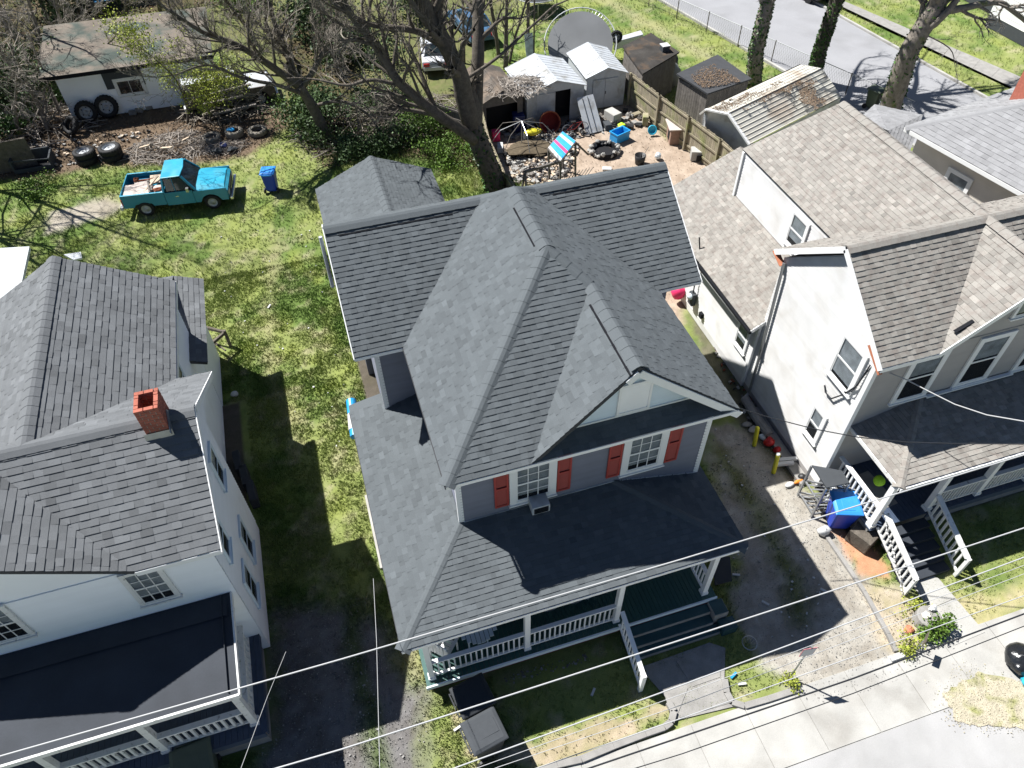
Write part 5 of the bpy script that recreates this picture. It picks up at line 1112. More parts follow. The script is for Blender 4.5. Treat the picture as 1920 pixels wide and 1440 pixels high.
# board fence between the yards
def fence(label, pts, h, m_='wood', side=1, bw=.14, group=None, lean=0):
    root = thing('board_fence', label, 'fence', (pts[0][0], pts[0][1], 0), group=group)
    me = {}
    for a, b in zip(pts, pts[1:]):
        a = Vector((*a, 0)); b = Vector((*b, 0)); d = b-a; L_ = d.length; u = d.normalized(); n_ = Vector((u.y, -u.x, 0))*side
        k = 0; ang = math.atan2(u.y, u.x)
        while k < L_-.02:
            hh = round(h+R.uniform(-.03, .03), 2)
            if hh not in me:
                mm = MB().box(0, bw-.012, -.01, .01, .03, hh); md = bpy.data.meshes.new('fence_board'); md.from_pydata(mm.v, [], mm.f); md.materials.append(M[m_]); me[hh] = md
            o = bpy.data.objects.new('fence_board', me[hh]); COL.objects.link(o); o.parent = root; o.location = a+u*k-chain(root); o.rotation_euler = (lean, 0, ang); k += bw
        for z in (.3, h*.55, h-.12): MB().beam(a+n_*.04+Vector((0, 0, z)), b+n_*.04+Vector((0, 0, z)), .04, .09).build('fence_rail', m_, root)
        np_ = max(1, round(L_/2.45))
        for i in range(np_+1): p = a.lerp(b, i/np_)+n_*.1; MB().box(p.x-.05, p.x+.05, p.y-.05, p.y+.05, 0, h+.05, rz=ang).build('fence_post', m_, root)
    return root
fence('weathered plank fence with mossy rails between the dirt yard and the dark sheds', [(17.35, 35.0), (17.75, 32.3), (18.2, 29.9), (18.6, 27.5), (18.75, 26.0)], 1.75, 'wood', 1)
fence('leaning mossy plank fence beside the big tree trunk', [(9.0, 35.0), (8.45, 31.5), (8.25, 28.2), (8.6, 25.2)], 1.6, 'wood', 1)
fence('low grey plank fence behind the big tree in the brush', [(4.2, 38.2), (6.6, 36.6), (8.2, 34.6)], 1.3, 'woodgrey', 1)
# trampolines
def disc(name, label, c, r, h, mm, cat, nrm=None):
    root = thing(name, label, cat, (c.x, c.y, 0)); cc = Vector((c.x, c.y, h)); q = Vector(nrm or (0, 0, 1)).normalized().to_track_quat('Z', 'Y').to_matrix().to_4x4()
    MB().lathe(cc, [(.001, 0), (r*.9, 0), (r*.9, -.02), (.001, -.02)], 36, q).build('mat', mm, root)
    ring = [cc+q @ Vector((r*math.cos(a*math.pi/18), r*math.sin(a*math.pi/18), 0)) for a in range(37)]; MB().tube(ring, .035, 6).build('rim', 'whitemetal', root)
    m = MB()
    for a in range(60): t = a*math.pi/30; m.beam(cc+q @ Vector((r*.9*math.cos(t), r*.9*math.sin(t), -.01)), cc+q @ Vector((r*math.cos(t), r*math.sin(t), 0)), .012, .012)
    m.build('springs', 'metal', root, kind='stuff')
    for a in range(6): t = a*math.pi/3+.3; MB().tube([cc+q @ Vector((r*math.cos(t), r*math.sin(t), 0)), cc+q @ Vector((r*.96*math.cos(t), r*.96*math.sin(t), -.85))], .03, 6).build('leg', 'metal', root)
disc('trampoline', 'round trampoline with grey mat and white rim leaning upright behind the sheds', G(1088, 82, 1.1), 2.1, 1.1, 'tramp', 'trampoline', (-.25, -.62, .74))
disc('mesh_dish', 'dark round disc partly cut off by the top edge above two poles', G(1005, -12, 1.0), 1.5, 1.0, 'bindark', 'trampoline')
# blue patterned sheet on pole
# covered grill etc
p = G(1250, 160); root = thing('covered_boat_motor', 'grey tarp-covered lump between the two dark sheds', 'cover', p); MB().blob((p.x, p.y, .7), (.62, .75, .75), 12, .1, (16, 10)).build('cover', 'tarpgrey', root, smooth=True); MB().blob((p.x+.35, p.y+.5, 1.15), (.4, .4, .45), 3, .1, (12, 8)).build('cover_hump', 'bingrey', root, smooth=True)
tag(MB().prism([G(1150, 95, .6), G(1205, 80, .6), G(1200, 72, .6), G(1160, 84, .6)], (0, 0, .5)).build('box_trailer', 'carwhite', bevel=.05), 'white trailer edge showing behind the dark plank shed', 'trailer')
x, y = at(1152, 112); tyre('black wheel standing against the white trailer corner', x, y, .34, .22, 1.0, tilt=(-.4, -1, .1), rim=True)
p = G(1012, 95); sheetlean('awning', 'faded white and blue cloth hanging on the left pole', G(983, 65, 1.6), (1, .2, 0), (.1, 0, -1), .55, 1.3, 'blind', 'cloth', .02)
for px, lb in ((990, 'left of two slim grey poles standing on the grass'), (1001, 'right and thinner of two poles standing on the grass')):
    b = G(px, 112); tag(MB().tube([b, b+Vector((0, 0, 6.5))], [.1 if px == 990 else .05]*2, 8).build('pole', 'bark'), lb, 'pole')
# ================= junk in the dirt yard =================
def pbox(name, label, px, py, sx, sy, sz, m_, cat, rz=0, z=0, bevel=.01, group=None):
    p = G(px, py, z); o = MB().box(p.x-sx/2, p.x+sx/2, p.y-sy/2, p.y+sy/2, z, z+sz, rz=rz).build(name, m_, bevel=bevel); return tag(o, label, cat, group)
b1 = G(1113, 252, 0); top = G(1100, 190, 1.75)
p0 = Vector((G(1100, 254).x, G(1100, 254).y, .05)); v_ = Vector((-.12, 1.35, 1.35))
root = thing('door_panel', 'tall white panel leaning in front of the closed metal shed', 'panel', p0)
MB().prism([p0, p0+Vector((.95, .12, 0)), p0+Vector((.95, .12, 0))+v_, p0+v_], (0, .04, -.04)).build('sheet', 'whitemetal', root)
for k in (.3, .62): MB().beam(p0+Vector((.95*k, .12*k, 0))+v_*.02+Vector((0, -.02, .02)), p0+Vector((.95*k, .12*k, 0))+v_*.97+Vector((0, -.02, .02)), .02, .02).build('groove', 'bingrey', root)
# blue crate
def crate(name, label, x, y, rz, sx, sy, h, m_, group=None):
    root = thing(name, label, 'crate', (x, y, 0), rz, group); t = .03
    for a in ((-sx/2, sx/2, -sy/2, -sy/2+t), (-sx/2, sx/2, sy/2-t, sy/2), (-sx/2, -sx/2+t, -sy/2+t, sy/2-t), (sx/2-t, sx/2, -sy/2+t, sy/2-t)): MB().box(*a, 0, h).build('side', m_, root, loc=(0, 0, 0), local=True)
    MB().box(-sx/2+t, sx/2-t, -sy/2+t, sy/2-t, .01, .04).build('base', m_, root, loc=(0, 0, 0), local=True)
    m = MB()
    for a in ((-sx/2-.03, sx/2+.03, -sy/2-.03, -sy/2), (-sx/2-.03, sx/2+.03, sy/2, sy/2+.03), (-sx/2-.03, -sx/2, -sy/2, sy/2), (sx/2, sx/2+.03, -sy/2, sy/2)): m.box(*a, h-.05, h+.01)
    m.build('rim', m_, root, loc=(0, 0, 0), local=True); return root
x, y = at(1161, 262); crate('blue_crate', 'open blue plastic tub on the dirt beside the fire ring', x, y, .35, .85, .55, .5, 'skyblue')
x, y = at(1165, 243); tag(MB().blob((x, y, .25), (.2, .15, .1), 3).build('green_rag', 'lime'), 'green and white bits lying in the blue tub', 'rag')
# fire ring of stones
x, y = at(1133, 285); root = thing('fire_pit', 'round fire pit of pale rubble stones on the dirt', 'fire pit', (x, y, 0))
for k in range(22):
    a = k/22*6.283; r_ = .72+R.uniform(-.05, .05); MB().blob((x+r_*math.cos(a), y+r_*.85*math.sin(a), .12+(.12 if k % 3 == 0 else 0)), (.13, .11, .11), 40+k, .2, (7, 5)).build('stone', 'concrete' if k % 4 else 'oldconcrete', root)
MB().lathe((x, y, 0), [(.75, .02), (.7, .25), (.58, .24), (.56, .03), (.001, .02)], 24).build('ash_bed', 'dark', root)
for i, (px, py, sx, sy, sz, m_, nm, lb, ct) in enumerate((
    (1148, 225, .55, .8, .5, 'concrete', 'garden_cart', 'pale dirty cart tray standing by the leaning white panel', 'cart'),
    (1138, 240, .35, .5, .3, 'bingrey', 'bucket_box', 'small grey box left of the cart tray', 'box'),
    (1138, 318, .45, .28, .1, 'paper', 'small_tray', 'flat white tray on the dirt in front of the fire pit', 'tray'),
    (1308, 297, .75, .55, .5, 'concrete', 'pet_carrier', 'pale pet carrier with dark opening at the fence foot', 'pet carrier'),
    (1335, 297, .38, .32, .3, 'yellow', 'yellow_crate', 'small yellow crate beside the pet carrier', 'crate'),
    (1328, 303, .3, .2, .1, 'pink', 'pink_tray', 'small pink tray under the yellow crate', 'tray'),
    (930, 262, .4, .4, .5, 'pink', 'pink_box', 'bright pink box at the corner of the leaning plank fence', 'box'),
    (938, 282, .3, .6, .3, 'paper', 'white_board', 'white sheet stuck behind the leaning plank fence', 'sheet'),
    (972, 243, .6, .6, .9, 'navy', 'navy_barrel_bin', 'dark blue bin with lid between the brown and white sheds', 'bin'),
    (985, 260, .25, .25, .4, 'blind', 'clear_tub', 'pale clear tub beside the yellow toy', 'tub'),
    (1195, 215, .7, .3, .12, 'wood', 'firewood', 'mossy plank piece on the scrap by the fence corner', 'plank'),
    (1209, 232, .3, .5, .5, 'wood', 'stump', 'cut log standing against the plank fence', 'log'))):
    pbox(nm, lb, px, py, sx, sy, sz, m_, ct, rz=R.uniform(-.4, .4), bevel=.03)
p = G(1300, 300); tag(MB().box(p.x-.02, p.x+.36, p.y-.3, p.y-.27, .08, .4).build('carrier_opening', 'dark'), 'dark opening panel on the front of the pet carrier', 'panel')
x, y = at(1000, 262); tag(MB().blob((x, y, .45), (.45, .25, .16), 8, .12).build('yellow_toy', 'yellow', smooth=True), 'bright yellow plastic toy by the dark blue bin', 'toy')
x, y = at(1030, 245); root = thing('toy_tunnel', 'dark red round tub lying on its side before the open shed', 'tub', (x, y, 0)); q = Vector((-.2, -1, .35)).normalized().to_track_quat('Z', 'Y').to_matrix().to_4x4()
MB().lathe((x, y, .5), [(.001, -.25), (.5, -.25), (.55, .2), (.5, .22), (.45, -.2), (.001, -.2)], 28, q).build('tub', 'redbrick', root, smooth=True); MB().lathe((x, y, .5), [(.5, .22), (.56, .25), (.56, .19)], 28, q).build('rim', 'rust', root)
x, y = at(1221, 252); root = thing('blue_bowl', 'bright cyan bowl leaning on rubbish near the fence', 'bowl', (x, y, 0)); q = Vector((-.2, -1, .5)).normalized().to_track_quat('Z', 'Y').to_matrix().to_4x4(); MB().lathe((x, y, .25), [(.001, .0), (.15, .02), (.2, .12), (.25, .12), (.17, -.03), (.001, -.05)], 18, q).build('bowl', 'cyan', root, smooth=True)
x, y = at(1199, 306); root = thing('black_pot', 'black bucket with a stick behind the grey house ridge', 'bucket', (x, y, 0)); MB().lathe((x, y, 0), [(.001, 0), (.22, 0), (.28, .45), (.26, .45), (.2, .04), (.001, .05)], 20).build('bucket', 'black', root, smooth=True); MB().tube([(x, y, .1), (x+.5, y+.2, .7)], .015, 5).build('stick', 'woodgrey', root)
x, y = at(1233, 298); tag(MB().blob((x, y, .18), (.17, .17, .17), 9, .1).build('bottle_pack', 'blind'), 'small pale bottle pack on the dirt behind the roof corner', 'bottles')
# dog house
x, y = at(1272, 262); rz = -1.15; root = thing('dog_house', 'pinkish plywood dog house with flat roof at the fence', 'dog house', (x, y, 0), -.25)
MB().box(-.55, .55, -.45, .45, 0, .8).build('box', 'doghouse', root, loc=(0, 0, 0), local=True); MB().box(-.68, .68, -.58, .58, .82, .87).build('roof', 'plywood', root, loc=(0, 0, 0), local=True); MB().box(-.565, -.552, -.2, .12, .12, .6).build('doorway', 'dark', root, loc=(0, 0, 0), local=True)
# swing frame with striped canopy
cx_, cy_ = at(1062, 300); root = thing('play_frame', 'wooden play frame with striped blue, white and pink canopy', 'play frame', (cx_, cy_, 0))
c4 = [G(1055, 247, 2.0), G(1079, 265, 2.0), G(1050, 303, 1.7), G(1028, 277, 1.7)]
cols = ['skyblue', 'paper', 'skyblue', 'skyblue', 'pink', 'skyblue', 'skyblue', 'paper']
for i in range(8):
    a, b = i/8, (i+1)/8; P_ = [c4[0].lerp(c4[3], a), c4[1].lerp(c4[2], a), c4[1].lerp(c4[2], b), c4[0].lerp(c4[3], b)]; MB().prism(P_, (0, 0, .02)).build('canopy_strip', cols[i], root)
feet = [G(1050, 300), G(1102, 282), G(1062, 342), G(1010, 318)]
tp = [c4[0]-Vector((0, 0, .05)), c4[1]-Vector((0, 0, .05)), c4[2]-Vector((0, 0, .05)), c4[3]-Vector((0, 0, .05))]
for a, t_ in zip(((15.4, 31.0), (16.6, 30.6), (15.9, 28.9), (14.7, 29.2)), tp): MB().beam((t_.x+.1, t_.y, 0), t_, .08, .08).build('post', 'woodgrey', root)
for i in range(4): MB().beam(tp[i], tp[(i+1) % 4], .07, .09).build('beam', 'woodgrey', root)
MB().beam(tp[1], G(1103, 290, 1.0), .08, .08).build('brace', 'woodgrey', root)
e0 = G(985, 322, 1.9); e1 = Vector((tp[2].x, tp[2].y, 1.7)); MB().beam(e0, e1, .1, .12).build('swing_beam', 'woodgrey', root)
for s in (-.5, .5): MB().beam(e0, (e0.x-.1, e0.y+s*1.2, 0), .08, .08).build('swing_leg', 'woodgrey', root)
for k in (.3, .45, .65): 
    a = e0.lerp(e1, k); MB().tube([a, a-Vector((0, 0, 1.2))], .012, 5).build('swing_rope', 'navy', root)
for i in range(7):
    for j in (0, 1):
        a = Vector((tp[2].x+.15+i*.16, tp[2].y-.05, .35 if j == 0 else .35)); MB().beam(a, a+Vector((.5 if j else -.5, 0, .75)), .03, .02).build('lattice_slat', 'woodgrey', root)
# umbrella skeleton
x, y = at(985, 290); root = thing('tent_frame', 'collapsed bare canopy frame of thin poles over brown cloth', 'frame', (x, y, 0)); c = Vector((x, y+.6, 1.5))
for a in range(8): t = a*math.pi/4; MB().tube([c, (c.x+1.1*math.cos(t), c.y+.9*math.sin(t), 1.2), (c.x+1.7*math.cos(t), c.y+1.3*math.sin(t), .5)], .018, 5).build('rib', 'woodgrey' if a % 2 else 'metal', root)
MB().tube([c, (x, y+.6, .05)], .025, 6).build('pole', 'metal', root)
tag(MB().blob((x+.2, y+.1, .28), (1.2, .7, .12), 33, .25, (14, 6)).build('brown_cloth', 'soil'), 'brown cloth heaped under the bare canopy frame', 'cloth')
# bicycle
x, y = at(1078, 252); root = thing('bicycle', 'small dark bicycle lying near the leaning white panel', 'bicycle', (x, y, 0)); 
for dx in (-.45, .45):
    q = Vector((.1, -1, .3)).normalized().to_track_quat('Z', 'Y').to_matrix().to_4x4(); MB().lathe((x+dx, y, .3), [(.27, -.015), (.3, 0), (.27, .015), (.26, 0), (.27, -.015)], 20, q).build('wheel', 'metal', root)
m = MB()
for a, b in (((-.45, .3), (-.1, .62)), ((-.1, .62), (.35, .65)), ((-.45, .3), (0, .3)), ((0, .3), (.35, .65)), ((.45, .3), (.35, .75)), ((0, .3), (-.12, .7))): m.tube([(x+a[0], y, a[1]), (x+b[0], y, b[1])], .018, 6)
m.build('frame', 'redbrick', root); MB().beam((x+.3, y-.2, .78), (x+.38, y+.2, .78), .03, .03).build('handlebar', 'metal', root); MB().box(x-.25, x, y-.06, y+.06, .7, .75).build('saddle', 'black', root)
# countless litter
def junk(name, label, L_, n, seed, cols_, s=(.04, .16)):
    pts = [G(*q) for q in L_]; xs = [p.x for p in pts]; ys = [p.y for p in pts]; q = np.random.default_rng(seed)
    for ci, cm in enumerate(cols_):
        mb = MB(); k = 0
        while k < n//len(cols_):
            x, y = q.uniform(min(xs), max(xs)), q.uniform(min(ys), max(ys))
            if sd_poly(np.array([x]), np.array([y]), [(p.x, p.y) for p in pts])[0] < 0: continue
            k += 1; sx, sy, sz = q.uniform(*s), q.uniform(*s), q.uniform(.02, s[1]*.8)
            if q.random() < .5: mb.box(x-sx, x+sx, y-sy, y+sy, 0, sz, q.uniform(-.5, .5), q.uniform(0, 3))
            else: mb.blob((x, y, sz/2), (sx, sy, sz), int(q.integers(1e6)), .3, (6, 4), q.uniform(-.5, .5))
        tag(mb.build(name, cm), label.format(('pale', 'dark', 'grey', 'brown', 'tan')[ci]), 'rubbish', kind='stuff')
junk('yard_rubbish', 'scattered {} rubbish bits in the corner of the dirt yard', ((945, 285), (1000, 255), (1060, 240), (1085, 275), (1060, 345), (960, 345)), 800, 4, ('concrete', 'black', 'oldconcrete', 'woodgrey', 'paint_lumber'), (.02, .15))
junk('shed_rubbish', '{} odds and ends in front of the shed doors', ((930, 250), (1000, 238), (1180, 205), (1210, 230), (1180, 245), (1000, 268)), 150, 6, ('oldconcrete', 'black', 'woodgrey'), (.05, .2))
junk('side_rubbish', 'small {} rubble along the foot of the beige house', ((1310, 590), (1335, 600), (1480, 830), (1515, 885), (1490, 890), (1400, 790)), 170, 8, ('concrete', 'black', 'woodgrey', 'rust'), (.02, .08))
junk('porch_rubbish', '{} bits on the mulch below the white porch rail', ((940, 1270), (1100, 1225), (1105, 1240), (950, 1285)), 60, 10, ('oldconcrete', 'woodgrey'), (.012, .03))
junk('lawn_litter', 'tiny {} litter specks strewn over the side lawn', ((400, 420), (600, 420), (680, 800), (640, 1000), (560, 800), (430, 600)), 40, 12, ('paper',), (.012, .035))
junk('drive_litter', 'tiny {} litter specks on the shaded driveways', ((500, 1150), (700, 1130), (760, 1430), (480, 1430)), 50, 13, ('oldconcrete',), (.012, .03))
junk('drive_litter', 'tiny {} litter specks between the grey and beige houses', ((1330, 800), (1400, 830), (1580, 1150), (1480, 1240), (1380, 1100)), 60, 14, ('paper', 'oldconcrete'), (.012, .035))
junk('garage_rubbish', '{} rubbish in the dirt before the garage', ((60, 270), (300, 240), (300, 290), (180, 305), (70, 330)), 150, 15, ('oldconcrete', 'black', 'paint_lumber'), (.03, .1))

# ================= alongside the beige house =================
def bollard(label, px, py, h, lean):
    b = G(px, py); root = thing('bollard', label, 'bollard', b, group='yellow bollards'); t = b+Vector((lean, .05, h)); MB().tube([b, t], .072, 14).build('post', 'yellow', root, smooth=False); MB().lathe(t, [(.072, 0), (.055, .03), (.001, .045)], 14).build('cap', 'paper' if px > 1440 else 'yellow', root)
bollard('yellow bollard in the shade, the one nearer the backyard', 1414, 835, .9, -.08); bollard('yellow bollard half in sun with a pale top, nearer the street', 1450, 886, .95, -.06)
for i, (px, py, s, m_, lb, nm, ct) in enumerate(((1441, 833, (.2, .16, .16), 'red', 'larger red fuel can among the rubble by the bollards', 'fuel_can', 'fuel can'), (1456, 847, (.13, .12, .12), 'red', 'smaller dark red can among the rubble by the bollards', 'fuel_can', 'fuel can'), (1400, 797, (.17, .12, .05), 'oldconcrete', 'flat grey slab near the upper bollard, the left one', 'slab_piece', 'slab'), (1412, 806, (.2, .13, .05), 'concrete', 'flat pale slab touching the upper bollard', 'slab_piece', 'slab'), (1429, 822, (.1, .14, .08), 'blind', 'small pale blue box by the red fuel can', 'box', 'box'), (1497, 905, (.2, .06, .08), 'orange', 'orange plastic tool near the shelf rack', 'orange_tool', 'tool'), (1503, 898, (.16, .13, .12), 'black', 'black pot beside the orange tool', 'pot', 'pot'), (1480, 910, (.16, .1, .06), 'paper', 'white crumpled bag on the sunny grass by the shelf rack', 'litter_bag', 'bag'), (1323, 604, (.25, .08, .06), 'paper', 'white crumpled plastic near the grey house corner', 'litter_bag', 'bag'))):
    p = G(px, py); tag(MB().blob((p.x, p.y, s[2]*.8), s, 60+i, .15, (10, 7)).build(nm, m_, smooth=True), lb, ct)
for i, (px, py) in enumerate(((1474, 868), (1468, 876))): p = G(px, py); tag(MB().box(p.x-.3, p.x+.3, p.y-.06, p.y+.06, .15, .25, rz=-.2).build('lumber', 'paper'), ('upper white slat stacked behind the sunny bollard', 'lower white slat stacked behind the sunny bollard')[i], 'slat', 'white slats behind the bollard')
a = G(1395, 752); b = G(1440, 820); tag(MB().tube([(a.x, a.y, .15), ((a.x+b.x)/2-.05, (a.y+b.y)/2, .15), (b.x, b.y, .15)], .16, 10).build('drain_pipe', 'oldconcrete'), 'fat grey pipe lying along the beige house wall', 'pipe')
a = G(1445, 800); b = G(1495, 880); tag(MB().box(12.6, 12.95, 10.3, 13.6, 0, .12).build('footing_strip', 'oldconcrete'), 'concrete footing strip along the beige house wall', 'footing')
# meter boxes on the wall
q = V(1299, 553, x=12.8); root = thing('electric_meter', 'round electric meter with conduit on the low beige wing wall', 'meter', (12.82, q.y, q.z)); MB().box(12.72, 12.9, q.y-.16, q.y+.16, q.z-.45, q.z+.1).build('box', 'bingrey', root, bevel=.02); qq = Vector((-1, 0, 0)).to_track_quat('Z', 'Y').to_matrix().to_4x4(); MB().lathe((12.72, q.y, q.z-.05), [(.13, 0), (.12, .1), (.001, .12)], 16, qq).build('dial', 'blind', root, smooth=True); MB().tube([(12.8, q.y, q.z+.1), (12.82, q.y+.15, 2.95), (12.75, q.y+.3, 3.6)], .025, 6).build('conduit', 'cable', root)
q = V(1317, 590, x=12.93); tag(MB().box(12.82, 12.93, q.y-.09, q.y+.09, q.z-.12, q.z+.1).build('wall_fitting', 'vent'), 'small black fitting on the low beige wing wall', 'fitting')
q = V(1625, 720, x=13.0)
tag(MB().tube([(12.97, 10.25, 5.55), (12.93, 10.3, 4.7), (12.95, 10.6, 4.0), (12.93, 10.9, 3.5), (12.95, 11.2, 3.45), (12.97, 11.35, 3.6)], .022, 6).build('loose_cable', 'cable'), 'black cable looping down the sunlit beige wall beside the upper window', 'cable')
tag(MB().tube([(12.97, 10.2, 5.5), (12.9, 10.35, 4.4), (12.96, 10.75, 3.95)], .015, 6).build('loose_cable', 'cable'), 'thin black cable hugging the corner by the upper window', 'cable')
p = G(1325, 560); tag(MB().blob((p.x-1.2, p.y+.2, .5), (.3, .25, .3), 70, .15).build('red_bag', 'pink', smooth=True), 'bright red bag in the dark gap behind the grey house', 'bag')
# shelf rack
rb = [G(1488, 945), G(1512, 978), G(1573, 958), G(1560, 925)]
zt = 1.55; root = thing('shelf_rack', 'grey metal shelf rack with solid top beside the porch stairs', 'shelf', (rb[0].x+.5, rb[0].y, 0))
c_ = [Vector((13.0, 8.95, 0))+Vector(d) for d in ((-.95, .55, 0), (-.95, -.25, 0), (.12, -.3, 0), (.12, .65, 0))]
c_ = [G(1522, 874, zt), G(1549, 916, zt), G(1592, 907, zt), G(1578, 884, zt)]; mid = sum(c_, Vector((0, 0, 0)))/4
MB().prism([p for p in c_], (0, 0, .05)).build('top', 'bingrey', root)
for p in c_: MB().box(p.x-.03, p.x+.03, p.y-.03, p.y+.03, 0, zt).build('leg', 'metal', root)
for z in (.15, .8):
    for i in range(4): MB().beam(c_[i]-Vector((0, 0, zt-z)), c_[(i+1) % 4]-Vector((0, 0, zt-z)), .04, .05).build('bar', 'metal', root)
    for k in range(1, 5): a = c_[0].lerp(c_[1], k/5); b = c_[3].lerp(c_[2], k/5); MB().beam(a-Vector((0, 0, zt-z)), b-Vector((0, 0, zt-z)), .05, .02).build('slat', 'metal', root)
MB().beam(c_[0]-Vector((0, 0, zt)), c_[1]-Vector((0, 0, .4)), .03, .03).build('brace', 'metal', root)
p = G(1578, 985); bin_('wheelie_bin', 'bright blue wheelie bin with light lid beside the beige porch', p.x-.12, p.y+.15, -.35, 'binblue', 'binlid', 1.05, .75, .8)
p = G(1543, 1000); tag(MB().blob((p.x, p.y, .15), (.2, .16, .16), 77, .2).build('white_sack', 'paper', smooth=True), 'white sack slumped at the foot of the bright blue bin', 'sack')
p = G(1612, 1015); tag(MB().box(p.x-.3, p.x+.3, p.y-.35, p.y+.35, 0, .55, rz=.4).build('wood_box', 'bark', bevel=.02), 'dark wooden box between the blue bin and the stair rail', 'box')
# porch things, right house
p = G(1655, 884, .95); tag(MB().blob((14.12, 9.05, 1.35), (.17, .17, .17), 3, .04, (18, 12)).build('green_ball', 'lime', smooth=True), 'lime green ball by the beige house porch post', 'ball')
tag(MB().box(13.5, 14.5, 8.4, 9.7, .802, .812, rz=.1).build('porch_rug', 'oldconcrete'), 'grey rug on the beige house porch floor', 'rug')
m = MB(); q_ = random.Random(5)
pts = [(13.45, 7.95, 2.9-.1*k+q_.uniform(-.02, .02)) for k in range(20)]
pts = [Vector((13.33+.03*math.sin(k*.9), 7.92-.09*k, 1.62-.075*k+.03*math.sin(k*1.3))) for k in range(20)]; m.tube(pts, .012, 4)
for p in pts: m.blob(p, (.035, .035, .035), 1, 0, (5, 3))
m.build('x', 'paper').name = 'string_lights'; tag([o for o in COL.objects if o.name == 'string_lights'][0], 'white string lights draped down the left stair rail', 'string lights')
# porch things, grey house: bench, chairs, table
def chair(label, x, y, rz, m_):
    root = thing('porch_chair', label, 'chair', (x, y, .65), rz); B = lambda m, n: m.build(n, m_, root, loc=(0, 0, 0), local=True)
    for k in range(5): B(MB().box(-.25, .25, -.24+k*.1, -.16+k*.1, .4, .425), 'seat_slat')
    for k in range(5): B(MB().box(-.25+k*.105, -.17+k*.105, .22, .25, .42, 1.0), 'back_slat')
    for sx in (-.27, .27):
        for yy in (-.22, .24): B(MB().box(sx-.02, sx+.02, yy-.02, yy+.02, 0, .62 if yy < 0 else .9), 'leg')
        B(MB().box(sx-.04, sx+.04, -.28, .26, .62, .65), 'arm_rest')
chair('white slatted porch chair in the sunny corner', .45, 8.2, 2.4, 'white'); chair('pale porch chair deeper in the porch shade', 2.0, 8.9, 3.4, 'white')
root = thing('porch_table', 'pale blue slatted round table behind the porch rail', 'table', (1.35, 8.35, .65))
for k in range(8): 
    xx = -.42+k*.12; hy = math.sqrt(max(.02, .25-xx*xx)); MB().box(1.35+xx, 1.35+xx+.105, 8.35-hy, 8.35+hy, 1.36, 1.385).build('top_slat', 'pale_siding', root)
for dx, dy in ((-.25, -.25), (.25, -.25), (.25, .25), (-.25, .25)): MB().box(1.35+dx-.02, 1.35+dx+.02, 8.35+dy-.02, 8.35+dy+.02, .65, 1.36).build('leg', 'pale_siding', root)
tag(MB().blob((4.5, 8.6, .82), (.3, .18, .15), 91, .2).build('shoe_pile', 'blind'), 'pale bundle on the porch floor near the middle post', 'bundle'); root = thing('exercise_bike', 'dark folded bicycle frame behind the porch rail', 'bicycle', (3.9, 8.5, .65))
for dx in (-.4, .35): qq = Vector((0, -1, .2)).normalized().to_track_quat('Z', 'Y').to_matrix().to_4x4(); MB().lathe((3.9+dx, 8.5, .98), [(.28, -.015), (.31, 0), (.28, .015), (.27, 0), (.28, -.015)], 20, qq).build('wheel', 'metal', root)
MB().tube([(3.5, 8.5, 1.0), (3.8, 8.5, 1.35), (4.2, 8.5, 1.35), (4.25, 8.5, 1.0)], .02, 6).build('frame', 'metal', root)
# side deck clutter, left of grey house
tag(MB().box(-.55, .45, 14.9, 16.9, .0, .42).build('side_landing', 'plywood', bevel=.01), 'pale wooden landing on the left side of the grey house', 'landing')
root = thing('water_tank', 'bright blue cylinder lying on the pale landing', 'tank', (-.6, 17.0, .45)); MB().tube([(-.62, 16.1, .72), (-.5, 17.5, .95)], .17, 16).build('drum', 'skyblue', root); MB().tube([(-.62, 16.35, .76), (-.55, 16.95, .86)], .175, 16).build('label_band', 'paper', root)
tag(MB().beam((-.3, 15.1, .5), (-.05, 17.3, .6), .22, .04).build('plank', 'bingrey'), 'grey plank lying on the landing beside the blue cylinder', 'plank'); tag(MB().box(.05, .32, 15.4, 16.8, .43, .6).build('crate_row', 'bark', bevel=.01), 'dark narrow box on the landing against the wall', 'box')
tag(MB().box(-.75, -.3, 11.5, 14.2, 0, .06).build('stepping_slab', 'concrete', bevel=.01), 'pale concrete strip along the left porch roof edge', 'slab')
# picnic frame behind the white house
p = G(432, 640); root = thing('picnic_bench', 'dark wooden frame sticking out behind the white house', 'frame', p)
P_ = [G(405, 632), G(432, 648), G(412, 672)]; MB().beam(P_[0]+Vector((-.8, .3, .7)), P_[1]+Vector((0, 0, .7)), .08, .12).build('beam', 'bark', root); MB().beam(P_[1]+Vector((0, 0, .7)), P_[2]+Vector((-.5, -.3, .7)), .08, .12).build('beam', 'bark', root); MB().box(P_[1].x-.05, P_[1].x+.05, P_[1].y-.05, P_[1].y+.05, 0, .8).build('post', 'bark', root)
for k in range(3): a = P_[0].lerp(P_[1], k/3)+Vector((-.4, -.2, .5)); MB().beam(a, a+Vector((.5, -.8, 0)), .05, .05).build('slat', 'bark', root)
x, y = at(441, 742); tag(MB().blob((x, y, .1), (.14, .11, .1), 15, .1).build('white_ball', 'paper', smooth=True), 'white rag lying in the shade beside the white house', 'rag')
tag(MB().prism([G(121, 480, 1.5), G(153, 475, 1.5), G(155, 486, 1.5), G(140, 490, 1.5)], (0, 0, .08)).build('white_canopy', 'whitemetal'), 'white corner of a low canopy behind the grey shingle ridge', 'canopy')
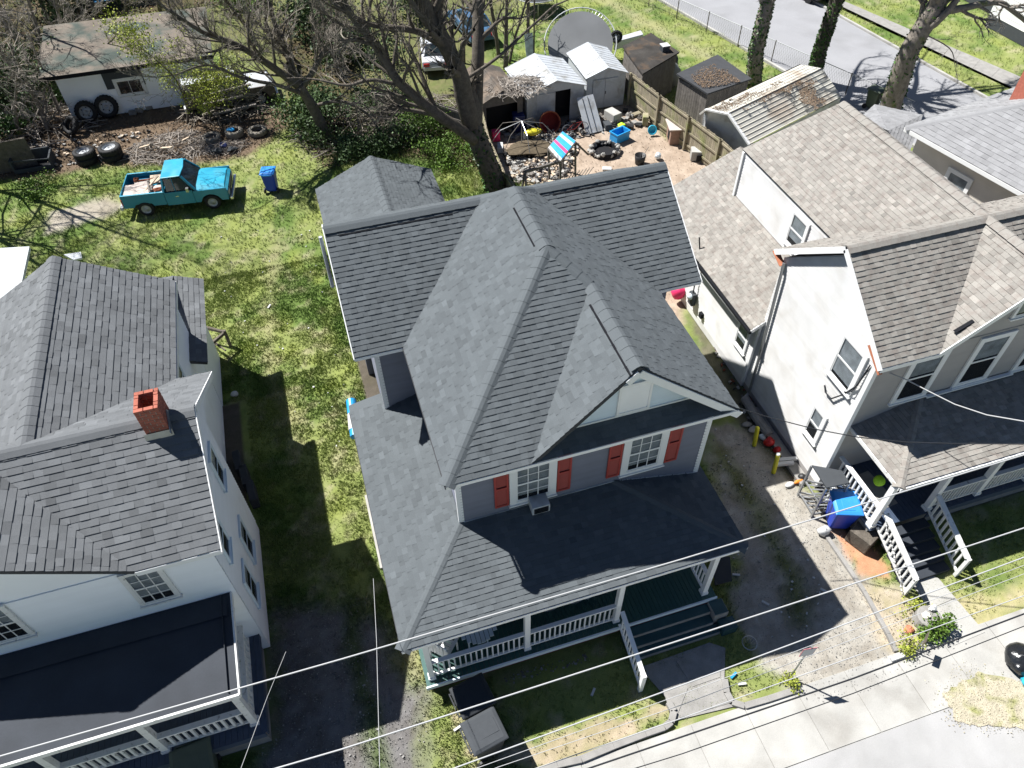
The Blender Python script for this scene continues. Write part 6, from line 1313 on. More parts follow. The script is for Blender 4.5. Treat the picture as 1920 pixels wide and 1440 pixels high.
for i, (px, py) in enumerate(((452, 878), (465, 905), (478, 935))): p = G(px, py); tag(MB().box(p.x-.12, p.x+.12, p.y-.4, p.y+.4, 0, .5, rz=.1).build('utility_box', 'bindark', bevel=.03), ('dark box by the white house wall, farthest from the street', 'middle dark box by the white house wall', 'dark box by the white house wall, nearest the street')[i], 'box', 'dark boxes by the white house')
# bins at the front
p = G(896, 1350); bin_('wheelie_bin', 'charcoal wheelie bin in shade, the one nearer the porch', p.x-.02, p.y+.22, 1.75, 'bindark', 'bindark', 1.12, .78, .85); p = G(915, 1420); bin_('wheelie_bin', 'dark wheelie bin with sunlit grey moulded lid by the pavement', p.x+.03, p.y+.28, 1.75, 'bindark', 'bingrey', 1.1, .78, .85)
p = G(1935, 1440); root = bin_('wheelie_bin', 'olive wheelie bin lying tipped at the right edge by the street', p.x, p.y, .0, 'bingreen', 'black', 1.1, .7, .8); root.rotation_euler = (math.radians(-62), 0, math.radians(-118)); root.location = (G(1925, 1400).x+.1, G(1925, 1400).y+.1, .42)
x, y = at(1905, 1243); root = thing('bin_bag', 'full black rubbish bag on the pavement', 'bin bag', (x, y, 0)); MB().blob((x+.1, y, .27), (.5, .38, .3), 5, .12, (22, 14)).build('bag', 'bag', root, smooth=True); MB().blob((x-.1, y-.1, .25), (.3, .3, .22), 9, .15, (16, 10)).build('bag_fold', 'bag', root, smooth=True)
x, y = at(1932, 1285); tag(MB().blob((x, y, .22), (.3, .28, .22), 8, .15, (16, 10)).build('blue_bag', 'cyan', smooth=True), 'bright blue bag against the black rubbish bag', 'bag')
x, y = at(1637, 205); bin_('green_bin', 'dark green bin standing at the foot of the leaning street tree', x, y+.2, .4, 'bingreen', 'bingreen', 1.0, .7, .7)
p = G(383, 1408); bin_('wheelie_bin', 'dark green bin in shade before the white house porch', p.x, p.y-.6, .1, 'bingreen', 'bingreen', .95, .9, .9); p = G(322, 1438); tag(MB().blob((p.x, p.y, .5), (.16, .16, .1), 4, .05).build('jar_lid', 'bingrey'), 'round grey lid in the shade at the bottom edge', 'lid')
# sign
b = G(1481, 1270); root = thing('street_sign', 'small white sign with red edge on a thin post by the driveway', 'sign', b)
q = V(1481, 1232, y=b.y); MB().tube([b, (b.x, b.y, q.z+.28)], .022, 8).build('post', 'metal', root); c = Vector((b.x-.02, b.y-.03, q.z))
U = Vector((1, -.15, 0)).normalized()
MB().prism([c-U*.18-Vector((0, 0, .22)), c+U*.18-Vector((0, 0, .22)), c+U*.18+Vector((0, 0, .22)), c-U*.18+Vector((0, 0, .22))], (0, .012, 0)).build('plate', 'signpink', root)
MB().prism([c-U*.165-Vector((0, .004, .205)), c+U*.165-Vector((0, .004, .205)), c+U*.165+Vector((0, -.004, .18)), c-U*.165+Vector((0, -.004, .18))], (0, .003, 0)).build('sign_face', 'paper', root)
b = G(1712, 1222); root = thing('edge_sign', 'second sign seen edge on by the flower bed, throwing a square shadow', 'sign', b); MB().tube([b, (b.x, b.y, .75)], .018, 8).build('post', 'metal', root); MB().prism([(b.x-.14, b.y-.12, .75), (b.x+.14, b.y+.1, .75), (b.x+.14, b.y+.1, 1.0), (b.x-.14, b.y-.12, 1.0)], (0, .012, 0)).build('plate', 'bark', root)
# flower bed by the right path
x, y = at(1735, 1165); root = thing('tree_stump', 'round cut stump with stones in the flower bed', 'stump', (x, y, 0)); MB().lathe((x, y, 0), [(.36, 0), (.33, .3), (.3, .33), (.001, .34)], 18).build('stump', 'oldconcrete', root); MB().blob((x+.2, y+.15, .38), (.13, .08, .08), 2).build('stone', 'paper', root); MB().blob((x-.1, y+.05, .37), (.12, .1, .06), 3).build('stone', 'tanwall', root)
x, y = at(1704, 1182); tag(MB().blob((x, y, .06), (.14, .11, .06), 44).build('orange_stone', 'copper'), 'orange stone on the soil left of the stump', 'stone')
x, y = at(1682, 1234); tag(MB().box(x-.22, x+.22, y-.06, y+.06, 0, .12).build('kerb_block', 'paper', bevel=.02), 'white painted block at the foot of the driveway kerb', 'block')
x, y = at(1402, 1212); root = thing('wire_basket', 'small round grey wire basket in the shaded grass', 'basket', (x, y, 0))
m = MB()
for k in range(14): a = k/14*6.283; m.tube([(x+.1*math.cos(a), y+.1*math.sin(a), .02), (x+.2*math.cos(a), y+.2*math.sin(a), .22)], .008, 4)
m.build('ribs', 'metal', root); MB().lathe((x, y, .22), [(.19, 0), (.21, .01), (.19, .02)], 18).build('rim', 'metal', root)
for i, (px, py, dz, rz, lb) in enumerate(((1375, 1267, .03, .4, 'blue and white wrapper in the shade edge by the kerb'), (1391, 1283, .03, -.2, 'white wrapper on the sunny grass by the kerb'), (1545, 1108, .02, -.9, 'white paper scrap in the shaded drive'), (1435, 1131, .02, -.9, 'small white scrap in the shaded drive middle'), (1112, 1298, .02, .8, 'pale strip lying on the shaded front grass'), (858, 1366, .03, .3, 'white paper cup on the grass left of the bins'), (505, 575, .02, 1.0, 'white stick lying on the side lawn'), (1380, 1078, .02, -.4, 'white scrap right of the porch end'))):
    p = G(px, py); tag(MB().box(p.x-.11, p.x+.11, p.y-.03, p.y+.03, dz-.02, dz+.02, rz=rz).build('litter', 'skyblue' if i == 0 else 'paper'), lb, 'litter')
tag(MB().prism([G(1335, 1045, .55), G(1368, 1045, .55), G(1372, 1090, .55), G(1340, 1098, .55)], (0, 0, .05)).build('cellar_hatch', 'bindark'), 'dark flat hatch beside the right porch end', 'hatch')
# ================= overhead lines =================
def wire(label, pts, zs, r, m_='wire', name='power_line', grp='overhead lines along the street'):
    P_ = []
    for i, (px, py) in enumerate(pts):
        P_.append(G(px, py, zs[i] if isinstance(zs, (list, tuple)) else zs))
    Q = []
    for a, b in zip(P_, P_[1:]):
        for k in range(6): Q.append(a.lerp(b, k/6))
    Q.append(P_[-1]); return tag(MB().tube(Q, r, 6, cap=False).build(name, m_, smooth=True), label, 'cable', grp)
wire('highest pale power line, crossing the grey porch roof eave', ((-500, 1555), (0, 1418), (640, 1236), (1280, 1048), (1920, 853), (2400, 700)), 8.2, .0135)
wire('pale power line crossing the grey porch steps', ((-200, 1655), (520, 1440), (640, 1405), (1280, 1199), (1920, 990), (2500, 795)), 8.2, .0135)
wire('pale power line crossing above the small white sign', ((300, 1610), (853, 1440), (1280, 1284), (1920, 1045), (2500, 825)), 8.2, .012)
wire('thin grey line just below the sign power line, upper of two', ((300, 1650), (917, 1432), (1280, 1301), (1920, 1060), (2500, 840)), 7.8, .006)
wire('thin grey line just below the sign power line, lower of two', ((300, 1680), (935, 1438), (1280, 1321), (1920, 1076), (2500, 850)), 7.6, .006)
wire('pale power line passing over the front pavement kerb', ((300, 1690), (1007, 1440), (1280, 1346), (1920, 1117), (2500, 905)), 7.4, .009)
wire('dark thick communications cable over the pavement', ((300, 1715), (1100, 1442), (1280, 1381), (1600, 1272), (1920, 1151), (2500, 930)), 6.0, .017, 'cable', 'phone_cable')
wire('dark thin cable farthest out over the pavement', ((300, 1750), (1180, 1444), (1280, 1413), (1600, 1300), (1920, 1174), (2500, 960)), 5.8, .010, 'cable', 'phone_cable')  # hung dark line stands in for a wire's shadow on the ground
wire('thin service wire crossing the left driveway, running down the picture', ((700, 1085), (706, 1200), (712, 1440), (716, 1700)), [3.3, 4.5, 6, 8], .006, 'wire', 'service_wire', None)
wire('thin diagonal service wire beside the white house porch', ((536, 1222), (500, 1310), (452, 1440), (380, 1640)), [3, 4.2, 5.5, 7.5], .006, 'wire', 'service_wire', None)
wire('white service cable sagging over the beige porch roof', ((1648, 692), (1700, 712), (1740, 733), (1790, 758), (1850, 778), (1920, 790), (2100, 800)), [5.2, 5.2, 5.2, 5.2, 5.3, 5.5, 6.2], .016, 'wire', 'service_cable', None)
wire('twisted black and white cable running from the grey gable to the right edge', ((1385, 765), (1440, 782), (1530, 805), (1610, 820), (1700, 829), (1800, 832), (1920, 832), (2100, 825)), [5.6, 5.3, 5.2, 5.2, 5.2, 5.3, 5.4, 6], .013, 'cable', 'service_cable', None)
P_ = [G(1385+k*38, (765+k*12 if k < 5 else 813+(k-5)*3), 5.3) for k in range(3)]
# ================= house beyond, top right =================
HB2 = thing('grey_roof_house', 'single-storey tan house with pale grey hipped roof at the right edge', 'house', (27, 19, 0))
r4 = Roofer(HB2, 'shingle_pale', .2, .25, .32, seed=21, limit=300)
c0 = G(1697, 238, 4.2); c1 = G(1920, 362, 4.2); dd = (c1-c0).normalized(); E = c0+dd*12; pr = Vector((-dd.y, dd.x, 0)); W_ = 8.5
zr = 6.6; A1 = c0+pr*W_; A1.z = 4.2; m0 = c0+dd*4.25+pr*4.25; m0.z = zr; m1 = E-dd*0+pr*4.25; m1.z = zr
r4.plane([[c0, E, m1, m0]], eave=dd); r4.plane([[c0, m0, A1]], eave=pr); r4.plane([[A1, m0, m1, E+pr*W_]], eave=dd)
r4.cap(c0, m0); r4.cap(m0, m1); r4.cap(A1, m0); r4.finish()
i0 = c0+dd*.45+pr*.45; i1 = E+pr*.45; i2 = E+pr*(W_-.45); i3 = A1+dd*.45-pr*.45
wallbox(HB2, 'tanwall', [tuple(p.xy) for p in (i0, i1, i2, i3)], 0, 4.05)
siding(HB2, 'tanwall', Vector((i0.x, i0.y, 0)), dd, [(0, .3), ((i1-i0).length, .3), ((i1-i0).length, 4.05), (0, 4.05)], .14, .012)
MB().beam(c0-Vector((0, 0, .1)), E-Vector((0, 0, .1)), .03, .16).build('fascia', 'white', HB2); MB().beam(c0-Vector((0, 0, .1)), A1-Vector((0, 0, .1)), .03, .16).build('fascia', 'white', HB2)
MB().prism([c0-Vector((0, 0, .2)), E-Vector((0, 0, .2)), E+pr*.5-Vector((0, 0, .2)), c0+pr*.5+dd*.5-Vector((0, 0, .2))], (0, 0, .02)).build('soffit', 'white', HB2)
nn = dd.cross(Vector((0, 0, 1))); wq = G(1782, 345, 3.0); k = (wq-i0).dot(dd); window(HB2, Vector((i0.x, i0.y, 2.3))+dd*(k-.5)+nn*.02, dd, 1.15, 1.15, .14, 1, 1, 'white', .8, True, False)
bc = G(1935, 150, 6.0); ch = MB().box(bc.x-.3, bc.x+.5, bc.y-.3, bc.y+.3, 4.8, 6.6).build('chimney', 'brick', HB2); MB().box(bc.x-.36, bc.x+.56, bc.y-.36, bc.y+.36, 6.6, 6.7).build('chimney_cap', 'oldconcrete', ch)
a0 = [G(1625, 212, 2.4), G(1650, 200, 2.9), G(1690, 198, 2.4), G(1740, 216, 2.4), G(1700, 240, 2.4), G(1720, 300, 2.4), G(1660, 270, 2.4)]
HC = thing('lean_to', 'low grey shingled lean-to between the beige and grey roofs', 'outbuilding', (24, 25, 0)); r5 = Roofer(HC, 'shingle_pale', .16, .2, .32, seed=31, limit=150)
q0, q1, q2, q3 = G(1612, 222, 2.6), G(1640, 196, 2.6), G(1730, 216, 2.6), G(1700, 300, 2.6)
r5.plane([[q0, q1, G(1665, 245, 3.1), ]], eave=(q1-q0)); r5.plane([[q1, q2, G(1665, 245, 3.1)]], eave=(q2-q1)); r5.plane([[q2, q3, G(1665, 245, 3.1)]], eave=(q3-q2)); r5.finish()
cc = (q0+q1+q2+q3)/4; wallbox(HC, 'tanwall', [tuple((cc+(q-cc)*.9).xy) for q in (q0, q1, q2, q3)], 0, 2.5)
# white building, far top right corner
HW = thing('white_building', 'bright white building cut by the top right corner', 'building', (44, 37, 0))
b0, b1 = G(1830, 12), G(1925, 62); d1 = (b1-b0).normalized(); p1 = Vector((-d1.y, d1.x, 0))
f0 = b0-d1*6; L0 = [f0, b0+d1*2.6, b0+d1*2.6+p1*8, f0+p1*8]; MB().prism([(p.x, p.y, 0) for p in L0], (0, 0, .8)).build('foundation_wall', 'bingrey', HW); MB().prism([(p.x, p.y, .8) for p in L0], (0, 0, 3.0)).build('wall', 'white', HW); MB().prism([(p.x, p.y, 3.8) for p in L0], (0, 0, .15)).build('roof', 'whitemetal', HW)
f1 = b0+d1*2.6-p1*1.6; L1 = [f1, f1+d1*10, f1+d1*10+p1*9, f1+p1*9]; MB().prism([(p.x, p.y, 0) for p in L1], (0, 0, .7)).build('foundation_wall', 'bingrey', HW); MB().prism([(p.x, p.y, .7) for p in L1], (0, 0, 3.0)).build('wall', 'white', HW)
siding(HW, 'white', Vector((f1.x, f1.y, 0)), d1, [(0, .7), (10, .7), (10, 3.7), (0, 3.7)], .25, .02)
# chain link fence along the back street
s0, s1 = ext((1180, -5), (1495, 138), -.6, 1.5); L_ = (s1-s0).length; d = (s1-s0).normalized(); root = thing('wire_fence', 'thin wire mesh fence along the edge of the back street', 'fence', s0)
for i in range(int(L_/2.6)+1): p = s0+d*(i*2.6); MB().tube([p, p+Vector((0, 0, 1.25))], .03, 6).build('fence_post', 'bark', root)
MB().tube([s0+Vector((0, 0, 1.2)), s1+Vector((0, 0, 1.2))], .018, 5).build('top_wire', 'metal', root)
m = MB()
for i in range(int(L_/.16)):
    a = s0+d*(i*.16)
    for sg in (-1, 1): m.beam(a+Vector((0, 0, .1 if sg > 0 else 1.2)), a+d*.55+Vector((0, 0, 1.2 if sg > 0 else .1)), .006, .006)
m.build('mesh', 'metal', root, kind='stuff')
# ================= trees and shrubs =================
class Tree:
    def __init__(s, name, label, base, bark, twigm, seed, cat='tree', group=None, ivy=0):
        s.r = random.Random(seed); s.root = thing(name, label, cat, base, group=group); s.trunk = MB(); s.limb = MB(); s.tw = MB(); s.tips = []; s.bark = bark; s.twm = twigm; s.ivy = ivy; s.axes = []
    def rnd(s, k=1.): return Vector((s.r.gauss(0, k), s.r.gauss(0, k), s.r.gauss(0, k)))
    def path(s, pts, r0, r1, jit=.03, sub=4):
        P_ = [Vector(p) for p in pts]; Q = []
        for i in range(len(P_)-1):
            a = P_[max(i-1, 0)]; b = P_[i]; c = P_[i+1]; d = P_[min(i+2, len(P_)-1)]
            for k in range(sub):
                t = k/sub; Q.append(.5*((2*b)+(c-a)*t+(2*a-5*b+4*c-d)*t*t+(3*b-a-3*c+d)*t**3)+s.rnd(jit*r0))
        Q.append(P_[-1]); n = len(Q); rs = [r0+(r1-r0)*i/(n-1) for i in range(n)]; return Q, rs
    def limbs(s, pts, r0, r1, kids=8, n=9, start=.25, depth=3, spread=.9, lf=.55, trunk=False, up=.15, sag=0):
        Q, rs = s.path(pts, r0, r1); MB().tube(Q, rs, n).build('trunk' if trunk and not s.axes else 'limb', s.bark, s.root, smooth=True)
        s.axes.append((Q, rs)); L_ = sum((b-a).length for a, b in zip(Q, Q[1:]))
        for i in range(kids):
            t = start+(1-start)*(i+s.r.random())/kids; j = min(int(t*(len(Q)-1)), len(Q)-2); d = (Q[j+1]-Q[j]).normalized()
            s.grow(Q[j], s.dev(d, spread, up), L_*lf*s.r.uniform(.5, 1.1)*(1.15-t*.5), rs[j]*s.r.uniform(.35, .6), depth, sag)
        s.grow(Q[-1], (Q[-1]-Q[-2]).normalized(), L_*lf*.7, rs[-1], depth, sag)
    def dev(s, d, k, up=0):
        v = s.rnd(); v = (v-d*v.dot(d)); v = v.normalized() if v.length > 1e-3 else d.orthogonal()
        return (d+v*k*s.r.uniform(.5, 1.2)+Vector((0, 0, up))).normalized()
    def grow(s, p, d, L_, r, depth, sag=0):
        n = 3 if depth == 0 else 4; Q = [p]; dd = d.copy()
        for i in range(n): dd = (dd+s.rnd(.17)+Vector((0, 0, .06-sag*.12))).normalized(); Q.append(Q[-1]+dd*(L_/n))
        r = max(r, .007); r1 = max(r*.45, .0045); rs = [r+(r1-r)*i/n for i in range(n+1)]
        mb = s.limb if r > .035 else s.tw; mb.tube(Q, rs, 5 if r > .035 else 3, 0 if r > .035 else s.r.uniform(-.5, .7), cap=False)
        s.tips.append(Q[-1]); s.tips.append(Q[2])
        if depth <= 0: return
        for i in range(s.r.choice((3, 4, 4, 5)) if depth > 1 else s.r.choice((3, 4, 5))):
            t = s.r.uniform(.25, 1); j = min(int(t*n), n-1); q = Q[j].lerp(Q[j+1], t*n-j)
            s.grow(q, s.dev((Q[j+1]-Q[j]).normalized(), .8), L_*s.r.uniform(.38, .68), rs[j]*.55, depth-1, sag)
    def leaves(s, n, m_, sz=.05, spread=.2, box=None, name='leaf_clusters'):
        tips = [t for t in s.tips if box is None or box(t)]; mb = []
        if not tips: return
        q = np.random.default_rng(s.r.randrange(9999)); T = np.array([tuple(t) for t in tips]); c = T[q.integers(0, len(T), n)]+q.normal(0, spread, (n, 3)); c[:, 2] = np.maximum(c[:, 2], .05)
        leafquads(name, c, sz, q, m_, s.root)
    def finish(s):
        if s.limb.v: s.limb.build('branches', s.bark, s.root, smooth=True, kind='stuff')
        if s.tw.v: s.tw.build('twigs', s.twm, s.root, kind='stuff')
        if s.ivy:
            q = np.random.default_rng(5); C_ = []
            for Q, rs in s.axes[:1]:
                for _ in range(s.ivy):
                    t = q.random()**1.5*(len(Q)-1.01); j = int(t); p = Q[j].lerp(Q[j+1], t-j); a = q.uniform(0, 6.28); r = rs[j]*1.05; C_.append((p.x+r*math.cos(a), p.y+r*math.sin(a), p.z))
            leafquads('ivy', np.array(C_), .07, q, 'ivy', s.root)
        return s.root
def leafquads(name, c, sz, q, m_, parent=None, label=None, cat=None, kind=None):
    n = len(c); a = q.normal(0, 1, (n, 3)); a /= np.linalg.norm(a, axis=1)[:, None]; b = q.normal(0, 1, (n, 3)); b -= a*(a*b).sum(1)[:, None]; b /= np.linalg.norm(b, axis=1)[:, None]
    s_ = sz*q.uniform(.5, 1.5, (n, 1)); v = np.stack([c-a*s_, c-b*s_*.6, c+a*s_, c+b*s_*.6], 1).reshape(-1, 3)
    off = np.array(chain(parent)) if parent else np.zeros(3)
    o = npmesh(name, v-off, np.arange(4*n).reshape(-1, 4), m_, kind, tint=q.uniform(-.7, .8, n), label=label, cat=cat)
    if parent: o.parent = parent
    return o
# big forked tree behind the grey house
yb = 29.2; VB = lambda px, py, y=yb: V(px, py, y=y)
b = G(938, 380); yb = b.y
T = Tree('big_tree', 'massive forked bare tree rising from behind the grey house ridge', b, 'bark', 'twig', 11, ivy=900)
T.limbs([b, VB(925, 335, yb), VB(905, 285, yb+.1), VB(886, 235, yb+.3)], .52, .40, kids=0, n=14, trunk=True)
T.limbs([VB(886, 238, yb+.3), VB(872, 190, yb+.2), VB(862, 140, yb), VB(835, 82, yb-.4), VB(800, 20, yb-.8), VB(770, -50, yb-1.2), VB(740, -110, yb-1.6)], .42, .2, kids=14, n=12, start=.3, lf=.38, trunk=True)
T.limbs([VB(890, 232, yb+.5), VB(893, 170, yb+.9), VB(897, 80, yb+1.4), VB(895, 0, yb+2), VB(900, -90, yb+2.4)], .33, .17, kids=7, n=11, start=.45, lf=.36, trunk=True)
T.limbs([VB(890, 262, yb), VB(850, 235, yb-.2), VB(795, 195, yb-.3), VB(745, 150, yb-.4), VB(715, 100, yb-.5), VB(660, 30, yb-.9), VB(620, -30, yb-1.2)], .26, .10, kids=18, start=.2, lf=.34, trunk=True)
T.limbs([VB(838, 92, yb-.4), VB(790, 62, yb-.6), VB(740, 52, yb-.9), VB(690, 45, yb-1.1), VB(640, 15, yb-1.4)], .15, .06, kids=12, lf=.4)
T.limbs([VB(770, 165, yb-.3), VB(700, 150, yb-.2), VB(650, 160, yb), VB(600, 150, yb+.3)], .09, .04, kids=6, lf=.5)
T.limbs([VB(870, 150, yb+.2), VB(930, 110, yb+.8), VB(985, 60, yb+1.4), VB(1040, 10, yb+2)], .08, .04, kids=3, lf=.35)
T.finish()
# second tree whose limbs sweep left
b = G(612, 262); y2 = b.y
T = Tree('spreading_tree', 'dark spreading tree whose bare limbs sweep left over the garage', b, 'bark', 'twig', 23)
_k = 1
T.limbs([b, V(600, 228, y=y2), V(580, 190, y=y2), V(560, 160, y=y2)], .30, .22, kids=0, n=11, trunk=True)
T.limbs([V(560, 162, y=y2), V(500, 118, y=y2-.3), V(440, 82, y=y2-.6), V(380, 60, y=y2-1), V(310, 15, y=y2-1.4)], .2, .06, kids=20, start=.15, lf=.36)
T.limbs([V(572, 178, y=y2), V(520, 160, y=y2-.8), V(450, 145, y=y2-1.2), V(390, 122, y=y2-1.6), V(330, 140, y=y2-2)], .11, .03, kids=16, lf=.4)
T.limbs([V(565, 165, y=y2), V(545, 120, y=y2+.4), V(520, 60, y=y2+.8), V(500, -10, y=y2+1.2)], .17, .09, kids=17, lf=.42)
T.limbs([V(570, 160, y=y2), V(600, 110, y=y2+.2), V(625, 50, y=y2+.6), V(650, -20, y=y2+1)], .15, .07, kids=17, lf=.42)
T.limbs([V(585, 200, y=y2), V(640, 190, y=y2-.4), V(690, 215, y=y2-.8), V(720, 260, y=y2-1.2)], .1, .04, kids=14, lf=.5, sag=1)
T.finish()
# young budding tree in front of the garage
b = G(352, 232); y3 = b.y
T = Tree('budding_tree', 'slender young tree with fresh yellow-green leaves before the garage', b, 'bark', 'twig', 31)
T.limbs([b, V(350, 200, y=y3), V(330, 150, y=y3-.2), V(290, 110, y=y3-.4), V(250, 80, y=y3-.6)], .07, .02, kids=14, start=.25, lf=.36, depth=2, trunk=True)
T.limbs([V(350, 205, y=y3), V(375, 170, y=y3-.3), V(400, 150, y=y3-.4), V(420, 140, y=y3-.6)], .045, .015, kids=9, lf=.5, depth=2)
T.leaves(7200, 'leafy', .045, .22); T.finish()
b = G(395, 232); y3 = b.y
T = Tree('budding_tree', 'second slender budding tree in front of the camper truck', b, 'bark', 'twig', 33); T.limbs([b, V(392, 205, y=y3), V(385, 180, y=y3), V(395, 155, y=y3)], .05, .02, kids=10, start=.2, lf=.6, depth=2, trunk=True); T.leaves(2600, 'leafy', .045, .15); T.finish()
for i, (px, py, x2, y2_, lb) in enumerate(((470, 60, 400, -30, 'fine-twigged bare tree over the right end of the garage roof'), (560, 120, 470, 30, 'fine-twigged bare tree between the spreading tree and the camper truck'), (640, 150, 600, 20, 'fine-twigged bare tree just right of the spreading tree'), (230, 40, 250, -60, 'fine-twigged bare tree behind the garage roof'), (98, 178, 200, 85, 'fine-twigged tree leaning over the left half of the garage roof'), (62, 110, 165, 20, 'fine-twigged tree leaning over the back corner of the garage roof'), (395, 120, 330, 30, 'fine-twigged tree over the middle of the garage roof'))):
    b = G(px, py); T = Tree('bare_tree', lb, b, 'bark', 'twigpale' if i % 2 else 'twig', 400+i); T.limbs([b, V((px*2+x2)/3, (py*2+y2_)/3, y=b.y-.3), V((px+x2*2)/3, (py+y2_*2)/3, y=b.y-.8), V(x2, y2_, y=b.y-1.4)], .14, .05, kids=18, n=7, start=.12, lf=.36, trunk=True); T.finish()
# thin trees by the pole row
for i, (px, py, tx, rr, lb) in enumerate(((948, 128, 950, .15, 'straight dark trunk beside the brown shed, left of the pair'), (955, 118, 985, .09, 'thin leaning tree beside the brown shed, right of the pair'), (870, 118, 868, .1, 'slim tree standing behind the white car'), (935, 105, 918, .13, 'upright tree behind the brown shed roof'), (745, 120, 735, .1, 'slim tree in the thicket left of the white car'), (500, 60, 490, .12, 'slender tree at the top edge behind the spreading tree'), (690, 60, 700, .12, 'slender tree at the top edge left of the white car'))):
    b = G(px, py); T = Tree('slender_tree', lb, b, 'bark', 'twig', 50+i); T.limbs([b, V((px*2+tx)/3, py-45, y=b.y), V(tx, py-110, y=b.y), V(tx+(tx-px)*.6, py-190, y=b.y+.3)], rr, rr*.5, kids=9, n=7, start=.2, lf=.27, depth=2, trunk=True, up=.25); T.finish()
# street trees
def street(label, px, py, path, r0, r1, seed, kids, extra=(), ivy=1500, bark='barkgrey'):
    b = G(px, py); T = Tree('street_tree', label, b, bark, 'twigpale', seed, ivy=ivy); P_ = [b]+[V(x, y, y=b.y+dy) for x, y, dy in path]; T.limbs(P_, r0, r1, kids=kids*2, n=14, start=.5, lf=.4, trunk=True, depth=3)
    for e_ in extra: pp, ra, rb, kk, sg = e_; T.limbs([V(x, y, y=b.y+dy) for x, y, dy in pp], ra, rb, kids=kk, n=9, lf=.28, depth=2, sag=sg)
    top = P_[-1]
    for k, (ax, ay) in enumerate(((1, -1), (2.6, .4), (-1.6, -1.2), (.6, 2.2), (2.2, -2.4))): T.limbs([top, top+Vector((ax, ay, 1.6)), top+Vector((ax*2, ay*1.9, 2.7)), top+Vector((ax*3, ay*2.8, 4.2))], r1*.55, .06, kids=7, n=7, start=.2, lf=.4, depth=2)
    T.finish()
street('thick ivy-clad trunk nearest the plank sheds, left of three street trees', 1413, 160, ((1418, 100, 0), (1428, 50, 0), (1440, 0, .2), (1455, -80, .4), (1460, -150, .6)), .42, .3, 71, 8, ((((1440, 5, .2), (1475, -40, .5), (1520, -90, 1)), .15, .06, 6, 0),))
street('ivy-covered trunk in the middle of the three street trees', 1524, 152, ((1535, 105, 0), (1550, 55, 0), (1568, 5, .1), (1590, -70, .2), (1605, -140, .4)), .38, .28, 73, 8, ivy=2600, bark='bark')
street('heavy leaning grey tree by the green bin, right of three street trees', 1665, 215, ((1688, 140, 0), (1708, 90, 0), (1740, 35, 0), (1765, -10, .1), (1780, -80, .2)), .55, .36, 77, 8, ((((1750, 22, 0), (1790, 18, 0), (1830, 10, .1), (1875, 5, .2), (1905, 25, .3), (1935, 50, .4)), .2, .09, 8, .6), (((1725, 60, 0), (1780, 90, .2), (1790, 120, .3)), .04, .015, 3, 1)), ivy=500)
# thicket on the left
GT = 'bare vine-tangled trees of the left thicket'
labs = ['tangled bare tree at the extreme left edge, level with the cabinet', 'pale-barked vine tangle left of the garage roof', 'bare tree arching toward the garage roof corner', 'tall bare tree in the top left corner', 'grey twiggy tree above the garage, second from the left corner', 'twiggy tree behind the garage roof middle', 'low vine tangle at the garage left wall', 'bare tree at the left edge below the corner tree', 'vine tangle spilling over the left dirt', 'thin bare tree behind the garage by the blue tarp', 'pale vine-hung tree in the middle of the left thicket', 'pale twiggy tree at the left edge halfway to the corner', 'pale bare tree just inside the left border near the corner', 'pale bare tree touching the left end of the garage roof', 'tall tree beyond the left border that shades the lawn', 'tall tree beyond the left border behind the board screen', 'tall tree beyond the left border behind the white house', 'low pale tangle between the garage and the cabinet']
for i, (px, py, h, tw, kd) in enumerate(((-20, 250, 6, 'twigpale', 9), (70, 215, 5.5, 'twigpale', 11), (110, 165, 6.5, 'twigpale', 10), (20, 60, 8, 'twigpale', 10), (95, 50, 8, 'twig', 8), (180, 25, 7, 'twig', 8), (115, 215, 3.6, 'twigpale', 8), (-60, 160, 7, 'twigpale', 9), (40, 260, 3, 'twigpale', 8), (300, 20, 6.5, 'twig', 8), (60, 130, 7, 'twigpale', 11), (20, 200, 5, 'twigpale', 11), (-40, 80, 8, 'twigpale', 9), (130, 90, 6, 'twigpale', 9), (-25, 352, 14, 'twig', 20), (-110, 270, 9, 'twig', 12), (-75, 420, 13, 'twig', 20), (90, 245, 3.4, 'twigpale', 10))):
    b = G(px, py); T = Tree('thicket_tree', labs[i], b, 'barkgrey' if tw == 'twigpale' else 'bark', tw, 90+i, group=GT); lx = R.uniform(-.5, 1.6)
    T.limbs([b, b+Vector((lx*.2, R.uniform(-.3, .3), h*.35)), b+Vector((lx*.6, -.4, h*.7)), b+Vector((lx, -.8, h))], .13, .05, kids=kd, n=7, start=.1, lf=.42, depth=3, trunk=True, sag=1.2 if i in (0, 1, 2, 6, 8) else .2)
    if i in (0, 2, 4, 6, 7, 3): T.leaves(1500, 'leafdark', .07, .3, box=lambda t: t.z < 2.6)
    T.finish()
# evergreen shrubs and vines as clumps of leaves
def shrub(label, px, py, r, h, n, m_, seed, sz=.06, name='leafy_shrub', cat='shrub', group=None):
    b = G(px, py); q = np.random.default_rng(seed); root = thing(name, label, cat, b, group=group)
    mb = MB(); rr = random.Random(seed)
    for k in range(10): a = rr.uniform(0, 6.28); d = rr.uniform(.2, .8); mb.tube([b, b+Vector((d*r*.5*math.cos(a), d*r*.5*math.sin(a), h*.4)), b+Vector((d*r*math.cos(a), d*r*math.sin(a), h*.85))], [.02, .015, .006], 4, cap=False)
    mb.build('stems', 'bark', root)
    nc = 14; cl = np.stack([q.normal(0, .42, nc)*r, q.normal(0, .42, nc)*r, q.uniform(.15, .8, nc)*h], 1); c = cl[q.integers(0, nc, n)]+q.normal(0, .24, (n, 3))*np.array([r, r, h*.7]); c[:, 2] = np.abs(c[:, 2])+.03; c += np.array([b.x, b.y, 0])
    leafquads('foliage', c, sz, q, m_, root)
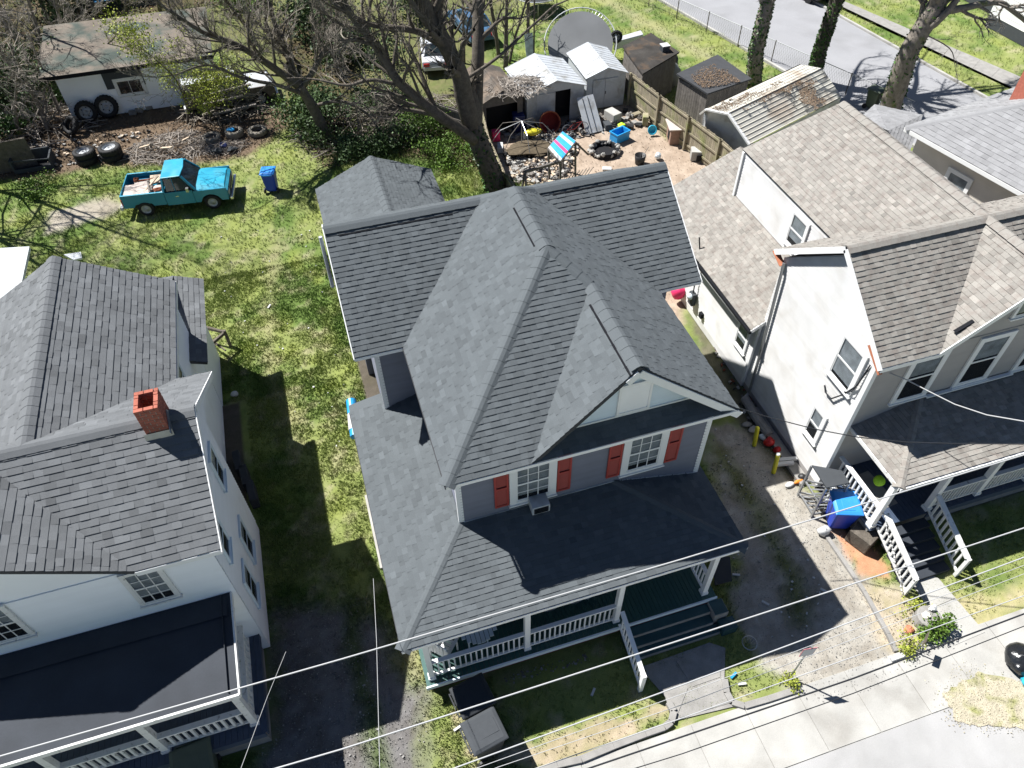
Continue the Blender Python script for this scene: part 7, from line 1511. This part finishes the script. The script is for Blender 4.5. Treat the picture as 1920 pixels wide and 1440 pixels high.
for i, (px, py, r, h, n, m_, lb, sz) in enumerate(((600, 240, 1.9, 1.8, 5200, 'leafdark', 'dark shrub at the foot of the spreading tree', .07), (655, 285, 1.3, 1.0, 3400, 'leafdark', 'dark shrub with pale tips right behind the rear roof', .06), (735, 275, 1.5, .9, 3400, 'leafdark', 'low dark ivy mound left of the big trunk base', .06), (840, 300, 1.2, .9, 3000, 'leaf', 'bright green weeds left of the big trunk', .05), (800, 250, 1.2, 1.4, 2600, 'leaf', 'light green shrub in front of the fallen limbs', .05), (560, 215, 1.1, 1.3, 2600, 'leaf', 'fresh green shrub beside the dirt at the spreading tree', .05), (720, 205, 1.8, 1.4, 3600, 'leafdark', 'tangled brown-green bush under the long left limb', .06), (128, 185, .8, 2.3, 3600, 'ivy', 'ivy mound climbing the left corner of the garage wall', .07), (110, 35, 2.2, 4.2, 5200, 'leafdark', 'dark evergreen at the top left behind the garage', .11), (170, 5, 2.4, 4.0, 4200, 'leafdark', 'dark evergreen at the top edge above the garage', .11), (15, 190, 1.9, 2.6, 4200, 'leafdark', 'dark vine-covered bush on the left edge', .09), (40, 255, 1.2, 1.1, 2200, 'ivy', 'green ivy mound behind the broken cabinet', .07), (655, 120, 2.0, 2.8, 4200, 'leafdark', 'dark evergreen shrub at the centre of the thicket', .09), (600, 60, 2.2, 3.2, 4200, 'leafdark', 'dark evergreen shrub near the top edge', .1), (450, 20, 2.2, 2.0, 2600, 'leaf', 'pale green bush at the top edge right of the garage', .08), (780, 25, 2.0, 2.4, 3000, 'leafdark', 'dark bush behind the blue car', .09), (1225, 375, .7, .5, 0, 'leaf', '', .05), (1755, 1180, .35, .5, 700, 'leaf', 'dark green plant before the stump', .04), (1735, 1190, .3, .35, 500, 'leaf', 'smaller green plant left of the stump', .04), (1700, 1215, .38, .35, 700, 'leafy', 'light green weeds beside the driveway kerb end', .03), (1715, 1148, .4, .3, 700, 'leafy', 'yellow-green weeds by the walk above the stump', .03), (1480, 1282, .25, .35, 400, 'leafy', 'weeds at the foot of the small white sign', .03), (70, 360, .9, .35, 1500, 'leaf', 'patch of tall weeds left of the truck track', .05))):
    if n: shrub(lb, px, py, r, h, n, m_, 200+i, sz, 'leafy_shrub' if r > .5 else 'garden_plant', 'shrub' if r > .5 else 'plant')
# ground debris under the trees
def scatterlit(name, label, P_, n, seed, sz, m_='litter'):
    q = np.random.default_rng(seed); A_ = np.array(P_); x = q.uniform(A_[:, 0].min(), A_[:, 0].max(), n*3); y = q.uniform(A_[:, 1].min(), A_[:, 1].max(), n*3); k = sd_poly(x, y, P_)+(fbm(x, y, .8, 11)-.5)*1.5 > 0; x, y = x[k][:n], y[k][:n]
    leafquads(name, np.stack([x, y, q.uniform(0, .04, len(x))], 1), sz, q, m_, None, label, 'leaves', 'stuff')
scatterlit('leaf_litter', 'brown leaf litter covering the thicket floor', Z_WOODS, 16000, 1, .08); scatterlit('leaf_litter', 'leaf litter and chips on the dirt by the garage', Z_JUNK, 5000, 2, .05); scatterlit('leaf_litter', 'leaf litter under the big forked tree', Z_CLUSTER, 6000, 3, .05)
scatterlit('leaf_litter', 'dry bits on the backyard dirt', Z_BACKDIRT, 1500, 4, .03); scatterlit('gravel', 'loose pale gravel on the driveway', Z_DRIVE_R, 5000, 5, .018, 'oldconcrete'); scatterlit('gravel', 'loose gravel on the left driveway', Z_DRIVE_L, 4000, 6, .018, 'oldconcrete')
for args in ((420, 'limb_tangle', 'heap of fallen grey limbs left of the big trunk', (690, 240), 2.6, .9, 301), (300, 'limb_tangle', 'tangle of dead limbs along the low grey fence', (790, 215), 2.0, .7, 303), (380, 'vine_tangle', 'vine tangle on the ground at the far left', (60, 235), 2.6, .8, 305)):
    n, nm, lb, (px, py), rad, h, sd = args; p = G(px, py); tag(sticks(n, (p.x, p.y), rad, h, 'twig', sd, (.6, 2.2), (.008, .03)).build(nm, 'twigpale' if 'vine' in nm else 'twig'), lb, 'brush', kind='stuff')

q = np.random.default_rng(77); vx = [p[0] for p in VERGE]; vy = [p[1] for p in VERGE]; x = q.uniform(min(vx)-.5, max(vx)+.5, 9000); y = q.uniform(min(vy)-.5, max(vy)+.5, 9000); d_ = sd_poly(x, y, VERGE)+(fbm(x, y, 1.2, 15)-.5)*.9; k = d_ > -q.random(9000)**3*.4; x, y = x[k], y[k]
leafquads('dry_grass', np.stack([x, y, q.uniform(.02, .035, len(x))], 1), .02, q, 'straw', None, 'dry straw turf on the verge by the rubbish bags', 'grass', 'stuff')
